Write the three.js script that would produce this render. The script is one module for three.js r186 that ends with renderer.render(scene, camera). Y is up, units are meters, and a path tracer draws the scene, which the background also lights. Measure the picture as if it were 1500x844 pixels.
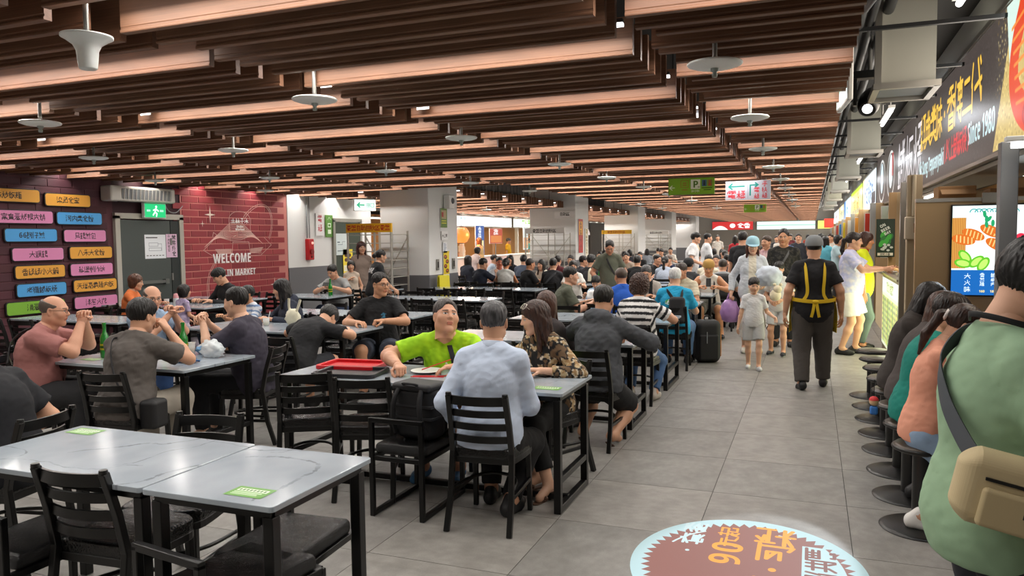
import * as THREE from 'three';
import { mergeGeometries, mergeVertices } from 'three/addons/utils/BufferGeometryUtils.js';
import { RoundedBoxGeometry } from 'three/addons/geometries/RoundedBoxGeometry.js';
import { RectAreaLightUniformsLib } from 'three/addons/lights/RectAreaLightUniformsLib.js';
import { TextGeometry } from 'three/addons/geometries/TextGeometry.js';
import { FontLoader } from 'three/addons/loaders/FontLoader.js';
import { createNoise3D } from 'simplex-noise';

// ---------------------------------------------------------------- camera, sky, exposure
const scene = new THREE.Scene();
scene.background = new THREE.Color(0.02, 0.02, 0.022);
const camera = new THREE.PerspectiveCamera(2 * Math.atan(422 / 1120) * 180 / Math.PI, 1500 / 844, 0.05, 200);
camera.position.set(0, 1.68, 0);
camera.up.set(-0.01273, 0.99788, -0.06386);
camera.lookAt(-0.36486, 1.68 - 0.0641, -0.92885);
const renderer = new THREE.WebGLRenderer({ antialias: true });
renderer.toneMapping = THREE.LinearToneMapping;
renderer.toneMappingExposure = 1.2;
renderer.shadowMap.enabled = true;
RectAreaLightUniformsLib.init();
const STRIP = 45, STRIP_COLOR = 0xfff8f0;           // ceiling strip lights: strength and colour

// ---------------------------------------------------------------- helpers
const rng = (s) => () => { s = (s + 0x6d2b79f5) | 0; let t = Math.imul(s ^ (s >>> 15), 1 | s); t = (t + Math.imul(t ^ (t >>> 7), 61 | t)) ^ t; return ((t ^ (t >>> 14)) >>> 0) / 4294967296; };
const rand = rng(7), n3 = createNoise3D(rng(11)), D2R = Math.PI / 180;
const font = await new FontLoader().loadAsync('fonts/droid/droid_sans_bold.typeface.json');
const taken = new Map();
function numbered(name) { const n = taken.get(name) ?? 0; taken.set(name, n + 1); return n ? name + '_' + String(n).padStart(3, '0') : name; }
const V = (x, y, z) => new THREE.Vector3(x, y, z);
function std(color, roughness = 0.6, metalness = 0, more = {}) { return new THREE.MeshStandardMaterial({ color, roughness, metalness, ...more }); }
function glow(color, strength, more = {}) { return std(0x111111, 0.5, 0, { emissive: color, emissiveIntensity: strength, ...more }); }
function tag(o, label, category, group) { o.userData.label = label; o.userData.category = category; if (group) o.userData.group = group; return o; }
function thing(name, label, category, p = [0, 0, 0], turn = 0, group) {
  const o = new THREE.Group(); o.name = numbered(name); o.position.set(...p); o.rotation.y = turn * D2R; scene.add(o);
  return tag(o, label, category, group);
}
function struct(name, p = [0, 0, 0], turn = 0) { const o = new THREE.Group(); o.name = numbered(name); o.position.set(...p); o.rotation.y = turn * D2R; o.userData.kind = 'structure'; scene.add(o); return o; }
function part(parent, name, geo, mat, p, r) {
  const geometry = Array.isArray(geo) ? mergeGeometries(geo.map((g) => { const q = g.index ? g.toNonIndexed() : g; for (const k of Object.keys(q.attributes)) if (!['position', 'normal', 'uv'].includes(k)) q.deleteAttribute(k); return q; })) : geo;
  const m = new THREE.Mesh(geometry, mat); m.name = parent === scene ? numbered(name) : name; m.castShadow = m.receiveShadow = true;
  if (p) m.position.set(...p); if (r) m.rotation.set(...r);
  parent.add(m); return m;
}
function one(name, label, category, geo, mat, p, r, group) { return tag(part(scene, name, geo, mat, p, r), label, category, group); }
function copyOf(o, p, turn, label, group) { const c = o.clone(); c.name = numbered(o.name.replace(/_\d{3}$/, '')); c.userData = { ...o.userData }; if (p) c.position.set(...p); if (turn !== undefined) c.rotation.y = turn * D2R; if (label) c.userData.label = label; if (group) c.userData.group = group; scene.add(c); return c; }
const box = (w, h, d, x = 0, y = 0, z = 0) => new THREE.BoxGeometry(w, h, d).translate(x, y, z);
const rbox = (w, h, d, r = 0.01, x = 0, y = 0, z = 0, s = 2) => new RoundedBoxGeometry(w, h, d, s, r).translate(x, y, z);
const cyl = (r1, r2, h, n = 20, x = 0, y = 0, z = 0) => new THREE.CylinderGeometry(r1, r2, h, n).translate(x, y, z);
const lathe = (pts, n = 28) => new THREE.LatheGeometry(pts.map((q) => new THREE.Vector2(...q)), n);
function bar(a, b, w = 0.03, d = w) {                       // a square bar from a to b
  const A = V(...a), B = V(...b), dir = B.clone().sub(A), len = dir.length(); dir.normalize();
  const up = Math.abs(dir.y) > 0.9 ? V(0, 0, 1) : V(0, 1, 0), x = V().crossVectors(up, dir).normalize(), y = V().crossVectors(dir, x);
  return rbox(w, d, len, Math.min(w, d) * 0.15, 0, 0, 0, 1).applyMatrix4(new THREE.Matrix4().makeBasis(x, y, dir).setPosition(A.add(B).multiplyScalar(0.5)));
}
const tube = (pts, r, n = 24, m = 8, closed = false) => new THREE.TubeGeometry(new THREE.CatmullRomCurve3(pts.map((q) => V(...q)), closed), n, r, m, closed);
function rrShape(w, h, r) { const s = new THREE.Shape(), x = w / 2, y = h / 2; s.moveTo(-x + r, -y); s.lineTo(x - r, -y); s.absarc(x - r, -y + r, r, -Math.PI / 2, 0); s.lineTo(x, y - r); s.absarc(x - r, y - r, r, 0, Math.PI / 2); s.lineTo(-x + r, y); s.absarc(-x + r, y - r, r, Math.PI / 2, Math.PI); s.lineTo(-x, -y + r); s.absarc(-x + r, -y + r, r, Math.PI, 1.5 * Math.PI); return s; }
function face(w, h, r = 0.001) { const g = new THREE.ShapeGeometry(rrShape(w, h, Math.max(r, 0.0005)), 6), u = g.attributes.uv, p = g.attributes.position; for (let i = 0; i < u.count; i++) u.setXY(i, p.getX(i) / w + 0.5, p.getY(i) / h + 0.5); return g; }
const slab = (w, h, t, r, bevel = 0.004) => new THREE.ExtrudeGeometry(rrShape(w - 2 * bevel, h - 2 * bevel, Math.max(r - bevel, 0.001)), { depth: t - 2 * bevel, bevelEnabled: true, bevelThickness: bevel, bevelSize: bevel, bevelSegments: 2, curveSegments: 6 }).translate(0, 0, bevel);
function canvasTex(w, h, draw, repeat) {
  const c = document.createElement('canvas'); c.width = w; c.height = h; draw(c.getContext('2d'), w, h);
  const t = new THREE.CanvasTexture(c); t.colorSpace = THREE.SRGBColorSpace; if (repeat) { t.wrapS = t.wrapT = THREE.RepeatWrapping; t.repeat.set(...repeat); } return t;
}
function noiseTex(size, fn, srgb = true, repeat = [1, 1]) {      // fn(u, v) -> [r, g, b] in 0..255
  const d = new Uint8Array(size * size * 4);
  for (let y = 0; y < size; y++) for (let x = 0; x < size; x++) { const c = fn(x / size, y / size), i = (y * size + x) * 4; d[i] = c[0]; d[i + 1] = c[1]; d[i + 2] = c[2]; d[i + 3] = 255; }
  const t = new THREE.DataTexture(d, size, size); t.magFilter = THREE.LinearFilter; t.wrapS = t.wrapT = THREE.RepeatWrapping; t.repeat.set(...repeat); if (srgb) t.colorSpace = THREE.SRGBColorSpace; t.needsUpdate = true; return t;
}
// seamless noise on the unit square
const wrap3 = (u, v, f, s = 0) => { const a = u * 2 * Math.PI, b = v * 2 * Math.PI; return n3(Math.cos(a) * f + s, Math.sin(a) * f + Math.cos(b) * f * 0.7, Math.sin(b) * f + s * 2.3); };

// ---------------------------------------------------------------- written characters, as strokes on a ten-by-ten grid
const GLY = {}, defs = `口=1191991911|日=2181892921 2585|目=2181892921 2383 2686|木=0494 5059 5408 5498|禾=7030 0494 5059 5408 5498 2131|火=5054 5409 5499 1324 8374|氵=1021 0314 0926|艹=0595 3039 7079|亻=4004 2429|彳=5003 6036 3539|土=1484 5058 0898|士=0484 5058 1898|王=1181 5058 2585 0898|金=5004 5094 2474 1686 5459 0999 2638 8668|糸=4024 2464 6427 2787 5759 2619 7899|食=5003 5093 2373 2368 7336 2656 2899|米=0595 5059 2034 8063 5409 5499|鳥=4030 2080 8084 2026 2282 2484 2696 9688 1918 3738 5657 7677|烏=4030 2080 8084 2026 2484 2696 9688 1918 3738 5657 7677|雨=1090 0393 0306 9396 5058 2434 6474 2636 6676|扌=0383 5059 5930 0674|礻=4050 1383 8309 5459 5676|虫=2171 2131 7175 2575 5049 1989 8998|丰=1383 2676 5059 0595|大=0494 5054 5409 5499|小=5059 5938 2207 7297|八=4009 5199|二=2272 0898|三=1191 2474 0898|上=5059 5484 0999|以=2017 1748 3045 8009 6498|千=7020 0595 5059|手=8020 1383 0595 5051 5059 5938|田=1191991911 5159 1595|貝=2181872721 2383 2585 3709 7799|月=2080 2009 8089 8978 2383 2686|夕=4004 3181 8119 3456|又=1181 8109 2298|刂=2026 8089 8968|丁=0191 5159 5938|可=0191 8189 8968 1355 1353 5356 1656|元=2272 0494 3409 6468 6899|白=5041 2282892922 2585|羊=3042 7062 1383 2575 0797 5059|兌=2013 8093 2484872724 3709 7799|曲=1292992912 4049 6069 1595|占=5054 5284 1595 1599 9599|分=3003 6097 2575 7579 4509|包=3003 2181 8187 2454 5457 2757 2429 2999|反=1191 1109 2484 8409 3498|欠=3004 2282 8274 5409 5498|斤=8020 2009 2494 6469|犬=0494 5054 5409 5499 7082|青=1181 2373 5054 0595 2689 |秋=h禾火|且=2028 8088 2080 2383 2686 0898|皿=1494 1418 9498 3438 6468 0999|言=5050 0292 2474 2676 2888 2829 8889|手2=5059|禹=8020 2484 2024 8084 1699 1619 9699 5057|帛=4031 2181852521 2383 0696 0609 9698 5059`;
for (const e of (defs + `|味=h口未3|未=1282 0595 5059 5508 5598|炒=h火少|少=5055 3215 7296 8609|飯=h食反|麵=h麥面|麥=0191 5055 2324 8374 0595 3509 2698|面=0090 5022 1293992912 4348 6368|富=v宀畐3|宀=5040 0494 0408 9498|畐=1080 2373 2374 7374 1595 1519 9599 5559 1797|貴=v中貝4|中=1484 1418 8488 1888 5029 |春=1080 2272 0494 4409 5499 3676 3679 7679 3888 3979|烤=h火考|考=1282 5054 0494 9007 4777 7758 5849|鴨=h甲鳥|甲=1181855515 1383 5159|夾=0292 5054 2426 7476 5409 5499|餅=h食并|并=3042 7062 1383 0696 3309 7379|蚵=h虫可|仔=h亻子3|子=1181 8154 5459 5938 0595|煎=v前灬7|前=2012 8072 0393 2428 4448 2444 2646 6467 8489|灬=1408 3438 6468 8498|頭=h豆頁|豆=0191 2383862623 3638 7668 0999|頁=0090 2282872722 3484 3585 3709 7799|龍=h立龙|龙=3070 3080 3084 8083 3034 3438 3899 9997 5484 5787|立=5051 1191 3238 7368 0999 2585|飞=2020 2080 2484 2024 2628 2888 8897 4686 |香=v禾日6|緣=h糸彖|彖=2080 8023 0393 5313 3509 3657 5738 6498|鍋=h金咼|咼=2080 2024 8084 0494 0409 9499 3676797936|老=1282 5054 0494 9007 4547 4787 8777|攤=h扌難3|難=h堇隹|堇=0191 2030 7080 2373 2355 5059 1686 0898|隹=3004 2429 5040 2393 2555 2585 2797 2999 6069|鐵=h金戴3|戴=0292 5054 0454 1656 1619 5659 1949 7098 9007|板=h木反|燒=h火堯|堯=1080 5052 2303 3444 2342 7394 5464 0595 3609 6668 6899|滿=h氵兩|兩=0292 3033 7073 0494 0409 9499 5459 2637 6677|染=v沈木5|沈=h氵九3|九=1393 4009 7378 7898|貳=2070 3383 0898 1353 1535 1556 8009 7098|室=v宀至3|至=0191 4123 2374 5357 1686 0898|河=h氵可3|內=1292 1219 9299 5054 5427 5487|美=v羊大5|館=h食官|官=5040 0393 0305 9395 2575 2559 7579 2777 2979|煲=v包火|堡=v保土6|保=h亻呆3|呆=v口木4|秘=h禾必|必=4052 2318 3437 3787 8709 9698|創=h倉刂6|倉=5004 5094 3363 2484862624 2579 3979|作=h亻乍3|乍=4005 3393 5359 5595 5797|坊=h土方3|方=5051 0393 4347 4309 4585 8578|天=1181 0494 5154 5409 5499|增=h土曾3|曾=2032 8072 1383853515 5355 2787892927 2888|嘉=v吉加5|吉=1181 5053 2373 3686 3639 8689|加=h力口|義=v羊我4|我=4010 0494 3039 3918 6098 8307 8090|雞=h奚隹|奚=8010 2232 5052 4363 3484 0696 5609 5699|肉=1292 1219 9298 5035 3555 5426 5486 5436|洋=h氵羊3|蔥=v艹忽3|忽=3004 2184 8474 5235 6345 0809 3839 3979 6878|花=v艹化3|化=h亻匕|匕=3038 3888 8886 8024|電=v雨电5|电=1181 1384 1585 1115 8185 5058 5898|梯=h木弟|弟=2031 8071 1383 8385 1585 1518 1898 9887 5059 5809|扶=h扌夫3|夫=2272 0595 5055 5509 5599|禁=v林示5|林=h木木|示=2070 0393 5359 2618 7698|帶=0292 1014 3034 5054 7074 0596 2629 7679 5059|外=h夕卜|卜=3039 3465|經=h糸巠|巠=0090 3043 4034 6073 7364 8999 1797 5459|典=1282 1217 8287 4047 6067 1484 0797 3709 6799|傳=h亻專3|專=0191 2282842422 5056 0696 7679 7958 3748|代=h亻弋3|弋=0594 4098 9896 7081|套=v大長4|長=2022 3232 2282 2484 0696 2629 2959 5699|餐=v又食4|起=h走己|走=1181 5054 0494 5458 5686 3609 4899|己=1181 8184 1484 1418 1898 9896|樂=v幺木5|幺=4023 2354 5416 1686 1019 9099|限=h阝艮3|阝=1019 1080 8044 4485 8555|艮=1080 8085 1383 1585 1019 1948 5699|供=h亻共3|共=3035 7075 0292 0696 3709 7799|應=0090 0009 2024 4044 6064 2282 2484 0809 3839 3979 6878|盤=v般皿5|般=h舟殳|舟=4030 2080 2008 8089 0595 |殳=2080 2003 8084 1585 8509 2698|自=4031 2181892921 2383 2686|助=h且力|力=0393 9399 9978 5009|回=1191991911 3373763633|收=h丩攵4|丩=1016 1656 5059|攵=3004 1393 7309 3598|區=0191 0109 0999 3363643433 2646492926 6686896966|成=0292 0209 2555 5558 6098 9407`).split('|')) {
  const k = e.indexOf('='); GLY[e.slice(0, k)] = e.slice(k + 1);
}
function strokesOf(ch) {
  const d = GLY[ch]; if (!d) return [];
  if (d[0] === 'h' || d[0] === 'v') {
    const [a, b] = [d[1], d[2]], r = (d[3] ? +d[3] : 4.5) / 10, g = 0.06, A = strokesOf(a), B = strokesOf(b);
    const map = (S, o, s) => S.map((st) => st.map(([x, y]) => (d[0] === 'h' ? [o + x * s, y] : [x, o + y * s])));
    return [...map(A, 0, r - g / 2), ...map(B, r + g / 2, 1 - r - g / 2)];
  }
  return d.trim().split(/\s+/).map((s) => { const q = []; for (let i = 0; i + 1 < s.length; i += 2) q.push([+s[i] / 9.2, +s[i + 1] / 9.2]); return q; });
}
function cj(g, text, x, y, size, color, weight = 0.085, gap = 1.12, down = false, sx = 1) {       // left edge x, top y
  g.strokeStyle = g.fillStyle = color; g.lineWidth = size * weight; g.lineCap = g.lineJoin = 'round';
  for (const ch of text) {
    if (GLY[ch]) for (const st of strokesOf(ch)) { g.beginPath(); st.forEach(([a, b], i) => (i ? g.lineTo : g.moveTo).call(g, x + a * size * sx, y + b * size)); if (st.length === 1) g.lineTo(x + st[0][0] * size * sx + 1, y + st[0][1] * size); g.stroke(); }
    else if (ch === '·') { g.beginPath(); g.arc(x + size * sx / 2, y + size / 2, size * 0.1, 0, 7); g.fill(); }
    else if (ch !== ' ') { g.font = `bold ${size * 1.15}px sans-serif`; g.fillText(ch, x + size * 0.12, y + size * 0.92); if (!down) { x += size * 0.72 - size * gap * sx; } }
    if (down) y += size * gap; else x += size * gap * sx;
  }
}
const cjWidth = (t, size, gap = 1.12) => [...t].reduce((s, ch) => s + (GLY[ch] || ch === '·' || ch === ' ' ? size * gap : size * 0.72), 0);
const cjMid = (g, t, cx, y, size, color, weight, gap) => cj(g, t, cx - cjWidth(t, size, gap) / 2, y, size, color, weight, gap);
const latin = (g, t, x, y, size, color, sx = 1, face = 'sans-serif', align = 'left') => { g.save(); g.translate(x, y); g.scale(sx, 1); g.font = `bold ${size}px ${face}`; g.textAlign = align; g.fillStyle = color; g.fillText(t, 0, 0); g.restore(); };

// ---------------------------------------------------------------- shared materials
const M = {
  black: std(0x090909, 0.34), blackMetal: std(0x09090a, 0.32, 0.2), leather: std(0x0b0b0c, 0.27, 0, { bumpMap: noiseTex(128, (u, v) => { const k = 128 + 90 * wrap3(u, v, 5) + 30 * wrap3(u, v, 12, 4); return [k, k, k]; }, false, [3, 3]), bumpScale: 0.003 }),
  white: std(0xe9e9e6, 0.5), wall: std(0xe6e7e6, 0.7), dado: std(0x6c6d71, 0.6), grey: std(0x8f9192, 0.55), steel: std(0xb4b1aa, 0.3, 0.9), dullSteel: std(0x8d8c88, 0.45, 0.6), darkCeil: std(0x0c0c0d, 0.8), duct: std(0xa9aaa0, 0.5, 0.15), frame: std(0x9b9a92, 0.5, 0.4), chrome: std(0xcfcfcf, 0.2, 1),
  red: std(0xc0141c, 0.4), tan: std(0xa98f6c, 0.5), plastic: std(0xf0f0ee, 0.35), lime: std(0x7ab829, 0.5), cardboard: std(0xa9825a, 0.8), rubber: std(0x1a1a1b, 0.7),
};

// ---------------------------------------------------------------- floor: square stone tiles
{
  const floor = struct('floor');
  const stone = (s, base) => canvasTex(512, 512, (g, w, h) => {
    const id = g.createImageData(w, h);
    for (let y = 0; y < h; y++) for (let x = 0; x < w; x++) { const a = n3(x / 140 + s, y / 140, s) * 9 + n3(x / 40, y / 55 + s, s * 2) * 6 + n3(x / 9, y / 9, s * 3) * 3.5, i = (y * w + x) * 4; id.data[i] = base[0] + a; id.data[i + 1] = base[1] + a; id.data[i + 2] = base[2] + a; id.data[i + 3] = 255; }
    g.putImageData(id, 0, 0); const r = rng(s * 99 + 5);
    for (let k = 0; k < 18; k++) { let x = r() * w, y = r() * h, a = 0.5 + r() * 1.0; g.strokeStyle = `rgba(${r() < 0.8 ? '190,190,186' : '80,80,82'},${0.06 + r() * 0.14})`; g.lineWidth = 0.6 + r(); g.beginPath(); g.moveTo(x, y); for (let q = 0; q < 12; q++) { a += (r() - 0.5) * 0.8; x += Math.cos(a) * 9; y += Math.sin(a) * 9; g.lineTo(x, y); } g.stroke(); }
  });
  const mats = [0, 1, 2, 3].map((k) => std(0xffffff, 0.42, 0, { map: stone(k + 1, [[136, 133, 129], [132, 130, 126], [139, 136, 131], [129, 127, 123]][k]) }));
  part(floor, 'grout_bed', box(17.4, 0.2, 62, -4.1, -0.104, -25), std(0x3c3b39, 0.9));
  const T = 0.81, tile = new THREE.BoxGeometry(T - 0.004, 0.02, T - 0.004).translate(0, -0.01, 0), spots = [];
  for (let i = -16; i <= 5; i++) for (let j = -66; j <= 4; j++) spots.push([0.22 - T / 2 + i * T, -4.27 - T / 2 + j * T + T]);
  const near = (q) => { const f = q[0] * -0.365 + q[1] * -0.929, r = q[0] * 0.931 - q[1] * 0.365; return f > 1.2 && Math.abs(r) < f * 0.72 + 0.8 ? f : 1e3 + Math.abs(f); };
  spots.sort((a, b) => near(a) - near(b)); const rest = [];
  spots.forEach(([x, z], i) => {
    const g = i % 4; if (i < 300) { const m = part(floor, 'floor_tile', tile, mats[(i * 7 + Math.round(x * 3)) & 3], [x, 0, z], [0, (i % 4) * Math.PI / 2, 0]); m.name = numbered('floor_tile'); }
    else rest.push(tile.clone().rotateY(g * Math.PI / 2).translate(x, 0, z));
  });
  part(floor, 'distant_floor_tiles', rest, mats[0]).userData.kind = 'stuff';
}
// ---------------------------------------------------------------- ceiling: dark slab, hanging brown slats and strip lights between them
{
  const ceiling = struct('ceiling');
  part(ceiling, 'slab', box(17.4, 0.2, 62, -4.1, 3.75, -25), M.darkCeil);
  const slats = struct('trim_1');  // the slatted ceiling itself, hung below the slab
  const wood = noiseTex(256, (u, v) => { const k = 1 + 0.07 * wrap3(u, v, 1.2) + 0.06 * n3(u * 3, v * 90, 2) + 0.04 * n3(u * 9, v * 200, 5); return [126 * k, 90 * k, 68 * k]; }, true);
  const mats = [0xffffff, 0xf0e6e0, 0xe6dcd4].map((c) => std(c, 0.55, 0, { map: wood }));
  const prof = new THREE.Shape(); [[-0.016, 0], [0.022, 0], [0.024, 0.004], [0.024, 0.012], [0.019, 0.016], [0.019, 0.024], [0.021, 0.028], [0.021, 0.2], [-0.016, 0.2]].forEach((q, i) => (i ? prof.lineTo : prof.moveTo).call(prof, ...q));
  const slatGeo = new Map();
  const slatOf = (len) => { const k = len.toFixed(2); if (!slatGeo.has(k)) { const g = new THREE.ExtrudeGeometry(prof, { depth: len, bevelEnabled: false }).rotateY(Math.PI / 2).translate(-len / 2, 0, 0); const p = g.attributes.position, uv = g.attributes.uv; for (let i = 0; i < uv.count; i++) uv.setXY(i, p.getX(i) / 2.5, p.getY(i) * 1.6 + p.getZ(i)); slatGeo.set(k, g); } return slatGeo.get(k); };
  // prof's x runs to -z after the turn, so turn the lip to the camera
  const cols = [[-0.78, 0.2, 0], [-2.99, -0.9, 1], [-5.12, -3.1, 0], [-7.22, -5.25, 1], [-9.33, -7.37, 0], [-10.28, -9.46, 1], [-12.3, -10.45, 0]], all = [], lamps = [];
  for (const [x0, x1, odd] of cols) for (let k = -2; k < 37; k++) {
    const zb = (odd ? -2.72 : -3.4) - 1.378 * k;
    for (let q = 0; q < 6; q++) {
      const z = q ? zb + 0.39 + 0.195 * (q - 1) : zb;
      if (x0 < -10.4 && z > -17) continue;
      if (odd && x0 < -7 && x0 > -7.5 && z < -13) continue;
      if (x0 < -7 && x1 < -6.9 && [[-13.4, -14.7], [-23.4, -24.9], [-32.8, -34.3], [-41.3, -42.7], [-50.4, -51.8]].some(([a, b]) => x1 > -8.6 && z < a + 0.05 && z > b - 0.05)) continue;
      const jit = q && ((k * 5 + q) % 3 === 0) ? 0.06 : 0;
      all.push([(x0 + x1) / 2 + jit / 2, 2.65 + (q ? 0.012 * ((q + k) % 2) : 0), z, x1 - x0 - jit, q]);
    }
    if (!(x0 < -10.4 && zb > -17) && !(odd && x0 < -7 && x0 > -7.5 && zb < -13) && !(x0 < -7 && x1 > -8.6 && x1 < -6.9 && [[-13.4, -14.7], [-23.4, -24.9], [-32.8, -34.3], [-41.3, -42.7], [-50.4, -51.8]].some(([a, b]) => zb < a && zb > b - 0.25))) lamps.push([x0, x1, zb]);
  }
  const seen = (q) => { const f = q[0] * -0.365 + q[2] * -0.929, r = q[0] * 0.931 - q[2] * 0.365; return f > 0.8 && Math.abs(r) < f * 0.7 + 1.1 ? f : 500 + Math.abs(f); };
  all.sort((a, b) => seen(a) - seen(b)); const rest = [];
  all.forEach(([x, y, z, len, q], i) => {
    const g = slatOf(len);
    if (i < 300) { const m = part(slats, 'x', g, mats[(i * 5) % 3], [x, y, z], [0, Math.PI, 0]); m.name = numbered('ceiling_slat'); } else rest.push(g.clone().rotateY(Math.PI).translate(x, y, z));
  });
  part(slats, 'distant_ceiling_slats', rest, mats[0]).userData.kind = 'stuff';
  const tubeMat = glow(0xffffff, 3.2), house = std(0x2a2a2c, 0.5);
  for (const [x0, x1, zb] of lamps) {
    const len = x1 - x0, o = thing('strip_light', 'slim white strip light hung between the brown ceiling slats', 'ceiling light', [(x0 + x1) / 2 - 0.02, 2.775, zb + 0.15], 0, 'strip lights between the ceiling slats');
    part(o, 'diffuser', box(len, 0.016, 0.034), tubeMat); part(o, 'housing', [box(len, 0.02, 0.036, 0, 0.018, 0), box(0.012, 0.9, 0.012, -len * 0.4, 0.47, 0), box(0.012, 0.9, 0.012, len * 0.4, 0.47, 0)], house);
    const l = new THREE.RectAreaLight(STRIP_COLOR, zb < -13.5 ? STRIP * 1.5 : STRIP, len, 0.05); l.name = 'glow'; l.position.y = -0.012; o.add(l); l.rotation.x = -Math.PI / 2 - 0.16;
  }
}
// ---------------------------------------------------------------- walls
{
  const wl = struct('wall_left');
  part(wl, 'plaster', box(0.2, 3.7, 17.4, -10.42, 1.85, -7.7), std(0x3a1c23, 0.7));
  // plum part with brick courses, then the red brick panel; each brick stands proud of its mortar
  const bw = 0.4, bh = 0.122, g = 0.02, brick = rbox(0.02, bh - g, bw - g, 0.004, 0, 0, 0, 1);
  const plum = [0x4a2329, 0x45212a, 0x502630, 0x47222c].map((c) => std(c, 0.65)), red = [0x96343b, 0x8e2f37, 0x842d36, 0x9c3b41, 0x8b323a].map((c) => std(c, 0.6));
  part(wl, 'mortar_panel', box(0.012, 2.6, 2.92, -10.314, 1.5, -11.86), std(0xc98078, 0.7));
  part(wl, 'mortar_panel', box(0.012, 2.6, 3.6, -10.314, 1.5, -7.2), std(0x542c34, 0.7));
  for (let r = 0; r < 21; r++) {
    const y = 0.25 + r * bh, off = (r % 2) * bw / 2;
    for (let z = -10.42 - bw / 2 + off; z > -13.3 + bw * 0.4; z -= bw) part(wl, 'x', brick, red[Math.floor(rand() * 5)], [-10.308, y, z]).name = numbered('brick');
    if (y > 0.55) for (let z = -6.7 + off; z > -9.0 + bw * 0.4; z -= bw) part(wl, 'x', brick, plum[Math.floor(rand() * 4)], [-10.308, y, z]).name = numbered('brick');
  }
  // printed mural on the red panel
  const mural = canvasTex(1024, 1024, (c, w, h) => {
    c.clearRect(0, 0, w, h); c.strokeStyle = 'rgba(236,190,180,0.8)'; c.lineWidth = 4.5; const L = (...q) => { c.beginPath(); q.forEach(([x, y], i) => (i ? c.lineTo(x, y) : c.moveTo(x, y))); c.stroke(); };
    for (let k = 0; k < 12; k++) { const o = k * 9; L([215 + o, 480 - o * 0.9], [470, 270 + o * 1.6], [560, 262 + o * 1.6], [790 - o, 460 - o * 0.8]); }
    L([205, 505], [300, 560], [760, 560], [880, 470], [800, 400]); L([205, 505], [290, 430], [330, 380], [300, 360], [290, 400]); L([320, 540], [470, 535], [480, 440], [640, 440], [650, 535], [770, 540]); L([480, 400], [520, 380], [600, 380], [650, 400]);
    for (let k = 0; k < 7; k++) L([310 + k * 4, 500 + k * 6], [465, 500 + k * 6]), L([655, 500 + k * 6], [790 - k * 4, 490 + k * 6]);
    c.beginPath(); c.ellipse(555, 250, 105, 72, 0, Math.PI, 0); c.stroke(); L([450, 250], [450, 350], [660, 350], [660, 250]);
    c.beginPath(); c.moveTo(590, 230); c.bezierCurveTo(700, 80, 900, 40, 900, 260); c.bezierCurveTo(900, 330, 880, 380, 860, 420); c.stroke(); c.beginPath(); c.moveTo(600, 245); c.bezierCurveTo(710, 95, 885, 60, 886, 260); c.bezierCurveTo(886, 330, 866, 380, 850, 410); c.stroke();
    c.beginPath(); c.moveTo(330, 570); c.bezierCurveTo(200, 700, 190, 930, 300, 1000); c.stroke(); c.beginPath(); c.moveTo(345, 570); c.bezierCurveTo(215, 700, 205, 920, 310, 985); c.stroke();
    c.fillStyle = '#f4e6d8'; const star = (x, y, a, b) => { c.beginPath(); for (let k = 0; k < 8; k++) { const t = k * Math.PI / 4, q = k % 2 ? 0.16 : 1; c.lineTo(x + Math.sin(t) * a * q, y - Math.cos(t) * b * q); } c.fill(); };
    star(275, 215, 52, 78); star(205, 290, 22, 32); star(905, 830, 50, 72);
    c.fillStyle = '#fff'; c.font = 'bold 26px sans-serif'; c.textAlign = 'center'; c.fillText('Shilin', 555, 318); c.fillText('Market', 555, 342); cj(c, '士林市集'.replace('市', '千').replace('集', '木'), 468, 240, 40, '#fff', 0.11);
  });
  part(wl, 'mural_print', face(2.85, 2.3), new THREE.MeshStandardMaterial({ map: mural, transparent: true, roughness: 0.6 }), [-10.29, 1.52, -11.75], [0, Math.PI / 2, 0]);
  const lm = std(0xf2eeee, 0.5);
  const word = (t, size, y, z) => { const tg = new TextGeometry(t, { font, size, depth: 0.008, curveSegments: 4 }); tg.computeBoundingBox(); const m = part(wl, 'mural_letters', tg.scale(0.96, 1.12, 1), lm, [-10.296, y, z], [0, Math.PI / 2, 0]); return m; };
  word('WELCOME', 0.158, 1.29, -11.13); word('SHILIN MARKET', 0.112, 1.04, -11.15);
  // white wall with its grey lower band beyond the red panel
  part(wl, 'white_wall', box(0.03, 3.6, 3.08, -10.31, 1.85, -14.86), M.wall); part(wl, 'grey_band', box(0.036, 1.12, 3.08, -10.308, 0.56, -14.86), M.dado);
  part(wl, 'end_face', box(2.4, 3.7, 0.2, -11.5, 1.85, -16.5), M.wall);
  const back = struct('wall_left_rear'); part(back, 'plaster', box(0.2, 3.7, 40, -15.6, 1.85, -36), std(0xa8a29a, 0.7));
  const wb = struct('wall_back'); part(wb, 'plaster', box(21, 3.7, 0.2, -5.5, 1.85, -55.8), std(0xd8d6d0, 0.7));
  const wf = struct('wall_front'); part(wf, 'plaster', box(17.6, 3.7, 0.2, -4.1, 1.85, 1.2), std(0xbdbab2, 0.8));
  const wr = struct('wall_right'); part(wr, 'plaster', box(0.2, 3.7, 57, 4.5, 1.85, -27.3), std(0xa59f92, 0.7));
  const fas = struct('wall_right_upper'); part(fas, 'fascia', box(0.12, 0.5, 52, 1.36, 3.42, -29), std(0xb4b5b2, 0.6)); part(fas, 'soffit', box(0.5, 0.04, 52, 1.6, 2.24, -29), std(0x8c877c, 0.6));
  part(fas, 'sign_backing', box(0.1, 1.0, 52, 1.5, 2.75, -29), std(0x77776f, 0.6));
}
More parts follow.
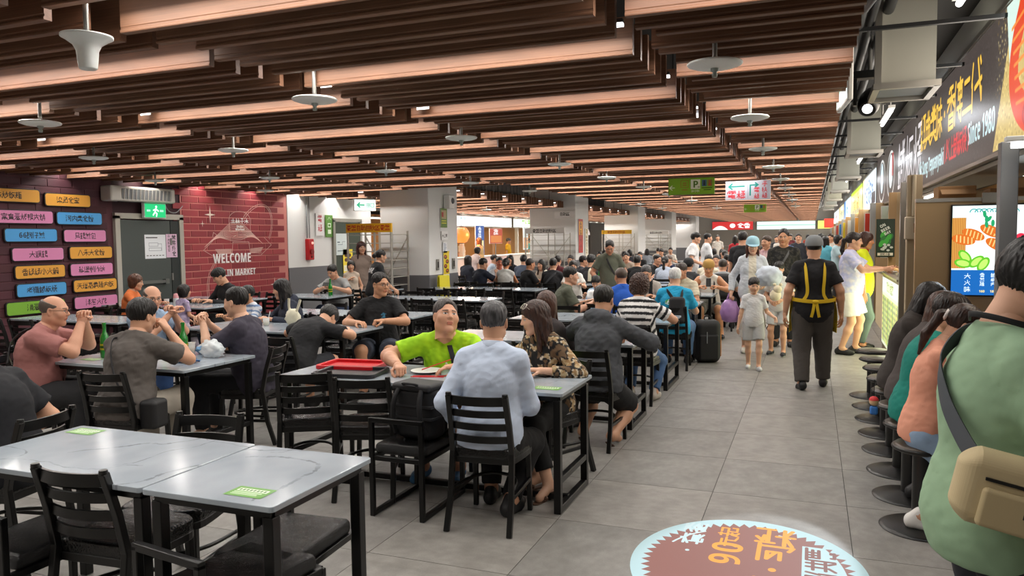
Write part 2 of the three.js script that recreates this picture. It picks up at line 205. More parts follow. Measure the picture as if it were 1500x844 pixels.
// ---------------------------------------------------------------- pillars, each with a grey lower band and the notices fixed to it
const notice = (w, h, draw, px = 256) => std(0xffffff, 0.5, 0, { map: canvasTex(px, Math.round(px * h / w), draw) });
{
  const P = [[-13.4, 1.1, 1.3], [-23.4, 1.55, 1.5], [-32.8, 1.5, 1.5], [-41.3, 1.5, 1.4], [-50.4, 1.5, 1.4]];
  P.forEach(([z, w, d], i) => {
    const p = struct('pillar', [-7.0 - w / 2, 0, z - d / 2]);
    part(p, 'shaft', rbox(w, 3.66, d, 0.02, 0, 1.83, 0), M.wall); part(p, 'grey_band', rbox(w + 0.012, 0.99, d + 0.012, 0.02, 0, 0.495, 0), M.dado);
    part(p, 'skirting', rbox(w + 0.03, 0.1, d + 0.03, 0.01, 0, 0.05, 0), std(0x4a4b4e, 0.5));
  });
  // notices on the first pillar's lit side
  const side = (name, label, z, y, w, h, mat) => { const o = thing(name, label, 'notice', [-6.985, y, z], 90); part(o, 'board', slab(w, h, 0.008, 0.004, 0.002), M.plastic); part(o, 'print', face(w - 0.01, h - 0.01), mat, [0, 0, 0.0095]); return o; };
  side('wall_notice', 'green and red framed notice high on the white pillar', -14.02, 2.12, 0.3, 0.4, notice(0.3, 0.4, (g, w, h) => { g.fillStyle = '#6b8f3c'; g.fillRect(0, 0, w, h); g.fillStyle = '#b9a57a'; g.fillRect(w * 0.14, h * 0.1, w * 0.72, h * 0.45); g.fillStyle = '#b23a2e'; g.fillRect(w * 0.14, h * 0.2, w * 0.3, h * 0.25); g.fillStyle = '#e8e040'; g.fillRect(w * 0.14, h * 0.62, w * 0.72, h * 0.05); g.fillRect(w * 0.14, h * 0.74, w * 0.72, h * 0.05); }));
  side('wall_notice', 'white notice with three black characters on the white pillar', -14.05, 1.76, 0.3, 0.18, notice(0.3, 0.18, (g, w, h) => { g.fillStyle = '#f4f4f4'; g.fillRect(0, 0, w, h); cj(g, '木上禁', 20, 42, 62, '#222', 0.12); }));
  side('wall_notice', 'small white and blue slip below the characters on the pillar', -14.05, 1.52, 0.2, 0.22, notice(0.2, 0.22, (g, w, h) => { g.fillStyle = '#f2f4f8'; g.fillRect(0, 0, w, h); g.fillStyle = '#5b7fb0'; for (let k = 0; k < 7; k++) g.fillRect(40, 30 + k * 34, 120 + (k * 37) % 60, 12); }));
  side('wall_poster', 'tall yellow poster with dark dishes on the white pillar', -14.1, 1.15, 0.27, 0.6, notice(0.27, 0.6, (g, w, h) => { g.fillStyle = '#f0d422'; g.fillRect(0, 0, w, h); g.fillStyle = '#f4f2ea'; g.fillRect(0, h * 0.8, w, h * 0.2); for (let k = 0; k < 4; k++) { g.fillStyle = '#4b2a20'; g.beginPath(); g.ellipse(w * (0.35 + 0.3 * (k % 2)), h * (0.2 + 0.16 * k), 70, 42, 0, 0, 7); g.fill(); g.fillStyle = '#c8642a'; g.beginPath(); g.ellipse(w * (0.35 + 0.3 * (k % 2)), h * (0.19 + 0.16 * k), 40, 22, 0, 0, 7); g.fill(); } for (let k = 0; k < 5; k++) { g.fillStyle = '#556'; g.fillRect(30, h * 0.83 + k * 18, 190, 8); } }));
  const sock = (z, lab) => { const o = thing('wall_socket', lab, 'socket', [-6.99, 1.18, z], 90); part(o, 'plate', slab(0.1, 0.22, 0.02, 0.01, 0.003), M.dullSteel); part(o, 'socket_face', rbox(0.05, 0.12, 0.01, 0.004, 0, 0, 0.022), M.black); };
  sock(-13.72, 'left metal socket plate on the white pillar'); sock(-14.45, 'right metal socket plate on the white pillar');
  { const o = thing('wall_speaker', 'white box speaker near the top of the white pillar', 'speaker', [-6.92, 2.45, -14.15], 90); part(o, 'cabinet', rbox(0.24, 0.28, 0.14, 0.02), M.plastic); part(o, 'cone', new THREE.CylinderGeometry(0.055, 0.065, 0.02, 20).rotateX(Math.PI / 2), std(0x4c4f55, 0.6), [0.03, 0.02, 0.075]); }
  { const o = thing('wet_floor_sign', 'yellow folding caution sign standing at the pillar foot', 'sign', [-6.8, 0, -13.6], 60); for (const s of [1, -1]) part(o, 'panel', slab(0.24, 0.98, 0.02, 0.03, 0.004), std(0xe5d71c, 0.45), [0, 0.49, s * 0.06], [-s * 0.1, s > 0 ? 0 : Math.PI, 0]); part(o, 'print', face(0.2, 0.5, 0.01), notice(0.2, 0.5, (g, w, h) => { g.fillStyle = '#e5d71c'; g.fillRect(0, 0, w, h); g.fillStyle = '#222'; g.beginPath(); g.moveTo(128, 60); g.lineTo(220, 230); g.lineTo(36, 230); g.fill(); cj(g, '小大', 60, 300, 120, '#222', 0.12, 1.1, true); }), [0, 0.55, 0.078], [-0.1, 0, 0]); }
  // notices on the second pillar
  { const o = thing('pillar_sign', 'white name plate high on the second pillar front', 'sign', [-7.35, 2.43, -23.385]); part(o, 'plate', slab(0.7, 0.24, 0.01, 0.01, 0.003), M.plastic); part(o, 'print', face(0.66, 0.2), notice(0.66, 0.2, (g, w, h) => { g.fillStyle = '#f5f5f5'; g.fillRect(0, 0, w, h); cjMid(g, '自助區', w / 2, 12, 38, '#222', 0.13); }), [0, 0, 0.0115]); }
  { const o = thing('hanging_poster', 'red and yellow vertical banner on the second pillar side', 'poster', [-6.985, 1.75, -23.9], 90); part(o, 'sheet', slab(0.5, 1.1, 0.008, 0.01, 0.002), M.plastic); part(o, 'print', face(0.49, 1.09), notice(0.49, 1.09, (g, w, h) => { g.fillStyle = '#c2302a'; g.fillRect(0, 0, w, h); g.fillStyle = '#f0b030'; g.fillRect(30, 40, 196, 230); cj(g, '香味大食', 78, 55, 100, '#7a1512', 0.12, 1.25, true); }), [0, 0, 0.0095]); }
  { const o = thing('hanging_poster', 'white and yellow vertical notice right on the second pillar', 'poster', [-6.985, 1.5, -24.6], 90); part(o, 'sheet', slab(0.36, 1.0, 0.008, 0.01, 0.002), M.plastic); part(o, 'print', face(0.35, 0.99), notice(0.35, 0.99, (g, w, h) => { g.fillStyle = '#f1efdc'; g.fillRect(0, 0, w, h); cj(g, '餐盤自助', 66, 20, 120, '#a5862a', 0.12, 1.3, true); }), [0, 0, 0.0095]); }
}
// ---------------------------------------------------------------- plaques with stall names on the plum wall
{
  const O = '#e0a13c', K = '#d987b4', B = '#4ba0dd', G = '#7db53a';
  const rows = [[2.36, -7.25, 1.02, O, '三味炒飯麵', 'orange'], [2.325, -8.2, 0.76, O, '染貳食室', 'orange'], [2.065, -7.5, 0.9, K, '富貴春烤鴨夾餅', 'pink'], [2.06, -8.38, 0.78, B, '河內美食館', 'blue'], [1.81, -7.6, 0.8, B, '66蚵仔煎', 'blue'], [1.8, -8.46, 0.74, K, '烏龍煎包', 'pink'], [1.54, -7.69, 0.8, K, '大頭龍', 'pink'], [1.545, -8.55, 0.76, O, '八禾大食館', 'orange'], [1.29, -7.71, 0.78, O, '香緣緣小火鍋', 'orange'], [1.29, -8.55, 0.76, K, '秘堡創作坊', 'pink'], [1.035, -7.72, 0.78, B, '老攤鐵板燒', 'blue'], [1.045, -8.6, 0.78, O, '天增嘉義雞肉飯', 'orange'], [0.79, -7.62, 0.9, G, '滿春香', 'green'], [0.79, -8.6, 0.78, K, '洋蔥火花', 'pink']];
  const blackEdge = std(0x1b1416, 0.5);
  for (const [y, z, w, c, text, name] of rows) {
    const o = thing('stall_name_plaque', `${name} plaque on the plum wall, ${['top', 'second', 'third', 'fourth', 'fifth', 'sixth', 'bottom'][Math.round((2.34 - y) / 0.258)]} in the ${z > -8.15 ? 'left' : 'right'} column, reading ${text}`, 'plaque', [-10.29, y, z], 90, 'name plaques on the plum wall');
    part(o, 'backing', slab(w, 0.2, 0.03, 0.045, 0.006), blackEdge);
    part(o, 'face', face(w - 0.03, 0.172, 0.035), notice(w, 0.172, (g, W, h) => { g.fillStyle = c; g.fillRect(0, 0, W, h); const n = text.length, size = Math.min(h * 0.5, W * 0.86 / (n * 1.12)); cjMid(g, text, W / 2, h * 0.5 - size / 2, size, '#1d1518', 0.105); }, 384), [0, 0, 0.0325]);
  }
}
// ---------------------------------------------------------------- doors, exit signs, air curtain, fire box on the left wall
{
  const d = struct('door_1', [-10.31, 0, -9.7], 90), grey = std(0x4d5452, 0.45, 0.35);
  part(d, 'frame', [box(0.09, 2.12, 0.12, -0.66, 1.06, 0), box(0.09, 2.12, 0.12, 0.66, 1.06, 0), box(1.41, 0.09, 0.12, 0, 2.12, 0)], std(0xb1ada2, 0.5, 0.2));
  part(d, 'leaf', rbox(1.02, 2.05, 0.05, 0.006, -0.1, 1.03, 0.02), grey); part(d, 'narrow_leaf', rbox(0.19, 2.05, 0.05, 0.006, 0.515, 1.03, 0.02), std(0x2e3433, 0.5, 0.3));
  part(d, 'panic_bar', [box(0.7, 0.05, 0.06, -0.1, 1.03, 0.08), box(0.1, 0.1, 0.09, -0.42, 1.03, 0.07), box(0.08, 0.08, 0.09, 0.25, 1.03, 0.07)], std(0x7c807d, 0.35, 0.8));
  part(d, 'hinge', [0.6, 1.1, 1.7].map((y) => cyl(0.018, 0.018, 0.12, 10, 0.42, y, 0.05)), M.dullSteel);
  { const o = thing('door_notice', 'white floor plan notice taped on the grey left door', 'notice', [-10.262, 1.62, -9.78], 90); part(o, 'sheet', face(0.44, 0.4), notice(0.44, 0.4, (g, w, h) => { g.fillStyle = '#e2e6ea'; g.fillRect(0, 0, w, h); g.strokeStyle = '#6b7280'; g.lineWidth = 3; g.strokeRect(50, 80, 110, 34); g.strokeRect(50, 130, 150, 26); g.beginPath(); g.moveTo(160, 90); g.lineTo(205, 90); g.lineTo(205, 160); g.stroke(); g.fillStyle = '#444'; g.fillRect(16, 24, 140, 10); for (let k = 0; k < 6; k++) g.fillRect(18 + k * 38, 200, 24, 7); })); }
  { const o = thing('door_notice', 'pink vertical notice beside the floor plan on door', 'notice', [-10.262, 1.63, -10.13], 90); part(o, 'sheet', face(0.24, 0.4), notice(0.24, 0.4, (g, w, h) => { g.fillStyle = '#d9b9cf'; g.fillRect(0, 0, w, h); cj(g, '禁帶外食', 140, 18, 84, '#1f1a22', 0.13, 1.2, true); cj(g, '千元外食包', 40, 18, 50, '#1f1a22', 0.12, 1.25, true); }), [0, 0, 0.001]); }
  const exitTex = canvasTex(256, 128, (g, w, h) => { g.fillStyle = '#12b06a'; g.fillRect(0, 0, w, h); g.fillStyle = '#eafff4'; g.beginPath(); g.arc(140, 26, 12, 0, 7); g.fill(); g.lineCap = 'round'; g.strokeStyle = '#eafff4'; g.lineWidth = 15; g.beginPath(); g.moveTo(136, 44); g.lineTo(124, 76); g.lineTo(146, 92); g.lineTo(140, 116); g.moveTo(124, 76); g.lineTo(100, 106); g.moveTo(136, 48); g.lineTo(164, 66); g.moveTo(132, 50); g.lineTo(106, 60); g.stroke(); g.fillStyle = '#bff0d8'; for (let k = 0; k < 5; k++) g.fillRect(24 + k * 9, 54, 6, 20), g.fillRect(186 + k * 9, 54, 6, 20); });
  const o = thing('exit_sign', 'green glowing exit sign with running figure above left door', 'exit sign', [-10.2, 2.215, -9.72], 90);
  part(o, 'case', rbox(0.46, 0.25, 0.06, 0.012), M.plastic); part(o, 'face', face(0.43, 0.22), std(0x05140d, 0.4, 0, { emissive: 0xffffff, emissiveMap: exitTex, emissiveIntensity: 1.3 }), [0, 0, 0.032]); part(o, 'bracket', box(0.06, 0.04, 0.09, 0, 0.02, -0.06), M.dullSteel);
  { const l = new THREE.RectAreaLight(0x55ffaa, 1.2, 0.43, 0.22); l.position.z = 0.05; l.rotation.y = Math.PI; l.name = 'glow'; o.add(l); }
  const a = thing('air_curtain', 'white air curtain unit with barred grille over left door', 'air curtain', [-10.16, 2.46, -9.4], 90);
  part(a, 'case', rbox(1.28, 0.24, 0.24, 0.03), std(0xc6c3ba, 0.5)); part(a, 'grille_panel', rbox(1.0, 0.17, 0.02, 0.008), std(0x7f8182, 0.5), [0.05, -0.005, 0.12], [0.12, 0, 0]);
  for (let k = 0; k < 13; k++) part(a, 'grille_bar', box(0.012, 0.165, 0.016), std(0xd0cdc4, 0.5), [-0.41 + k * 0.077, -0.005, 0.133], [0.12, 0, 0]); part(a, 'outlet_slot', box(1.0, 0.012, 0.05, 0.05, -0.121, 0.05), M.black);
  one('air_curtain_cable', 'thin grey cable drooping below the air curtain', 'cable', tube([[-10.26, 2.38, -9.98], [-10.26, 2.22, -10.1], [-10.26, 2.2, -10.25], [-10.27, 2.32, -10.42]], 0.008), M.grey);
  const f = thing('fire_hydrant_box', 'red fire alarm box on the white wall past the mural', 'fire alarm', [-10.25, 1.5, -14.0], 90);
  part(f, 'case', rbox(0.2, 0.46, 0.1, 0.02), M.red); part(f, 'lamp', new THREE.SphereGeometry(0.03, 14, 10), glow(0xffb0a0, 1.2), [0.03, 0.14, 0.05]); part(f, 'bell', cyl(0.06, 0.06, 0.03, 20).rotateX(Math.PI / 2), std(0x8f0f16, 0.4), [0, -0.05, 0.06]); part(f, 'button', cyl(0.028, 0.028, 0.02, 16).rotateX(Math.PI / 2), std(0x6d0b10, 0.4), [0, -0.16, 0.055]);
  one('conduit_pipe', 'grey conduit pipe running down to the red alarm box', 'pipe', [cyl(0.018, 0.018, 1.3, 10, -10.26, 2.4, -13.94), cyl(0.014, 0.014, 1.3, 10, -10.26, 2.4, -14.02)], M.grey);
  const lift = thing('lift_sign', 'white board with red vertical characters for the lift', 'sign', [-10.28, 2.05, -14.42], 90); part(lift, 'board', slab(0.3, 0.5, 0.012, 0.006, 0.002), M.plastic); part(lift, 'print', face(0.29, 0.49), notice(0.29, 0.49, (g, w, h) => { g.fillStyle = '#f3f3f4'; g.fillRect(0, 0, w, h); cj(g, '電梯', 66, 40, 130, '#c8283c', 0.1, 1.4, true); }), [0, 0, 0.0135]);
  const lg = thing('green_direction_board', 'green vertical direction board beside the white lift sign', 'sign', [-10.28, 2.02, -14.78], 90); part(lg, 'board', slab(0.28, 0.5, 0.012, 0.006, 0.002), M.lime); part(lg, 'print', face(0.27, 0.49), notice(0.27, 0.49, (g, w, h) => { g.fillStyle = '#5f9440'; g.fillRect(0, 0, w, h); g.strokeStyle = '#e8f4e0'; g.lineWidth = 8; g.beginPath(); g.moveTo(70, 100); g.lineTo(128, 40); g.lineTo(186, 100); g.stroke(); g.fillStyle = '#e8f4e0'; g.fillRect(70, 170, 116, 90); g.fillStyle = '#5f9440'; g.fillRect(90, 190, 76, 50); g.fillStyle = '#e8f4e0'; g.fillRect(70, 310, 116, 90); }), [0, 0, 0.0135]);
  const d2 = struct('door_2', [-10.29, 0, -15.5], 90); part(d2, 'frame', [box(0.08, 2.16, 0.1, -0.56, 1.08, 0), box(0.08, 2.16, 0.1, 0.56, 1.08, 0), box(1.2, 0.08, 0.1, 0, 2.16, 0)], M.frame); part(d2, 'leaf', rbox(1.04, 2.1, 0.05, 0.006, 0, 1.06, 0.015), std(0x3f4a40, 0.45, 0.2)); part(d2, 'handle', cyl(0.015, 0.015, 0.3, 10, 0.4, 1.05, 0.07), M.steel);
  { const q = thing('door_notice', 'pale notice with plan on the dark green door', 'notice', [-10.235, 1.6, -15.2], 90); part(q, 'sheet', face(0.44, 0.5), notice(0.44, 0.5, (g, w, h) => { g.fillStyle = '#cfdcdc'; g.fillRect(0, 0, w, h); g.strokeStyle = '#46606a'; g.lineWidth = 5; g.beginPath(); g.moveTo(40, 150); g.lineTo(150, 150); g.lineTo(150, 110); g.lineTo(220, 110); g.stroke(); g.fillStyle = '#46606a'; g.fillRect(30, 110, 60, 14); g.fillRect(30, 230, 190, 10); })); }
  { const q = thing('door_notice', 'yellow food poster low on the dark green door', 'notice', [-10.235, 1.2, -15.45], 90); part(q, 'sheet', face(0.4, 0.56), notice(0.4, 0.56, (g, w, h) => { g.fillStyle = '#ead63a'; g.fillRect(0, 0, w, h); g.fillStyle = '#5d3a24'; for (let k = 0; k < 4; k++) { g.beginPath(); g.ellipse(80 + 90 * (k % 2), 90 + 70 * (k >> 1), 44, 28, 0, 0, 7); g.fill(); } g.fillStyle = '#e9e6d2'; g.fillRect(16, 240, 224, 90); })); }
  const e2tex = canvasTex(256, 128, (g, w, h) => { g.fillStyle = '#f2fffb'; g.fillRect(0, 0, w, h); g.strokeStyle = '#0c9a6a'; g.lineWidth = 18; g.beginPath(); g.moveTo(120, 64); g.lineTo(34, 64); g.moveTo(66, 34); g.lineTo(34, 64); g.lineTo(66, 94); g.stroke(); cj(g, '出口'.replace('出', '田'), 140, 40, 46, '#0c9a6a', 0.13); });
  const e2 = thing('exit_sign', 'white glowing exit sign with green arrow near corner', 'exit sign', [-9.9, 2.52, -15.7], 60); part(e2, 'case', rbox(0.58, 0.28, 0.05, 0.01), M.plastic); part(e2, 'face', face(0.55, 0.25), std(0x0a0a0a, 0.4, 0, { emissive: 0xffffff, emissiveMap: e2tex, emissiveIntensity: 1.2 }), [0, 0, 0.028]); part(e2, 'hanger', box(0.02, 0.4, 0.02, 0, 0.33, 0), M.dullSteel);
  { const l = new THREE.RectAreaLight(0xddffee, 1.5, 0.5, 0.25); l.position.z = 0.05; l.rotation.y = Math.PI; l.name = 'glow'; e2.add(l); }
  // lit column sign beyond the corner
  const ys = thing('lit_column_sign', 'narrow yellow lit sign beyond the white corner wall', 'sign', [-10.4, 2.0, -19.8]); part(ys, 'case', rbox(0.5, 1.1, 0.12, 0.02), M.white); part(ys, 'face', face(0.46, 1.06), std(0x111111, 0.4, 0, { emissive: 0xffffff, emissiveMap: canvasTex(128, 256, (g) => { g.fillStyle = '#e8f040'; g.fillRect(0, 0, 128, 256); cj(g, '美食', 30, 30, 70, '#6a7a10', 0.13, 1.3, true); }), emissiveIntensity: 1.4 }), [0, 0, 0.063]);
  { const l = new THREE.RectAreaLight(0xf0ff70, 3, 0.46, 1.06); l.position.z = 0.08; l.rotation.y = Math.PI; l.name = 'glow'; ys.add(l); }
}
// ---------------------------------------------------------------- tray return racks
const rackMat = std(0xb9b7b0, 0.45, 0.35);
function rack(label, x, z, turn, title, ink, paper, w = 0.94, group) {
  const o = thing('tray_return_rack', label, 'rack', [x, 0, z], turn), t = w / 2 - 0.02;
  part(o, 'header', box(w, 0.17, 0.05, 0, 1.92, 0.34), std(paper, 0.5)); part(o, 'header_print', face(w - 0.01, 0.15), notice(w, 0.15, (g, W, h) => { g.fillStyle = '#' + new THREE.Color(paper).getHexString(); g.fillRect(0, 0, W, h); const s = Math.min(h * 0.66, W / (title.length * 1.16)); cjMid(g, title, W / 2, h / 2 - s / 2, s, ink, 0.12); }, 512), [0, 1.92, 0.367]);
  for (const sx of [-t, 0.12, t]) for (const sz of [-0.3, 0.34]) part(o, 'post', box(0.03, 1.86, 0.03, sx, 0.93, sz), rackMat);
  for (let k = 0; k < 11; k++) { const y = 0.16 + k * 0.163; part(o, 'shelf', [box(w, 0.014, 0.03, 0, y, 0.33), box(0.05, 0.012, 0.62, -t + 0.03, y, 0.02), box(0.05, 0.012, 0.62, 0.12, y, 0.02), box(0.05, 0.012, 0.62, t - 0.03, y, 0.02), box(w, 0.012, 0.03, 0, y, -0.28)], rackMat); }
  part(o, 'cross_brace', [bar([-t, 0.2, -0.31], [t, 1.75, -0.31], 0.02), bar([t, 0.2, -0.31], [-t, 1.75, -0.31], 0.02)], rackMat); return o;
}
rack('tall steel tray rack with yellow header against first pillar', -7.9, -13.0, 0, '餐盤自助回收區餐盤', '#c22018', 0xf2b81c, 1.0);
rack('steel tray rack with white header against second pillar', -7.75, -22.9, 0, '餐盤自助回收區', '#333', 0xe8e8e6, 1.3);
rack('steel tray rack with yellow header against third pillar', -7.75, -32.3, 0, '餐盤自助回收區', '#b5541c', 0xf2c030, 1.3);
rack('distant steel tray rack against the fourth pillar', -7.7, -40.9, 0, '餐盤自助回收', '#333', 0xe2e2de, 1.3);
// ---------------------------------------------------------------- hanging dishes, direction boards, ceiling fittings
{
  const shell = std(0xf1f5f3, 0.4), dish = lathe([[0.001, 0], [0.05, 0.001], [0.1, 0.006], [0.128, 0.016], [0.132, 0.024], [0.126, 0.03], [0.1, 0.022], [0.06, 0.016], [0.03, 0.016], [0.016, 0.02], [0.001, 0.02]], 40);
  const proto = thing('dish_fitting', 'x', 'ceiling fitting', [-0.477, 2.54, -4.09]); proto.scale.set(1.06, 1, 1.06);
  part(proto, 'dish', dish, shell); part(proto, 'stem', cyl(0.012, 0.012, 1.1, 12, 0, 0.567, 0), M.dullSteel); part(proto, 'nozzle', lathe([[0.001, -0.045], [0.012, -0.045], [0.014, -0.03], [0.009, -0.022], [0.02, -0.012], [0.02, 0]], 16), std(0x9aa39f, 0.35, 0.3));
  proto.userData.label = 'large white dish fitting under the slats, nearest over the aisle'; proto.userData.group = 'dish fittings under the ceiling slats';
  const spots = [[-0.42, -5.68, 'second white dish fitting over the aisle, right of the slat gap'], [-0.45, -7.75, 'third white dish fitting over the aisle, small and pale'], [-2.74, -3.83, 'white dish fitting hanging beside the end of a bright slat, over the men at table'], [-4.95, -3.77, 'white dish fitting at the upper left, below the trumpet shaped one'], [-6.5, -5.49, 'white dish fitting in front of the plum wall top'], [-4.9, -5.6, 'white dish fitting above the boy in the striped shirt'], [-2.69, -5.75, 'white dish fitting just under the board marked with a code'], [-8.18, -7.84, 'white dish fitting close to the air curtain']];
  for (const [x, z, l] of spots) copyOf(proto, [x * 1.06, 2.54, z * 1.06], 0, l);
  for (const [x, z] of [[-2.65, -8.25], [-4.78, -8.07], [-2.66, -10.4], [-4.7, -10.34], [-0.45, -9.8], [-0.45, -12], [-6.6, -8.2], [-8.3, -10.2], [-2.6, -12.6], [-4.6, -12.6], [-0.45, -14.2], [-2.6, -15], [-0.45, -16.5], [-8.6, -20], [-8.6, -23], [-2.6, -18], [-0.45, -19], [-4, -19], [-4, -22], [-8.6, -27], [-0.45, -23], [-2.6, -23]]) copyOf(proto, [x * 1.06, 2.54, z * 1.06], 0, 'small white dish fitting among those farther down the hall');
  const tr = thing('trumpet_fitting', 'white trumpet shaped fitting hanging upper left in front of slats', 'ceiling fitting', [-2.82, 2.405, -2.375]);
  part(tr, 'body', lathe([[0.001, 0], [0.03, 0], [0.036, 0.006], [0.04, 0.04], [0.043, 0.075], [0.055, 0.1], [0.085, 0.122], [0.1, 0.13], [0.1, 0.138], [0.07, 0.142], [0.001, 0.146]], 40), std(0xe4e8e6, 0.35)); part(tr, 'stem', cyl(0.011, 0.011, 1.1, 12, 0, 0.69, 0), M.dullSteel);
  // code tags stuck on slats
  const tagTex = notice(0.1, 0.06, (g, w, h) => { g.fillStyle = '#dfe6f0'; g.fillRect(0, 0, w, h); latin(g, 'AV-C22', 18, h * 0.72, 74, '#3a4a68', 0.78); }, 256);
  for (const [x, z, l] of [[-2.86, -5.44, 'white code tag stuck on the bright slat, centre of ceiling'], [-4.98, -4.73, 'white code tag on the bright slat at the left'], [-7.1, -5.44, 'white code tag on slat over the plum wall'], [-0.98, -6.82, 'tiny white code tag on the slat right of centre']]) { const o = thing('code_tag', l, 'tag', [x, 2.735, z + 0.027]); part(o, 'sheet', slab(0.11, 0.066, 0.003, 0.003, 0.001), M.plastic); part(o, 'print', face(0.105, 0.06), tagTex, [0, 0, 0.0035]); }
  // boards hung over the aisle
  const board = (name, label, x, y, z, w, h, col, draw, px = 512) => { const o = thing(name, label, 'sign', [x, y, z]); part(o, 'board', slab(w, h, 0.05, 0.01, 0.004), std(col, 0.45)); part(o, 'print', face(w - 0.012, h - 0.012), std(0xffffff, 0.4, 0, { map: canvasTex(px, Math.round(px * h / w), draw) }), [0, 0, 0.0515]); part(o, 'hanger', [box(0.012, 0.6, 0.012, -w * 0.4, h / 2 + 0.3, 0.02), box(0.012, 0.6, 0.012, w * 0.4, h / 2 + 0.3, 0.02)], M.dullSteel); return o; };
  const green = (g, w, h) => { g.fillStyle = '#86bc2c'; g.fillRect(0, 0, w, h); g.strokeStyle = '#fafdf2'; g.lineWidth = 9; g.beginPath(); g.moveTo(70, h * 0.58); g.lineTo(12, h * 0.58); g.moveTo(42, h * 0.44); g.lineTo(12, h * 0.58); g.lineTo(42, h * 0.73); g.stroke(); g.strokeStyle = '#a8702a'; g.lineWidth = 6; g.strokeRect(140, 26, 84, 80); g.fillStyle = '#a8702a'; g.fillRect(160, 50, 44, 12); g.fillRect(160, 74, 44, 12); g.fillRect(150, 130, 64, 10); g.fillStyle = '#e9efe0'; g.fillRect(252, 16, 106, 112); latin(g, 'P', 272, 112, 112, '#4f7a18', 1); latin(g, 'B3', 330, 114, 24, '#4f7a18', 0.8); cj(g, '地下'.replace('地', '坊').replace('下', '小') + '收', 258, 138, 28, '#e9efe0', 0.13); g.fillStyle = '#3f6a86'; g.fillRect(376, 24, 54, 76); g.fillStyle = '#1d2d3e'; g.beginPath(); g.arc(403, 40, 9, 0, 7); g.fill(); g.fillRect(393, 50, 20, 40); g.fillStyle = '#8a7a3a'; g.fillRect(438, 24, 54, 76); g.fillStyle = '#c04a26'; g.beginPath(); g.arc(465, 40, 9, 0, 7); g.fill(); g.beginPath(); g.moveTo(465, 46); g.lineTo(484, 92); g.lineTo(446, 92); g.fill(); g.fillStyle = '#2f4a12'; g.fillRect(376, 112, 116, 10); g.fillRect(396, 136, 80, 9); };
  board('green_direction_board', 'green hanging board with parking and toilet symbols', -1.85, 2.505, -12.8, 0.74, 0.27, 0x6a9a1e, green);
  board('green_direction_board', 'small green hanging board farther off below the white one', -1.6, 2.51, -24, 0.64, 0.24, 0x6a9a1e, green);
  board('lift_direction_board', 'white hanging board with teal arrows and red characters', -1.04, 2.465, -13.8, 0.74, 0.33, 0xe2e4ee, (g, w, h) => { g.fillStyle = '#b4b8c6'; g.fillRect(0, 0, w, h); g.strokeStyle = '#0d7f78'; g.lineWidth = 17; g.lineJoin = 'miter'; g.beginPath(); g.moveTo(220, 62); g.lineTo(40, 66); g.moveTo(78, 28); g.lineTo(36, 66); g.lineTo(78, 100); g.stroke(); g.beginPath(); g.moveTo(284, 180); g.lineTo(284, 52); g.lineTo(368, 50); g.moveTo(338, 22); g.lineTo(372, 50); g.lineTo(338, 78); g.stroke(); g.fillStyle = '#777b90'; g.fillRect(254, 14, 4, h - 28); cj(g, '電梯', 22, 120, 92, '#c3323f', 0.115, 1.2); cj(g, '電梯', 330, 84, 58, '#c3323f', 0.12, 1.3, true); cj(g, '手扶梯', 420, 14, 58, '#c3323f', 0.12, 1.2, true); });
  const ex = thing('exit_sign', 'green and white exit sign hung side-on at right slat edge', 'exit sign', [0.2, 2.79, -6.0], -85); part(ex, 'case', rbox(0.6, 0.4, 0.036, 0.012), M.plastic); part(ex, 'face', face(0.56, 0.36), std(0x0a0a0a, 0.4, 0, { emissive: 0xffffff, emissiveMap: canvasTex(256, 142, (g, w, h) => { g.fillStyle = '#eefcf6'; g.fillRect(0, 0, w, h); g.strokeStyle = '#0a9a66'; g.lineWidth = 20; g.beginPath(); g.moveTo(120, 70); g.lineTo(36, 70); g.moveTo(70, 36); g.lineTo(36, 70); g.lineTo(70, 104); g.stroke(); g.fillStyle = '#0a9a66'; g.fillRect(150, 34, 70, 76); }), emissiveIntensity: 1.1 }), [0, 0, 0.02]); part(ex, 'hanger', [box(0.02, 0.5, 0.02, -0.2, 0.42, 0), box(0.02, 0.5, 0.02, 0.2, 0.42, 0)], M.dullSteel);
  { const l = new THREE.RectAreaLight(0xddffee, 1.5, 0.55, 0.3); l.position.z = 0.05; l.rotation.y = Math.PI; l.name = 'glow'; ex.add(l); }
  // open ceiling strip at the right: pipes, a cable, moving head projector
  for (const [x, y, r] of [[0.3, 3.3, 0.05], [0.42, 3.42, 0.035], [0.55, 3.5, 0.045]]) one('ceiling_pipe', `${r > 0.047 ? 'thick' : r > 0.04 ? 'middle' : 'thin'} dark pipe running along the open ceiling strip`, 'pipe', cyl(r, r, 52, 14).rotateX(Math.PI / 2).translate(x, y, -25.5), std(0x3a3d40, 0.45, 0.5));
  for (let k = 0; k < 12; k++) one('ceiling_channel', 'grey steel channel crossing the open ceiling strip', 'channel', box(1.15, 0.03, 0.04, 0.8, 3.26, -3.2 - k * 1.7), std(0x26282a, 0.5, 0.4), undefined, undefined, 'steel channels across the open ceiling strip');
  one('flexible_conduit', 'grey flexible conduit curving down at the right slat edge', 'conduit', tube([[0.5, 3.6, -3.7], [0.42, 3.2, -3.9], [0.36, 2.98, -4.2], [0.24, 2.86, -4.5]], 0.022, 30, 8), M.grey);
  const pj = thing('projector_spotlight', 'black moving head projector glowing below the grey duct', 'spotlight', [0.5, 2.97, -8.3]);
  part(pj, 'yoke', [box(0.03, 0.26, 0.1, -0.13, 0.1, 0), box(0.03, 0.26, 0.1, 0.13, 0.1, 0), box(0.29, 0.05, 0.14, 0, 0.25, 0)], M.black); const hd = new THREE.Group(); hd.name = 'head'; pj.add(hd); hd.rotation.set(0.55, -0.15, 0);
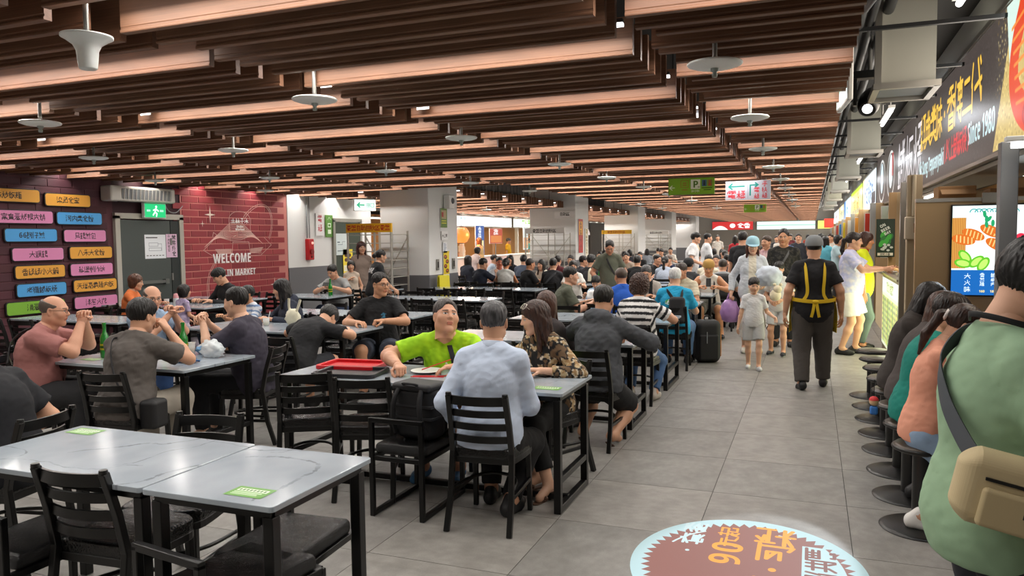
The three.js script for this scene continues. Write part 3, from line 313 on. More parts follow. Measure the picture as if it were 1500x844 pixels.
  part(hd, 'barrel', lathe([[0.001, -0.17], [0.08, -0.16], [0.1, -0.05], [0.1, 0.08], [0.085, 0.15], [0.07, 0.17], [0.05, 0.165]], 28).rotateX(Math.PI / 2), M.black); part(hd, 'lens_glow', cyl(0.045, 0.045, 0.01, 24).rotateX(Math.PI / 2).translate(0, 0, 0.165), glow(0xffffff, 6)); part(pj, 'label_plate', box(0.05, 0.04, 0.004, 0.148, 0.02, 0.05), std(0xd8cf2a, 0.5)); part(pj, 'stem', cyl(0.02, 0.02, 0.36, 12, 0, 0.45, 0), M.dullSteel);
  { const s = new THREE.SpotLight(0xf2faff, 26, 9, 0.112, 0.12, 2); s.position.set(0.42, 2.85, -8.08); s.target.position.set(-0.29, 0, -3.95); s.castShadow = true; s.name = 'beam'; scene.add(s, s.target); }
  // projected advert: the light pattern is painted as a flat disc on the floor
  const disc = thing('projected_advert_decal', 'round brown and pale blue projected advert painted as a disc on the floor tiles', 'advert', [-0.29, 0.0015, -3.95]);
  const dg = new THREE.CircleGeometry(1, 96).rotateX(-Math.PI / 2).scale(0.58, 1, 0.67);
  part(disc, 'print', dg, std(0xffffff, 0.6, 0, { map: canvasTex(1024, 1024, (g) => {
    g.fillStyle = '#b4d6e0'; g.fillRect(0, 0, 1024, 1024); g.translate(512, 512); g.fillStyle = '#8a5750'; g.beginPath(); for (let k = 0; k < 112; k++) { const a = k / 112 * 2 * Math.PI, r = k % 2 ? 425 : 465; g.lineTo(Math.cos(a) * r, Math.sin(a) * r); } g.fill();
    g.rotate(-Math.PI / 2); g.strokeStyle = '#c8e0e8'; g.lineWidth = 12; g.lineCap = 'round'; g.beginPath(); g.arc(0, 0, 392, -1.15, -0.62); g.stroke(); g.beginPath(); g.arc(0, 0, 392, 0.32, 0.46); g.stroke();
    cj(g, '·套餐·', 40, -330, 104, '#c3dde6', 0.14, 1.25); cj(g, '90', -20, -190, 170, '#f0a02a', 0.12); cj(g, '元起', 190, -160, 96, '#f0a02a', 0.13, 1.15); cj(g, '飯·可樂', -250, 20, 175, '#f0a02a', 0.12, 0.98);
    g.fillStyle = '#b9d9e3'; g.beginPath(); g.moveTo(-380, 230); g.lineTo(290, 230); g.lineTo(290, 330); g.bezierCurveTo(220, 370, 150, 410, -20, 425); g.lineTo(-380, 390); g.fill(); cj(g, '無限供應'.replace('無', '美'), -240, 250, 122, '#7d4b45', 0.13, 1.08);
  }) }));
}
// ---------------------------------------------------------------- ducts on the right
for (let k = 0; k < 7; k++) {
  const z = -7.3 - k * 5.3, o = thing('air_duct', ['large grey air duct with steel flange nearest above the black sign', 'second grey air duct above the black sign', 'third grey air duct, above the end of the black sign', 'fourth grey air duct, above the pale sign', 'fifth grey air duct, above the yellow sign', 'sixth grey air duct down the right side', 'farthest grey air duct on the right'][k] ?? 'grey air duct in the row receding above the lit signs', 'duct', [0.69, 2.88, z], 0, 'air ducts above the stall signs');
  part(o, 'duct', box(0.4, 0.84, 0.6, 0.01, 0.45, 0), M.duct); part(o, 'flange', [box(0.48, 0.05, 0.05, 0, 0, 0.33), box(0.48, 0.05, 0.05, 0, 0, -0.33), box(0.05, 0.05, 0.7, -0.22, 0, 0), box(0.05, 0.05, 0.7, 0.22, 0, 0), box(0.05, 0.84, 0.05, -0.21, 0.44, 0.31)], M.steel); part(o, 'grille', box(0.36, 0.012, 0.5, 0.0, 0.01, 0), std(0x7d8488, 0.5, 0.3));
}
for (let k = 0; k < 8; k++) { const o = thing('repeated_batten_light', 'white batten light, one of a row added between the ducts to light the fascia', 'ceiling light', [0.78, 3.02, -4.6 - k * 5.3], 90, 'batten lights added between the ducts'); part(o, 'tube', cyl(0.02, 0.02, 1.2, 12).rotateZ(Math.PI / 2), glow(0xffffff, 3)); part(o, 'housing', [box(1.26, 0.03, 0.07, 0, 0.04, 0), box(0.012, 0.6, 0.012, -0.5, 0.35, 0), box(0.012, 0.6, 0.012, 0.5, 0.35, 0)], M.white); const l = new THREE.RectAreaLight(0xf4f8ff, 26, 1.2, 0.06); l.position.set(0, -0.03, 0.0); l.rotation.set(-Math.PI / 2 - 0.9, 0, 0); l.name = 'glow'; o.add(l); }  // one such batten repeated along the strip, added to light the fascia
// ---------------------------------------------------------------- stall signs along the right
function lightbox(name, label, z0, z1, draw, px, h = 1.07, y = 2.815, strength = 1.15, lamp = 5, x = 1.36, trim = M.dullSteel) {
  const len = z1 - z0, o = thing(name, label, 'sign', [x, y, (z0 + z1) / 2], -90);
  part(o, 'case', rbox(len, h, 0.12, 0.01), trim); part(o, 'trim_rail', [box(len, 0.04, 0.15, 0, h / 2, 0), box(len, 0.03, 0.14, 0, -h / 2, 0)], M.steel);
  part(o, 'face', face(len - 0.04, h - 0.06), std(0x060606, 0.35, 0, { emissive: 0xffffff, emissiveMap: canvasTex(px, Math.max(64, Math.round(px * h / len)), draw), emissiveIntensity: strength }), [0, 0, 0.062]);
  const l = new THREE.RectAreaLight(0xfff6ea, lamp, len * 0.98, h * 0.9); l.position.z = 0.08; l.rotation.y = Math.PI; l.name = 'glow'; o.add(l); return o;
}
{
  const U = (z) => (z + 18.6) / 14.1 * 2048;
  lightbox('stall_sign', 'long dark lit sign with gold characters and prawn picture', -18.6, -4.5, (g, w, h) => {
    g.fillStyle = '#453d3a'; g.fillRect(0, 0, w, h); const r = rng(5); for (let k = 0; k < 5000; k++) { g.fillStyle = `rgba(${r() < 0.5 ? '120,112,108' : '40,34,32'},0.35)`; g.fillRect(r() * w, r() * h, 3, 2); }
    for (const [z, c] of [[-17.3, '#cfe3ec'], [-15.4, '#e8f2f4']]) { g.strokeStyle = '#d8d8d6'; g.lineWidth = 8; g.beginPath(); g.ellipse(U(z), h * 0.56, 100, h * 0.4, 0, 0, 7); g.stroke(); g.fillStyle = c; g.beginPath(); g.ellipse(U(z), h * 0.5, 46, h * 0.3, 0, 0, 7); g.fill(); }
    g.fillStyle = '#a83a3a'; g.fillRect(U(-15.2), h * 0.2, 40, h * 0.4);
    [['鐵', -14.1], ['板', -13.05], ['燒', -12.05]].forEach(([c, z]) => { cj(g, c, U(z), h * 0.2, h * 0.68, '#1c1818', 0.16, 1, false, 1.22); cj(g, c, U(z), h * 0.2, h * 0.68, '#d9d2d4', 0.1, 1, false, 1.22); });
    const gold = (t, z, s, step) => [...t].forEach((c, i) => { cj(g, c, U(z + i * step) + 2, h * 0.16 + 2, s, '#2a1c10', 0.15); cj(g, c, U(z + i * step), h * 0.16, s, '#f2c14a', 0.12); });
    gold('經典美味', -11.3, h * 0.4, 0.44); gold('·', -9.6, h * 0.4, 0.4); gold('香傳二代', -9.2, h * 0.4, 0.44);
    latin(g, 'Lih Sung Teppanyaki', U(-11.45), h * 0.88, h * 0.24, '#cdeef2', 0.82); latin(g, 'Since 1980', U(-8.02), h * 0.84, h * 0.27, '#cdeef2', 0.78); cj(g, '(以上鐵板燒)', U(-9.4), h * 0.66, h * 0.21, '#d8303a', 0.14, 1.04);
    g.fillStyle = '#c9b06a'; g.beginPath(); g.moveTo(U(-6.95), h); g.lineTo(U(-6.35), 0); g.lineTo(w, 0); g.lineTo(w, h); g.fill(); for (let k = 0; k < 900; k++) { g.fillStyle = `rgba(${r() < 0.5 ? '236,218,150' : '150,120,60'},0.5)`; g.fillRect(U(-6.9) + r() * 400, r() * h, 4, 3); }
    g.fillStyle = '#cfe6dc'; g.beginPath(); g.moveTo(U(-6.6), 0); g.lineTo(U(-6.2), 0); g.lineTo(U(-6.45), h * 0.5); g.fill();
    g.strokeStyle = '#d8401c'; g.lineWidth = h * 0.24; g.lineCap = 'round'; g.beginPath(); g.moveTo(U(-6.0), h * 0.06); g.bezierCurveTo(U(-6.45), h * 0.35, U(-6.5), h * 0.7, U(-5.9), h * 0.86); g.stroke(); g.strokeStyle = '#f08a3a'; g.lineWidth = 4; for (let k = 0; k < 7; k++) { g.beginPath(); g.moveTo(U(-6.42 + k * 0.03), h * (0.2 + k * 0.09)); g.lineTo(U(-6.02 + k * 0.02), h * (0.14 + k * 0.1)); g.stroke(); } g.fillStyle = '#c02828'; g.beginPath(); g.ellipse(U(-5.8), h * 0.84, 40, 18, 0, 0, 7); g.fill();
  }, 2048, 1.07, 2.815, 1.0, 2.6);
  const chars = (g, w, h, bg, ink, t, s = 0.5, y = 0.2) => { g.fillStyle = bg; g.fillRect(0, 0, w, h); const size = Math.min(h * s, w / (t.length * 1.2)); cjMid(g, t, w / 2, h * y, size, ink, 0.12); };
  lightbox('stall_sign', 'pale lit sign with blue characters after the dark sign', -23.6, -18.8, (g, w, h) => { chars(g, w, h, '#e6f0f4', '#5b7fae', '大食燒味館', 0.62, 0.16); g.fillStyle = '#f2e9b0'; g.fillRect(0, 0, w * 0.16, h); g.fillStyle = '#3b3a44'; g.fillRect(w * 0.72, h * 0.55, w * 0.25, h * 0.3); }, 512, 0.95, 2.72, 1.2, 5);
  lightbox('stall_sign', 'yellow lit sign with orange characters and lime top edge', -30.5, -23.8, (g, w, h) => { chars(g, w, h, '#eee38a', '#c8842a', '天香小火鍋店'.replace('店', '屋').replace('屋', '館'), 0.5, 0.2); g.fillStyle = '#b8e024'; g.fillRect(0, 0, w, h * 0.12); g.fillStyle = '#6a7078'; for (let k = 0; k < 9; k++) g.fillRect(w * (0.1 + k * 0.09), h * 0.72, w * 0.05, h * 0.16); g.fillStyle = '#f0dc2a'; g.fillRect(0, h * 0.9, w, h * 0.1); }, 512, 0.95, 2.7, 1.2, 5);
  lightbox('stall_sign', 'blue and white lit sign beyond the yellow sign', -37, -30.7, (g, w, h) => { chars(g, w, h, '#cfe6ee', '#4a7a8e', '河內美食', 0.4, 0.3); g.fillStyle = '#2b7fd0'; g.fillRect(0, 0, w * 0.3, h); }, 512, 0.9, 2.68, 1.2, 4);
  lightbox('stall_sign', 'tan framed lit sign far down the right side', -44, -37.4, (g, w, h) => { chars(g, w, h, '#e2d3a0', '#7a8c6a', '土香雞肉飯', 0.45, 0.28); }, 256, 0.9, 2.66, 1.1, 4);
  lightbox('stall_sign', 'farthest pale lit sign on the right side', -54, -44.4, (g, w, h) => { chars(g, w, h, '#dfe9ec', '#a04848', '洋食味', 0.45, 0.28); }, 256, 0.9, 2.66, 1.1, 4);
  one('red_lit_panel', 'small red lit panel at the far end on the right', 'sign', rbox(0.5, 0.5, 0.08, 0.02), glow(0xff3a28, 1.6), [0.85, 2.35, -46]);
}
// ---------------------------------------------------------------- the nearest stall on the right
{
  const s = struct('trim_3'); part(s, 'steel_sheet', rbox(1.9, 1.95, 0.05, 0.008, 1.74, 0.975, -7.14), std(0xc0a47c, 0.36, 0.6)); part(s, 'cap_rail', box(1.9, 0.03, 0.08, 1.74, 1.955, -7.14), M.steel);  // steel partition wall of the near stall
  part(s, 'post', rbox(0.1, 2.26, 0.1, 0.006, 1.16, 1.13, -5.75), std(0x8b8f94, 0.4, 0.5)); part(s, 'sliding_panel', [box(0.5, 2.2, 0.04, 1.5, 1.1, -5.3), box(0.06, 2.2, 0.07, 1.26, 1.1, -5.28)], std(0xa79a84, 0.5, 0.2)); part(s, 'dark_edge', box(0.035, 2.2, 0.05, 1.245, 1.1, -5.55), M.black);
  const scr = thing('menu_screen', 'upright lit menu screen showing chicken and cucumber dish', 'screen', [1.31, 1.545, -7.08]);
  part(scr, 'bezel', rbox(0.54, 0.74, 0.045, 0.008), M.black); part(scr, 'display', face(0.52, 0.715), std(0x050505, 0.25, 0, { emissive: 0xffffff, emissiveIntensity: 1.15, emissiveMap: canvasTex(384, 528, (g, w, h) => {
    g.fillStyle = '#dff0ee'; g.fillRect(0, 0, w, h); g.fillStyle = '#f6faf8'; g.beginPath(); g.ellipse(260, 190, 260, 185, -0.3, 0, 7); g.fill(); g.fillStyle = '#d9a850'; g.fillRect(0, 70, 70, 300); g.strokeStyle = '#b06a30'; g.lineWidth = 5; for (let k = 0; k < 8; k++) { g.beginPath(); g.moveTo(6 + k * 9, 70); g.lineTo(6 + k * 9, 370); g.stroke(); } g.strokeStyle = '#2e9a9a'; g.lineWidth = 5; for (let k = 0; k < 9; k++) { g.beginPath(); g.arc(110 + k * 26, 40, 20, Math.PI, 0); g.stroke(); }
    const r = rng(3); for (const [x, y, a] of [[110, 170, 0.4], [200, 150, 0.5], [270, 170, 0.45], [230, 230, 0.5], [300, 250, 0.5], [60, 200, 0.2]]) { g.save(); g.translate(x, y); g.rotate(a); g.fillStyle = '#d06a24'; g.beginPath(); g.ellipse(0, 0, 62, 30, 0, 0, 7); g.fill(); g.strokeStyle = '#f4c27a'; g.lineWidth = 7; for (let k = -2; k < 3; k++) { g.beginPath(); g.moveTo(k * 20, -20); g.lineTo(k * 20 + 8, 20); g.stroke(); } g.restore(); }
    g.fillStyle = '#1f9a62'; for (let k = 0; k < 16; k++) { g.beginPath(); g.ellipse(240 + (r() - 0.5) * 150, 90 + (r() - 0.5) * 80, 20, 9, r() * 3, 0, 7); g.fill(); } g.fillStyle = '#d8304a'; g.beginPath(); g.arc(350, 190, 26, 0, 7); g.fill();
    for (const [x, y, a] of [[70, 300, 0.9], [60, 340, 0.2], [130, 330, -0.7], [165, 345, -1]]) { g.save(); g.translate(x, y); g.rotate(a); g.fillStyle = '#5fb82a'; g.beginPath(); g.ellipse(0, 0, 46, 26, 0, 0, 7); g.fill(); g.fillStyle = '#b8e86a'; g.beginPath(); g.ellipse(0, 0, 34, 17, 0, 0, 7); g.fill(); g.restore(); }
    g.fillStyle = '#1862ae'; g.fillRect(0, 380, w, 148); cj(g, '大火味', 70, 400, 30, '#dfeeff', 0.12, 1.3, true); for (let c = 0; c < 4; c++) { cj(g, ['香煎雞', '鐵板肉', '土大雞', '小火飯'][c], 150 + c * 56, 398, 22, '#dfeeff', 0.13, 1.2, true); latin(g, ['160', '180', '200', '150'][c], 146 + c * 56, 512, 20, '#ffe28a', 0.9); }
  }) }), [0, 0, 0.024]); part(scr, 'bracket', box(0.1, 0.08, 0.03, 0, 0.42, -0.01), M.steel);
  { const l = new THREE.RectAreaLight(0xeaf6ff, 5, 0.5, 0.7); l.position.z = 0.06; l.rotation.y = Math.PI; l.name = 'glow'; scr.add(l); }
  const ct = thing('stall_counter', 'long dark counter in front of the stools', 'counter', [1.2, 0, -5.9]); part(ct, 'top', rbox(0.42, 0.04, 2.4, 0.008, 0, 0.96, 0), std(0x4d3f33, 0.35)); part(ct, 'front_panel', box(0.06, 0.94, 2.36, -0.08, 0.47, 0), std(0x6a5640, 0.5)); part(ct, 'foot_rail', cyl(0.015, 0.015, 2.3, 10).rotateX(Math.PI / 2).translate(-0.16, 0.18, 0), M.steel);
  const lamp = (name, label, p, len, turn, k) => { const o = thing(name, label, 'ceiling light', p, turn, 'tube lights of the right side stalls'); part(o, 'tube', cyl(0.016, 0.016, len, 14).rotateZ(Math.PI / 2), glow(0xffffff, 4)); part(o, 'batten', rbox(len + 0.06, 0.03, 0.06, 0.006, 0, 0.035, 0), M.white); if (p[0] > 1.9) part(o, 'rod', [box(0.01, 3.66 - p[1] - 0.05, 0.01, -len * 0.4, (3.66 - p[1] + 0.05) / 2, 0), box(0.01, 3.66 - p[1] - 0.05, 0.01, len * 0.4, (3.66 - p[1] + 0.05) / 2, 0)], M.dullSteel); const l = new THREE.RectAreaLight(0xfff1dd, k, len, 0.05); l.position.y = -0.025; l.rotation.x = -Math.PI / 2; l.name = 'glow'; o.add(l); };
  lamp('fluorescent_light', 'upper fluorescent tube inside the near stall', [2.3, 2.42, -8.6], 1.2, 0, 60); lamp('fluorescent_light', 'lower fluorescent tube inside the near stall', [2.3, 2.3, -9.6], 1.2, 0, 60); lamp('fluorescent_light', 'fluorescent tube over the second stall counter', [1.42, 2.165, -11.2], 1.2, 90, 55); lamp('fluorescent_light', 'warm tube hidden under the dark sign edge', [1.62, 2.165, -5.0], 1.2, 0, 40);
  const sh = thing('storage_shelf', 'high shelf with boxes behind the steel partition', 'shelf', [1.7, 0, -8.1]); part(sh, 'board', box(1.5, 0.03, 0.5, 0, 1.95, 0), M.tan); part(sh, 'post', [box(0.04, 1.95, 0.04, -0.7, 0.97, 0.2), box(0.04, 1.95, 0.04, 0.7, 0.97, 0.2)], M.steel);
  [[-0.5, 0.3, 0.14, M.cardboard, 'open cardboard box on the stall shelf, leftmost'], [-0.12, 0.26, 0.11, M.cardboard, 'low cardboard box in the middle of the stall shelf'], [0.2, 0.22, 0.18, std(0x8a4a2a, 0.6), 'red brown carton on the stall shelf'], [0.52, 0.3, 0.24, std(0xc9cdd0, 0.4), 'pale plastic crate at the right of the stall shelf']].forEach(([x, w, h, m, l]) => { const o = thing('storage_box', l, 'box', [1.7 + x, 1.967, -8.0]); part(o, 'carton', rbox(w, h, 0.3, 0.008, 0, h / 2, 0), m); part(o, 'flap', box(w * 0.9, 0.006, 0.12, 0, h + 0.02, 0.16), m, undefined, [0.4, 0, 0]); });
  const pm = struct('trim_4'); part(pm, 'post', rbox(0.13, 2.26, 0.12, 0.008, 0.93, 1.13, -8.5), std(0xa8977b, 0.5)); part(pm, 'pole', rbox(0.055, 2.26, 0.08, 0.005, 0.94, 1.13, -9.6), std(0x8f8c86, 0.35, 0.7));
  const sw = thing('switch_box', 'beige electrical switch box on the stall post', 'switch box', [0.92, 1.74, -8.4]); part(sw, 'case', rbox(0.16, 0.22, 0.09, 0.012), std(0xc9bda6, 0.5)); part(sw, 'lever', box(0.012, 0.09, 0.02, 0, 0, 0.05), std(0xa07a50, 0.5)); one('switch_box_conduit', 'beige conduit running up from the switch box', 'conduit', cyl(0.018, 0.018, 0.4, 10, 0.92, 2.06, -8.42), std(0xc0b399, 0.5));
  // second stall: lit counter front, goods on top
  const c2 = thing('lit_counter', 'stall counter with lit yellow green menu front', 'counter', [1.28, 0, -11.2]); part(c2, 'body', rbox(0.62, 1.12, 2.3, 0.01, 0, 0.56, 0), std(0x8c7a60, 0.45)); part(c2, 'top', rbox(0.7, 0.03, 2.36, 0.006, 0, 1.135, 0), M.steel);
  const lit = part(c2, 'menu_panel', face(2.26, 0.95), std(0x080808, 0.3, 0, { emissive: 0xffffff, emissiveIntensity: 0.95, emissiveMap: canvasTex(512, 216, (g, w, h) => { g.fillStyle = '#dfe6c8'; g.fillRect(0, 0, w, h); g.fillStyle = '#e9f0ea'; g.fillRect(0, 0, w, h * 0.22); cjMid(g, '花食小館香煎', w / 2, 8, 32, '#3d5a4a', 0.12); const r = rng(8); for (let c = 0; c < 14; c++) { g.fillStyle = ['#d8d24a', '#7ea83c', '#c9cf6a', '#b8c878'][c % 4]; g.fillRect(8 + c * 36, h * 0.27, 30, h * 0.68); g.fillStyle = '#3e4a2a'; for (let k = 0; k < 8; k++) g.fillRect(14 + c * 36, h * 0.3 + k * 17, 8 + r() * 14, 8); } }) }), [-0.318, 0.6, 0], [0, -Math.PI / 2, 0]); void lit;
  { const l = new THREE.RectAreaLight(0xf4f6c8, 3, 2.2, 0.9); l.position.set(-0.34, 0.6, 0); l.rotation.y = Math.PI / 2; l.name = 'glow'; c2.add(l); }
  const food = [0xc98a4a, 0xb86a3a, 0xd8b070, 0x8fae50, 0xd0a060]; for (let k = 0; k < 7; k++) { const o = thing('food_tray', `steel tray of ${['fried', 'red', 'pale', 'green', 'golden', 'brown', 'mixed'][k]} food on the second stall counter`, 'tray', [1.12 + (k % 2) * 0.26, 1.152, -12.1 + k * 0.3]); part(o, 'tray', rbox(0.22, 0.04, 0.26, 0.01, 0, 0.02, 0), M.steel); part(o, 'food', Array.from({ length: 9 }, (_, i) => new THREE.IcosahedronGeometry(0.035, 1).scale(1, 0.7, 1).translate(-0.06 + (i % 3) * 0.06, 0.05, -0.07 + Math.floor(i / 3) * 0.07)), std(food[k % 5], 0.6)); }
  const bp = thing('drink_poster', 'dark green drinks poster with bottles on the stall post', 'poster', [1.0, 1.63, -12.5]); part(bp, 'board', slab(0.25, 0.56, 0.015, 0.006, 0.002), M.black); part(bp, 'print', face(0.235, 0.545), notice(0.235, 0.545, (g, w, h) => { g.fillStyle = '#16301c'; g.fillRect(0, 0, w, h); const r = rng(4); for (let k = 0; k < 8; k++) { g.fillStyle = k % 2 ? '#3fae3a' : '#2a7a34'; g.beginPath(); g.ellipse(60 + r() * 150, 230 + r() * 160, 34, 60, 0.5, 0, 7); g.fill(); } for (let k = 0; k < 9; k++) { g.fillStyle = '#c8d0c8'; g.beginPath(); g.ellipse(30 + r() * 190, 400 + r() * 100, 24, 18, 0, 0, 7); g.fill(); } g.save(); g.translate(120, 130); g.rotate(-0.5); latin(g, 'ON', -60, -20, 66, '#e8efe4', 0.9); latin(g, 'BEER', -80, 50, 66, '#e8efe4', 0.9); latin(g, 'DAY', -60, 112, 60, '#e8efe4', 0.9); g.restore(); g.fillStyle = '#e9e4d4'; g.fillRect(16, h - 60, w - 32, 44); cjMid(g, '開食小香'.replace('開', '田'), w / 2, h - 54, 32, '#222', 0.13); }), [0, 0, 0.0165]);
  // row of farther stalls
  const backs = [0xc99a5a, 0xd8b88a, 0xb88a60, 0xc8c0b0, 0xd0a878, 0xbfae98];
  for (let k = 0; k < 10; k++) {
    const z = -14.6 - k * 4.0, o = struct('wall_stall_unit', [0, 0, z]);
    part(o, 'side_wall', rbox(3.3, 2.3, 0.1, 0.01, 2.75, 1.15, 1.95), std(0xb49a74, 0.55)); part(o, 'post', rbox(0.1, 2.3, 0.12, 0.006, 1.1, 1.15, 1.95), std([0xb08d60, 0x9a9a96][k % 2], 0.5));
    part(o, 'back_wall', box(0.08, 2.5, 3.9, 2.9, 1.25, 0), std(backs[k % 6], 0.6));
    const c = thing('stall_counter', ['counter of the third stall on the right', 'counter of the fourth stall on the right'][k] ?? 'stall counter among the far ones on the right', 'counter', [1.45, 0, z], 0, 'far stall counters on the right'); part(c, 'body', rbox(0.6, 1.0, 3.2, 0.01, 0, 0.5, 0), std([0xc9b48c, 0x8f9aa0, 0xb86a4a, 0xd6d2c4][k % 4], 0.5)); part(c, 'top', rbox(0.66, 0.03, 3.24, 0.006, 0, 1.015, 0), M.steel);
    lamp('stall_light', ['tube light inside the third stall on the right', 'tube light inside the fourth stall on the right'][k] ?? 'tube light inside one of the far stalls on the right', [2.0, 2.3, z], 1.3, 90, 50);
    const b = thing('menu_board', `${['green and white', 'red and yellow', 'orange', 'white', 'yellow', 'blue', 'red', 'pale', 'tan', 'grey'][k]} menu board hung at a right side stall`, 'menu board', [1.16, 1.72, z + 1.5]); part(b, 'board', slab(0.36, 0.8, 0.02, 0.01, 0.003), M.white); part(b, 'print', face(0.34, 0.78), notice(0.34, 0.78, (g, w, h) => { g.fillStyle = ['#d8e8dc', '#d8402a', '#e8a040', '#eef0f0', '#ecd83a', '#3a86c8', '#c83a30', '#e8e2d0', '#c8a878', '#b8bcc0'][k]; g.fillRect(0, 0, w, h); cj(g, ['香味小食', '大火鍋店'.slice(0, 3), '煎包味', '食館', '土雞飯'][k % 5], 70, 30, 110, k === 1 ? '#f4d83a' : '#333', 0.12, 1.3, true); }, 128), [0, 0, 0.0215]);
  }
}
// ---------------------------------------------------------------- stools in front of the counter
{
  const proto = thing('bar_stool', 'x', 'stool', [0.6, 0, -4.83]);
  part(proto, 'base', lathe([[0.001, 0], [0.215, 0], [0.22, 0.006], [0.2, 0.016], [0.08, 0.026], [0.056, 0.04], [0.001, 0.04]], 40), M.black); part(proto, 'post', cyl(0.052, 0.052, 0.44, 24, 0, 0.24, 0), M.black); part(proto, 'seat', lathe([[0.001, 0.45], [0.135, 0.45], [0.152, 0.46], [0.152, 0.482], [0.138, 0.494], [0.001, 0.498]], 36), std(0x4a4036, 0.35)); part(proto, 'seat_rim', new THREE.TorusGeometry(0.15, 0.012, 8, 36).rotateX(Math.PI / 2).translate(0, 0.47, 0), M.black);
  const names = ['black stool under the woman in peach', 'black stool under the person in teal', 'black stool under the woman with long brown hair', 'black stool under the woman in the dark jacket', 'first vacant black stool after the woman in the dark jacket', 'vacant black stool beyond the seated women', 'farthest vacant black stool near the lit counter', 'vacant stool second from the far end of the counter row'];
  [-4.83, -5.39, -5.95, -6.52, -7.05, -7.6, -8.7, -8.15].forEach((z, i) => (i ? copyOf(proto, [0.6, 0, z], 0, names[i]) : (proto.userData.label = names[0])));
}
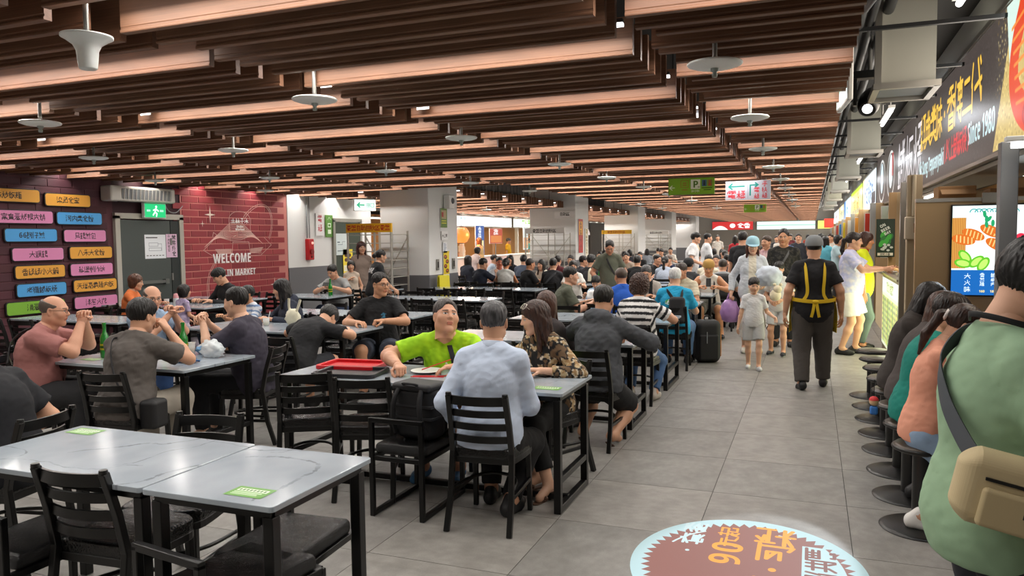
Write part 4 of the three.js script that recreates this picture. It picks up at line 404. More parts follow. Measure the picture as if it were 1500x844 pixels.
// ---------------------------------------------------------------- far stalls on the left and at the end of the hall
{
  const L = (label, z0, z1, draw, k) => { const o = lightbox('stall_sign', label, z0, z1, draw, 512, 0.42, 2.38, k, 9, -12.3); o.rotation.y = Math.PI / 2; return o; };
  L('white lit sign over the lantern stall at the left rear', -31.2, -22.6, (g, w, h) => { g.fillStyle = '#fbfffe'; g.fillRect(0, 0, w, h); cjMid(g, '食香', w * 0.42, 6, 16, '#57a0a0', 0.12); }, 2.0);
  L('white and green lit sign at left rear beside second pillar', -37, -31.4, (g, w, h) => { g.fillStyle = '#f4fbe4'; g.fillRect(0, 0, w, h); cjMid(g, '水煎包香花', w * 0.3, 4, 30, '#5a9a2a', 0.13); cjMid(g, '小館土食', w * 0.78, 8, 22, '#d0584a', 0.13); }, 1.5);
  const ws = struct('trim_2'); part(ws, 'upper_panel', box(0.12, 1.0, 32, -12.44, 3.1, -33), std(0x8f948f, 0.5)); part(ws, 'back_wall', box(0.1, 2.6, 32, -14.4, 1.3, -33), std(0xb8854e, 0.6)); for (let k = 0; k < 8; k++) part(ws, 'post', rbox(0.14, 2.2, 0.14, 0.01, -12.35, 1.1, -20.5 - k * 2.9), std(k % 2 ? 0x8a6440 : 0xb9b4aa, 0.5));  // wall of the left rear stalls: upper panel, back wall, posts
  for (let k = 0; k < 5; k++) { const z = -22 - k * 3.2, c = thing('stall_counter', ['counter of the lantern stall at left rear', 'white counter behind the dining crowd at left rear', 'pink counter under the yellow shirted cook', 'pale counter beside the pink top woman', 'left rear counter hidden behind second pillar'][k], 'counter', [-12.1, 0, z]); part(c, 'body', rbox(0.6, 1.0, 2.8, 0.01, 0, 0.5, 0), std([0x8a5a30, 0xd8d4cc, 0xd2b6b2, 0xd9cfc4, 0xc8c2b8][k], 0.5)); part(c, 'top', rbox(0.66, 0.03, 2.84, 0.006, 0, 1.015, 0), M.white);
    const o = thing('stall_light', 'warm tube light inside a left rear stall', 'ceiling light', [-13.2, 2.4, z], 90, 'tube lights of the left rear stalls'); part(o, 'tube', cyl(0.02, 0.02, 1.4, 12).rotateZ(Math.PI / 2), glow(0xfff0d8, 4)); part(o, 'batten', box(1.46, 0.03, 0.06, 0, 0.04, 0), M.white); const l = new THREE.RectAreaLight(0xffd9a0, 70, 1.4, 0.06); l.position.y = -0.03; l.rotation.x = -Math.PI / 2; l.name = 'glow'; o.add(l); }
  const lan = thing('paper_lantern', 'glowing orange paper lantern left of the lit stall', 'lantern', [-11.85, 1.84, -25.2]); part(lan, 'shade', lathe([[0.1, -0.28], [0.2, -0.24], [0.28, -0.1], [0.3, 0.02], [0.27, 0.14], [0.19, 0.25], [0.1, 0.28]], 28), glow(0xff7a30, 1.6)); part(lan, 'cap', [cyl(0.1, 0.1, 0.03, 20, 0, 0.29, 0), cyl(0.1, 0.1, 0.03, 20, 0, -0.29, 0), cyl(0.008, 0.008, 1.52, 8, 0, 1.05, 0)], M.black); { const l = new THREE.PointLight(0xff8a40, 3, 6, 2); l.name = 'glow'; l.position.x = 0.45; lan.add(l); }
  const poster = (label, z, y, w, h, a, b) => { const o = thing('stall_poster', label, 'poster', [-11.76, y, z], 90); part(o, 'panel', slab(w, h, 0.03, 0.01, 0.003), M.white); part(o, 'stand', box(0.05, y - h / 2, 0.03, 0, -(y + h / 2) / 2, 0.0), M.dullSteel); part(o, 'face', face(w - 0.02, h - 0.02), std(0x0a0a0a, 0.4, 0, { emissive: 0xffffff, emissiveIntensity: 0.9, emissiveMap: canvasTex(64, 128, (g) => { g.fillStyle = a; g.fillRect(0, 0, 64, 128); g.fillStyle = b; g.fillRect(4, 60, 56, 60); cj(g, '香味', 20, 6, 22, '#fff', 0.13, 1.1, true); }) }), [0, 0, 0.032]); };
  poster('blue and cream lit poster beside the orange lantern', -26.6, 1.6, 0.8, 1.2, '#2a56a0', '#efe0a0'); poster('red lit panel inside the lantern stall', -28.2, 1.8, 1.3, 0.6, '#b8402a', '#d8803a'); poster('pale lit panel beside the yellow shirted cook', -31.6, 1.7, 0.6, 1.0, '#cfd6d0', '#d8a070'); poster('turquoise lit panel near the second pillar', -35.2, 1.6, 0.9, 0.8, '#8fd6cc', '#e8efe8');
  // the end of the hall
  const E = (label, x0, x1, y, h, draw, k) => { const o = thing('stall_sign', label, 'sign', [(x0 + x1) / 2, y, -55.59]); part(o, 'case', rbox(x1 - x0, h, 0.2, 0.02), M.dullSteel); part(o, 'face', face(x1 - x0 - 0.06, h - 0.06), std(0x080808, 0.4, 0, { emissive: 0xffffff, emissiveIntensity: k, emissiveMap: canvasTex(256, 64, draw) }), [0, 0, 0.105]); const l = new THREE.RectAreaLight(0xfff4ea, 6, x1 - x0, h); l.position.z = 0.15; l.rotation.y = Math.PI; l.name = 'glow'; o.add(l); };
  E('red lit sign with white characters at the hall end', -6.6, -3.8, 2.42, 0.62, (g, w, h) => { g.fillStyle = '#c03030'; g.fillRect(0, 0, w, h); g.fillStyle = '#f4f4f0'; g.beginPath(); g.moveTo(0, h); g.quadraticCurveTo(50, 0, 100, h); g.fill(); g.beginPath(); g.arc(128, 32, 18, 0, 7); g.fill(); cj(g, '食香', 160, 14, 36, '#fff', 0.14); }, 1.1);
  E('long pale green lit sign at the hall end', -3.6, 0.2, 2.4, 0.6, (g, w, h) => { g.fillStyle = '#cfe6da'; g.fillRect(0, 0, w, h); g.fillStyle = '#8fbfae'; g.fillRect(0, 28, w, 6); }, 1.3);
  E('yellow lit sign at the far right of hall end', 0.3, 2.6, 2.4, 0.6, (g, w, h) => { g.fillStyle = '#e8e070'; g.fillRect(0, 0, w, h); cjMid(g, '土雞飯', w / 2, 12, 40, '#6a7a20', 0.13); }, 1.2);
  const ec = thing('stall_counter', 'long counter under the signs at the hall end', 'counter', [-2.4, 0, -54]); part(ec, 'body', box(9, 1.0, 0.6, 0, 0.5, 0), std(0x8f8a80, 0.5)); part(ec, 'top', box(9.1, 0.04, 0.66, 0, 1.02, 0), M.steel); part(ec, 'back_panel', box(9, 1.1, 0.1, 0, 1.55, -0.7), std(0xb0aca2, 0.5));
  for (const [z, l] of [[-27.5, 'pale cone pendant shade behind second pillar, nearer'], [-29, 'yellow cone pendant shade behind second pillar'], [-30.6, 'pale cone pendant shade behind second pillar, farther']]) { const o = thing('pendant_shade', l, 'pendant lamp', [-8.9, 2.2, z]); part(o, 'shade', lathe([[0.36, -0.4], [0.3, -0.2], [0.16, 0.15], [0.08, 0.35], [0.05, 0.4]], 24), std(l[0] === 'y' ? 0xe0b030 : 0xcfc4c8, 0.6)); part(o, 'cord', cyl(0.008, 0.008, 1.06, 8, 0, 0.92, 0), M.black); }
}
// ---------------------------------------------------------------- tables
const marble = canvasTex(1024, 512, (g, w, h) => {
  g.fillStyle = '#a0aab3'; g.fillRect(0, 0, w, h); const r = rng(21), id = g.getImageData(0, 0, w, h);
  for (let y = 0; y < h; y++) for (let x = 0; x < w; x++) { const a = n3(x / 160, y / 160, 3) * 7 + n3(x / 50, y / 60, 8) * 3, i = (y * w + x) * 4; id.data[i] += a; id.data[i + 1] += a; id.data[i + 2] += a; } g.putImageData(id, 0, 0);
  for (let k = 0; k < 11; k++) { let x = r() * w, y = r() * h, a = (r() < 0.75 ? 0.85 : 2.4) + (r() - 0.5) * 0.7; for (let q = 0; q < 46; q++) { const nx = x + Math.cos(a) * 8, ny = y + Math.sin(a) * 8; g.strokeStyle = `rgba(80,84,90,${0.08 + 0.3 * Math.abs(Math.sin(q * 0.35 + k))})`; g.lineWidth = (1 + 3 * r()) * (k < 5 ? 2.6 : 1); g.beginPath(); g.moveTo(x, y); g.lineTo(nx, ny); g.stroke(); x = nx; y = ny; a += (r() - 0.5) * 0.75; if (r() < 0.02) a += 0.9; } }
});
const topMats = [[1, 1, 0, 0], [1, 1, 0.37, 0.2], [1, 1, 0.61, 0.55]].map(([a, b, c, d]) => { const t = marble.clone(); t.wrapS = t.wrapT = THREE.RepeatWrapping; t.offset.set(c, d); t.needsUpdate = true; return std(0xffffff, 0.14, 0, { map: t }); });
const topGeo = new Map();
function tabletop(w, d) { const k = w + '|' + d; if (!topGeo.has(k)) { const g = slab(w, d, 0.022, 0.018, 0.003).rotateX(-Math.PI / 2), p = g.attributes.position, u = g.attributes.uv; for (let i = 0; i < u.count; i++) u.setXY(i, p.getX(i) / 2.4 + 0.5, p.getZ(i) / 1.2 + 0.5); topGeo.set(k, g); } return topGeo.get(k); }
const stickerTex = canvasTex(256, 150, (g, w, h) => { g.fillStyle = '#5f9a3c'; g.fillRect(0, 0, w, h); g.fillStyle = '#e6f0dc'; g.fillRect(26, 28, 204, 40); g.fillStyle = '#3f7a2a'; for (let k = 0; k < 8; k++) g.fillRect(34 + k * 24, 36, 16, 24); g.fillStyle = '#cfe3c0'; g.fillRect(26, 80, 190, 10); g.fillRect(26, 98, 170, 8); g.fillRect(26, 114, 180, 7); });
const stickerMat = std(0xffffff, 0.4, 0, { map: stickerTex }), edgeMat = std(0xa9a59a, 0.5), legGeo = rbox(0.045, 0.7, 0.045, 0.004, 0, 0.35, 0, 1);
let tn = 0;
function table(label, x0, x1, zf, zn, opt = {}) {                 // zf the far edge, zn the near edge
  const w = x1 - x0, d = zn - zf, o = thing('dining_table', label, 'table', [(x0 + x1) / 2, 0, (zf + zn) / 2]), X = w / 2 - 0.045, Z = d / 2 - 0.05;
  part(o, 'tabletop', tabletop(+w.toFixed(3), +d.toFixed(3)), topMats[tn++ % 3], [0, 0.73, 0]);
  part(o, 'apron', [box(w - 0.07, 0.035, 0.035, 0, 0.712, Z), box(w - 0.07, 0.035, 0.035, 0, 0.712, -Z), box(0.035, 0.035, d - 0.1, X, 0.712, 0), box(0.035, 0.035, d - 0.1, -X, 0.712, 0)], M.blackMetal);
  for (const sx of [-1, 1]) for (const sz of [-1, 1]) part(o, 'leg', legGeo, M.blackMetal, [sx * X, 0, sz * Z]);
  if (!opt.plain) { for (const sx of [-1, 1]) part(o, 'foot_bar', bar([sx * X, 0.022, -Z], [sx * X, 0.022, Z], 0.045), M.blackMetal), part(o, 'end_stretcher', bar([sx * X, 0.2, -Z], [sx * X, 0.2, Z], 0.04), M.blackMetal); part(o, 'long_stretcher', bar([-X, 0.03, Z - 0.22], [X, 0.03, Z - 0.22], 0.04), M.blackMetal); }
  for (const [sx, sz] of opt.stickers ?? []) part(o, 'table_sticker', face(0.17, 0.1, 0.004).rotateX(-Math.PI / 2), stickerMat, [sx, 0.7532, sz]).userData.label = 'green printed corner sticker';
  return o;
}
const TR = -1.4, TL = -3.46;
table('left of the two front marble tables, wide empty top', -3.47, -2.365, -2.79, -2.13, { plain: 1, stickers: [[-0.42, -0.24]] });
table('right of the two front marble tables, short with green sticker', -2.355, -1.745, -2.78, -2.125, { plain: 1, stickers: [[0.12, 0.22]] });
table('marble table with red tray between the man in neon green and blue shirt', TL, TR + 0.02, -4.99, -4.31, { stickers: [[0.9, 0.2]] });
table('marble table before the man in the dark grey jacket', -3.3, TR - 0.02, -7.16, -6.47);
table('marble table before the woman in the striped top', -3.3, TR - 0.03, -9.12, -8.28);
table('marble table before the man in cyan with the backpack', -3.4, TR - 0.05, -11.25, -10.5);
table('marble table by the aisle where the man in yellow headwear sits', -3.4, TR - 0.05, -13.0, -12.3);
table('marble table of the black capped man by the aisle', -3.4, TR - 0.05, -15.2, -14.5);
table('aisle side marble table behind the black backpack', -3.4, TR - 0.05, -17.4, -16.7);
table('marble table with green bottles between the men at left', -5.62, -4.24, -5.03, -4.25, { stickers: [[-0.45, 0.2]] });
table('marble table of the boy in stripes and the slumped man', -6.4, -4.32, -7.18, -6.4);
table('empty marble table right behind the man in the black tee', -6.6, -4.45, -8.74, -8.05);
table('empty marble table in the fourth row before the pillar', -6.7, -4.58, -11.24, -10.55);
table('long empty marble table nearest the pillar and caution sign', -6.9, -4.62, -13.6, -12.92);
table('empty marble table before the plum wall behind the man in pink', -9.4, -7.56, -7.25, -6.6);
table('marble table of the woman in orange and the toddler', -10.0, -8.0, -9.15, -8.45);
table('marble table of the man looking at his phone', -8.5, -7.38, -11.3, -10.5);
table('marble table under the red brick mural, empty', -9.9, -8.4, -10.3, -9.7);
table('small marble table by the white wall beyond the phone user', -8.6, -7.3, -12.9, -12.3);
table('marble table of the men in navy and black beyond the pillar', -6.9, -4.7, -15.55, -14.95);
table('marble table of the girl in the white tee', -5.4, -3.5, -15.35, -14.75);
table('marble table in the crowd before the second pillar', -8.6, -6.4, -18.1, -17.5);
table('marble table of the maroon hooded diner', -6.1, -4.4, -17.4, -16.8);
table('marble table of the masked diner', -6.6, -4.6, -21.6, -21.0);
table('aisle marble table far down the right column', -3.4, TR - 0.05, -19.6, -18.9);
for (const [x0, x1, z] of [[-6.3, -4.4, -24], [-3.4, -1.45, -21.8], [-3.4, -1.45, -24], [-3.4, -1.45, -26.4], [-3.4, -1.45, -29], [-3.4, -1.45, -32], [-6.3, -4.4, -27], [-6.3, -4.4, -30], [-9.4, -8.4, -21]]) { const o = table('marble table lost in the crowd at the far end', x0, x1, z - 0.35, z + 0.33); o.userData.group = 'farthest tables'; }
// ---------------------------------------------------------------- chairs
function chairProto() {
  const o = new THREE.Group();
  const seatSh = new THREE.Shape(); seatSh.moveTo(-0.175, -0.19); seatSh.lineTo(0.175, -0.19); seatSh.quadraticCurveTo(0.21, 0, 0.205, 0.12); seatSh.quadraticCurveTo(0.2, 0.2, 0.1, 0.205); seatSh.lineTo(-0.1, 0.205); seatSh.quadraticCurveTo(-0.2, 0.2, -0.205, 0.12); seatSh.quadraticCurveTo(-0.21, 0, -0.175, -0.19);
  const ext = (d, b, s) => new THREE.ExtrudeGeometry(seatSh, { depth: d, bevelEnabled: true, bevelThickness: b, bevelSize: s, bevelOffset: -s, bevelSegments: 3, curveSegments: 5 }).rotateX(Math.PI / 2);
  const cush = ext(0.03, 0.018, 0.02).translate(0, 0.455, 0), sp = cush.attributes.position; for (let i = 0; i < sp.count; i++) { const x = sp.getX(i), z = sp.getZ(i); if (sp.getY(i) > 0.44) sp.setY(i, sp.getY(i) + 0.02 * Math.max(0, 1 - (x * x + z * z) / 0.04)); } cush.computeVertexNormals();
  part(o, 'seat_cushion', cush, M.leather); part(o, 'seat_frame', ext(0.028, 0.004, 0.004).translate(0, 0.412, 0), M.black);
  for (const s of [-1, 1]) {
    part(o, 'leg', [bar([s * 0.19, 0, -0.3], [s * 0.185, 0.2, -0.235], 0.032), bar([s * 0.185, 0.19, -0.238], [s * 0.18, 0.46, -0.2], 0.032), bar([s * 0.18, 0.45, -0.2], [s * 0.175, 0.63, -0.235], 0.032), bar([s * 0.175, 0.62, -0.233], [s * 0.17, 0.8, -0.285], 0.032), cyl(0.016, 0.018, 0.014, 10, s * 0.17, 0.806, -0.286)], M.black);
    part(o, 'leg', bar([s * 0.178, 0, 0.17], [s * 0.172, 0.41, 0.155], 0.03), M.black);
    part(o, 'side_stretcher', bar([s * 0.185, 0.2, -0.23], [s * 0.178, 0.2, 0.165], 0.022), M.black);
  }
  for (const [y, z, h] of [[0.535, -0.208, 0.04], [0.612, -0.223, 0.04], [0.69, -0.244, 0.04], [0.768, -0.27, 0.052]]) {
    const g = box(0.33, h, 0.014).toNonIndexed(), b = new THREE.BoxGeometry(0.33, h, 0.014, 10, 1, 1), p = b.attributes.position; void g;
    for (let i = 0; i < p.count; i++) p.setZ(i, p.getZ(i) - 0.035 * (1 - (p.getX(i) / 0.165) ** 2)); b.computeVertexNormals(); part(o, 'back_slat', b.translate(0, y, z), M.black);
  }
  part(o, 'hoop_stretcher', tube([[-0.18, 0.235, -0.2], [-0.14, 0.235, 0.0], [-0.06, 0.235, 0.1], [0.06, 0.235, 0.1], [0.14, 0.235, 0.0], [0.18, 0.235, -0.2]], 0.011, 20, 6), M.black);
  return o;
}
const ladder = chairProto();
function chair(label, x, z, turn, group) { const o = ladder.clone(); o.name = numbered('dining_chair'); o.position.set(x, 0, z); o.rotation.y = turn * D2R; scene.add(o); return tag(o, label, 'chair', group); }
function sledProto() {
  const o = new THREE.Group(), b = 0.03;
  for (const s of [-1, 1]) part(o, 'sled_frame', [bar([s * 0.17, 0.015, -0.3], [s * 0.17, 0.015, 0.28], b), bar([s * 0.17, 0, -0.29], [s * 0.17, 0.6, -0.29], b), bar([s * 0.17, 0, 0.27], [s * 0.17, 0.37, 0.27], b), bar([s * 0.17, 0.36, -0.29], [s * 0.17, 0.36, 0.27], b)], M.blackMetal);
  part(o, 'back_rail', bar([-0.185, 0.595, -0.29], [0.185, 0.595, -0.29], b), M.blackMetal); part(o, 'cross_rail', [bar([-0.17, 0.36, -0.28], [0.17, 0.36, -0.28], b), bar([-0.17, 0.36, 0.27], [0.17, 0.36, 0.27], b)], M.blackMetal);
  part(o, 'seat_cushion', rbox(0.36, 0.07, 0.5, 0.028, 0, 0.405, 0.0, 4), M.leather); return o;
}
const sled = sledProto();
function sledChair(label, x, z, turn) { const o = sled.clone(); o.name = numbered('sled_chair'); o.position.set(x, 0, z); o.rotation.y = turn * D2R; scene.add(o); return tag(o, label, 'chair'); }
// turn 180 faces away from the camera
chair('ladder-back chair in the left foreground, back turned to the camera', -2.71, -2.38, 184); sledChair('low framed chair at the bottom edge before the right front table', -2.03, -2.26, 171); sledChair('low framed chair cut off at the bottom left corner', -3.12, -2.29, 180);
chair('ladder-back chair facing the camera behind the front tables', -2.8, -2.75, 12); sledChair('padded chair tucked under the right end of the front table', -2.07, -2.6, 4);
chair('empty ladder-back chair left of the red tray table, leftmost', -3.28, -4.45, 207); chair('empty ladder-back chair second from left before the red tray', -2.76, -4.4, 200); sledChair('low framed chair carrying the black backpack', -2.31, -4.24, 180);
chair('ladder-back chair on the far side behind the red tray', -3.0, -5.05, 0);
const ORD = ['leftmost', 'second from left', 'third from left', 'fourth from left', 'fifth from left'];
for (const [x0, x1, zf, zn, name] of [[-9.4, -7.56, -7.25, -6.6, 'empty table before the plum wall'], [-6.6, -4.45, -8.74, -8.05, 'empty table behind the black tee man'], [-6.7, -4.58, -11.24, -10.55, 'empty fourth row table'], [-6.9, -4.62, -13.6, -12.92, 'empty table nearest the pillar'], [-3.3, -2.2, -7.16, -6.47, 'grey jacket mans table'], [-3.3, -2.4, -9.12, -8.28, 'striped top womans table'], [-9.9, -8.4, -10.3, -9.7, 'empty table under the brick mural'], [-8.6, -7.3, -12.9, -12.3, 'small table by the white wall']])
  for (let x = x0 + 0.3, k = 0; x < x1 - 0.1; x += 0.5, k++) for (const s of [1, -1]) chair(`black chair, ${ORD[k]} on ${s > 0 ? 'near' : 'far'} side of ${name}`, x + (rand() - 0.5) * 0.06, s > 0 ? zn + 0.16 : zf - 0.16, (s > 0 ? 180 : 0) + (rand() - 0.5) * 8, 'empty ladder-back chairs around the vacant tables');
[[-5.95, -6.06, 180, 'left of the slumped person'], [-5.4, -6.08, 180, 'right beside the slumped person'], [-5.0, -7.5, 0, 'left of the man in black tee and glasses'], [-8.3, -8.2, 180, 'beside the toddler in lavender'], [-7.8, -10.2, 180, 'on the near side of the phone users table'], [-8.2, -11.6, 0, 'next to the young man with the phone'], [-2.7, -10.25, 180, 'between the olive tee and royal blue polo'], [-2.5, -12.05, 180, 'behind the dark vest man'], [-2.0, -12.05, 180, 'behind the cream polo man'], [-2.9, -13.3, 0, 'left of the man in white tank top'], [-2.6, -14.2, 180, 'left of the diner in black cap'], [-5.95, -15.9, 0, 'beyond the table of the navy tee man'], [-4.3, -15.85, 0, 'beyond the girl in white tee'], [-2.6, -16.45, 180, 'left of the diner in cream shirt']].forEach(([x, z, t, w]) => chair(`empty black ladder-back chair ${w}`, x, z, t, 'empty chairs among the diners'));
// ---------------------------------------------------------------- things on the tables
function bottle(label, x, y, z) {
  const glass = new THREE.MeshPhysicalMaterial({ color: 0x0f7a26, roughness: 0.12, clearcoat: 1 }), o = thing('beer_bottle', label, 'bottle', [x, y, z]);
  part(o, 'glass', lathe([[0.001, 0], [0.033, 0], [0.036, 0.006], [0.036, 0.15], [0.034, 0.165], [0.024, 0.19], [0.015, 0.215], [0.0135, 0.25], [0.0135, 0.268], [0.016, 0.27], [0.016, 0.285], [0.012, 0.287], [0.001, 0.287]], 24), glass);
  part(o, 'label', new THREE.CylinderGeometry(0.0365, 0.0365, 0.05, 24, 1, true).translate(0, 0.09, 0), std(0xc8c83a, 0.5, 0, { map: canvasTex(128, 32, (g) => { g.fillStyle = '#d9d04a'; g.fillRect(0, 0, 128, 32); g.fillStyle = '#2a6a30'; g.fillRect(0, 10, 128, 12); }) })); return o;
}
bottle('green beer bottle beside the man in pink', -5.36, 0.752, -4.55); bottle('green beer bottle next to the grey tee sleeve', -4.72, 0.752, -4.74); bottle('green beer bottle on the table before the phone user', -7.62, 0.752, -10.95);
function cup(label, x, y, z, liquid, h = 0.1) { const o = thing('plastic_cup', label, 'cup', [x, y, z]), m = new THREE.MeshPhysicalMaterial({ color: 0xf4f6f6, roughness: 0.15, transparent: true, opacity: 0.45 }); part(o, 'cup', lathe([[0.001, 0], [0.028, 0], [0.038, h], [0.04, h + 0.003], [0.036, h], [0.027, 0.004], [0.001, 0.004]], 24), m); if (liquid) part(o, 'drink', lathe([[0.001, 0.005], [0.026, 0.005], [0.031, h * 0.5], [0.001, h * 0.5]], 20), std(liquid, 0.25)); return o; }
cup('clear cup half full of beer on the table with bottles', -4.78, 0.752, -4.88, 0xd8a030); { const o = cup('clear cup with straw holding pale drink near the boy', -5.62, 0.752, -6.85, 0xd8cf8a, 0.08); part(o, 'straw', cyl(0.004, 0.004, 0.16, 8, 0, 0.08, 0), M.plastic, [0.01, 0.01, 0], [0, 0, -0.3]); }
{ const o = cup('paper drink cup with straw before the grey jacket man', -1.85, 0.752, -6.6, 0xe8e0c8, 0.12); part(o, 'lid', cyl(0.042, 0.042, 0.012, 24, 0, 0.128, 0), M.plastic); part(o, 'straw', cyl(0.004, 0.004, 0.2, 8, 0, 0.18, 0), M.plastic, [0, 0, 0], [0.05, 0, 0.08]); }
function crumple(w, h, d, seed, k = 0.25, sub = 4) { const g = mergeVertices(new THREE.IcosahedronGeometry(0.5, sub).deleteAttribute('uv').deleteAttribute('normal')), p = g.attributes.position; for (let i = 0; i < p.count; i++) { const x = p.getX(i), y = p.getY(i), z = p.getZ(i), f = 1 + k * (Math.abs(n3(x * 3 + seed, y * 3, z * 3)) - 0.3) * 2 + k * 0.5 * n3(x * 8, y * 8 + seed, z * 8); p.setXYZ(i, x * w * f, Math.max(y * f, -0.42) * h + h * 0.42, z * d * f); } g.computeVertexNormals(); return g; }
one('plastic_bag', 'crumpled clear plastic bag on the bottle table corner', 'bag', crumple(0.2, 0.14, 0.12, 3), new THREE.MeshPhysicalMaterial({ color: 0xe6eef2, roughness: 0.25, transparent: true, opacity: 0.72 }), [-4.5, 0.753, -4.82]);
{ const o = thing('snack_wrapper', 'blue and white paper wrapper near the grey tee elbow', 'wrapper', [-4.52, 0.754, -4.55]); part(o, 'paper', crumple(0.2, 0.04, 0.1, 7, 0.4), std(0x4f7fb8, 0.6)); part(o, 'contents', crumple(0.14, 0.06, 0.07, 9, 0.35), M.plastic); }
{ const o = thing('snack_wrapper', 'blue and white packet right of the beer cup', 'wrapper', [-4.72, 0.754, -4.97]); part(o, 'paper', crumple(0.14, 0.08, 0.1, 12, 0.3), std(0x6fa0cc, 0.6)); part(o, 'contents', crumple(0.1, 0.09, 0.07, 5, 0.3), std(0xe6e2d4, 0.6)); }
const plateGeo = lathe([[0.001, 0], [0.06, 0], [0.066, 0.004], [0.112, 0.015], [0.115, 0.018], [0.11, 0.019], [0.064, 0.008], [0.001, 0.007]], 40), bowlGeo = lathe([[0.001, 0], [0.035, 0], [0.04, 0.004], [0.062, 0.03], [0.07, 0.05], [0.067, 0.05], [0.058, 0.032], [0.036, 0.008], [0.001, 0.007]], 36);
one('plate', 'white plate with red chopsticks before the neon green man', 'plate', plateGeo, M.plastic, [-2.5, 0.753, -4.72]); one('bowl', 'white patterned bowl beside the plate with red chopsticks', 'bowl', bowlGeo, M.plastic, [-2.36, 0.753, -4.88]);
const stick = (label, a, b) => one('chopstick', label, 'chopstick', bar(a, b, 0.006), std(0xd8242a, 0.4)); stick('red chopstick propped across the white plate', [-2.52, 0.778, -4.68], [-2.38, 0.83, -4.86]); stick('red chopstick lying on the table, nearer one', [-2.52, 0.757, -4.52], [-2.3, 0.757, -4.58]); stick('red chopstick lying on the table, farther one', [-2.52, 0.757, -4.55], [-2.3, 0.757, -4.62]);
one('plate', 'pale plate right by the blue shirted man', 'plate', plateGeo, M.plastic, [-1.98, 0.753, -4.7]);
one('smartphone', 'black smartphone lying on the table by the floral sleeve', 'phone', rbox(0.075, 0.009, 0.15, 0.004), M.black, [-1.7, 0.758, -4.84], [0, 1.2, 0]);
function tray(label, x, y, z, turn, mat) { const o = thing('serving_tray', label, 'tray', [x, y, z], turn); part(o, 'base', slab(0.44, 0.31, 0.006, 0.03, 0.002).rotateX(-Math.PI / 2), mat); const sh = rrShape(0.46, 0.33, 0.04); sh.holes.push(rrShape(0.42, 0.29, 0.03)); part(o, 'rim', new THREE.ExtrudeGeometry(sh, { depth: 0.022, bevelEnabled: true, bevelSize: 0.003, bevelThickness: 0.003, bevelSegments: 1 }).rotateX(-Math.PI / 2).translate(0, 0.004, 0), mat); return o; }
tray('red serving tray at the left end of the table', -3.14, 0.753, -4.78, 6, std(0xc4121e, 0.4)); tray('black serving tray just in front of the red one', -2.98, 0.753, -4.5, 8, std(0x26282c, 0.35));
one('plate', 'white plate by the bottle and the man in pink', 'plate', plateGeo, M.plastic, [-5.14, 0.753, -4.62]);
{ const o = thing('shopping_bag', 'cream plastic bag with knotted handles on the boys table', 'bag', [-5.32, 0.753, -6.93], -10), m = std(0xd8d4bc, 0.6); part(o, 'body', crumple(0.2, 0.2, 0.12, 15, 0.14), m); part(o, 'handle', tube([[-0.05, 0.15, 0], [-0.06, 0.22, 0], [-0.045, 0.3, 0.01]], 0.014, 10, 6), m); part(o, 'handle', tube([[0.05, 0.15, 0], [0.09, 0.22, 0], [0.12, 0.29, 0.0]], 0.014, 10, 6), m); }
{ const o = thing('baby_bottle', 'pink topped bottle on the toddlers table', 'bottle', [-8.95 + 0.28, 0.753, -8.6]); part(o, 'body', cyl(0.04, 0.042, 0.12, 20, 0, 0.06, 0), std(0xcfd8dc, 0.3)); part(o, 'cap', lathe([[0.04, 0.12], [0.036, 0.15], [0.03, 0.18], [0.001, 0.19]], 20), std(0xd89aa0, 0.4)); }
cup('paper cup left of the pink topped bottle', -8.85, 0.753, -8.6, 0xc8a080, 0.1); one('food_dish', 'red dish of food before the woman in orange', 'dish', bowlGeo, M.red, [-9.05, 0.753, -8.7]);
{ const o = thing('water_bottle', 'blue labelled water bottle before the olive shirted man', 'bottle', [-2.75, 0.753, -10.8]); part(o, 'body', lathe([[0.001, 0], [0.034, 0], [0.035, 0.14], [0.03, 0.17], [0.015, 0.2], [0.014, 0.22], [0.001, 0.22]], 20), new THREE.MeshPhysicalMaterial({ color: 0xdfeaf0, roughness: 0.1, transparent: true, opacity: 0.6 })); part(o, 'label', new THREE.CylinderGeometry(0.036, 0.036, 0.06, 20, 1, true).translate(0, 0.09, 0), std(0x2a6ac0, 0.4)); part(o, 'cap', cyl(0.016, 0.016, 0.02, 16, 0, 0.225, 0), M.plastic); }
bottle('green bottle held up among the crowd tables', -4.0, 0.752, -15.0);
one('takeaway_bag', 'white plastic bag on table before the olive shirted man', 'bag', crumple(0.2, 0.18, 0.14, 22, 0.2), M.plastic, [-2.98, 0.753, -10.85]); one('dish_of_food', 'brown dish of food on the table near royal blue shirt', 'dish', [bowlGeo.clone().toNonIndexed(), new THREE.SphereGeometry(0.055, 14, 8).scale(1, 0.5, 1).translate(0, 0.04, 0).toNonIndexed()], std(0xa0642a, 0.6), [-2.45, 0.753, -10.75]);
one('wallet', 'small dark pouch on the aisle table beside grey sleeve', 'pouch', rbox(0.1, 0.05, 0.07, 0.015), M.black, [-1.58, 0.777, -6.6]); one('phone_stand', 'small pink item beside the dark pouch on the table', 'item', rbox(0.07, 0.02, 0.05, 0.008), std(0xd86a70, 0.4), [-1.5, 0.763, -6.75]);
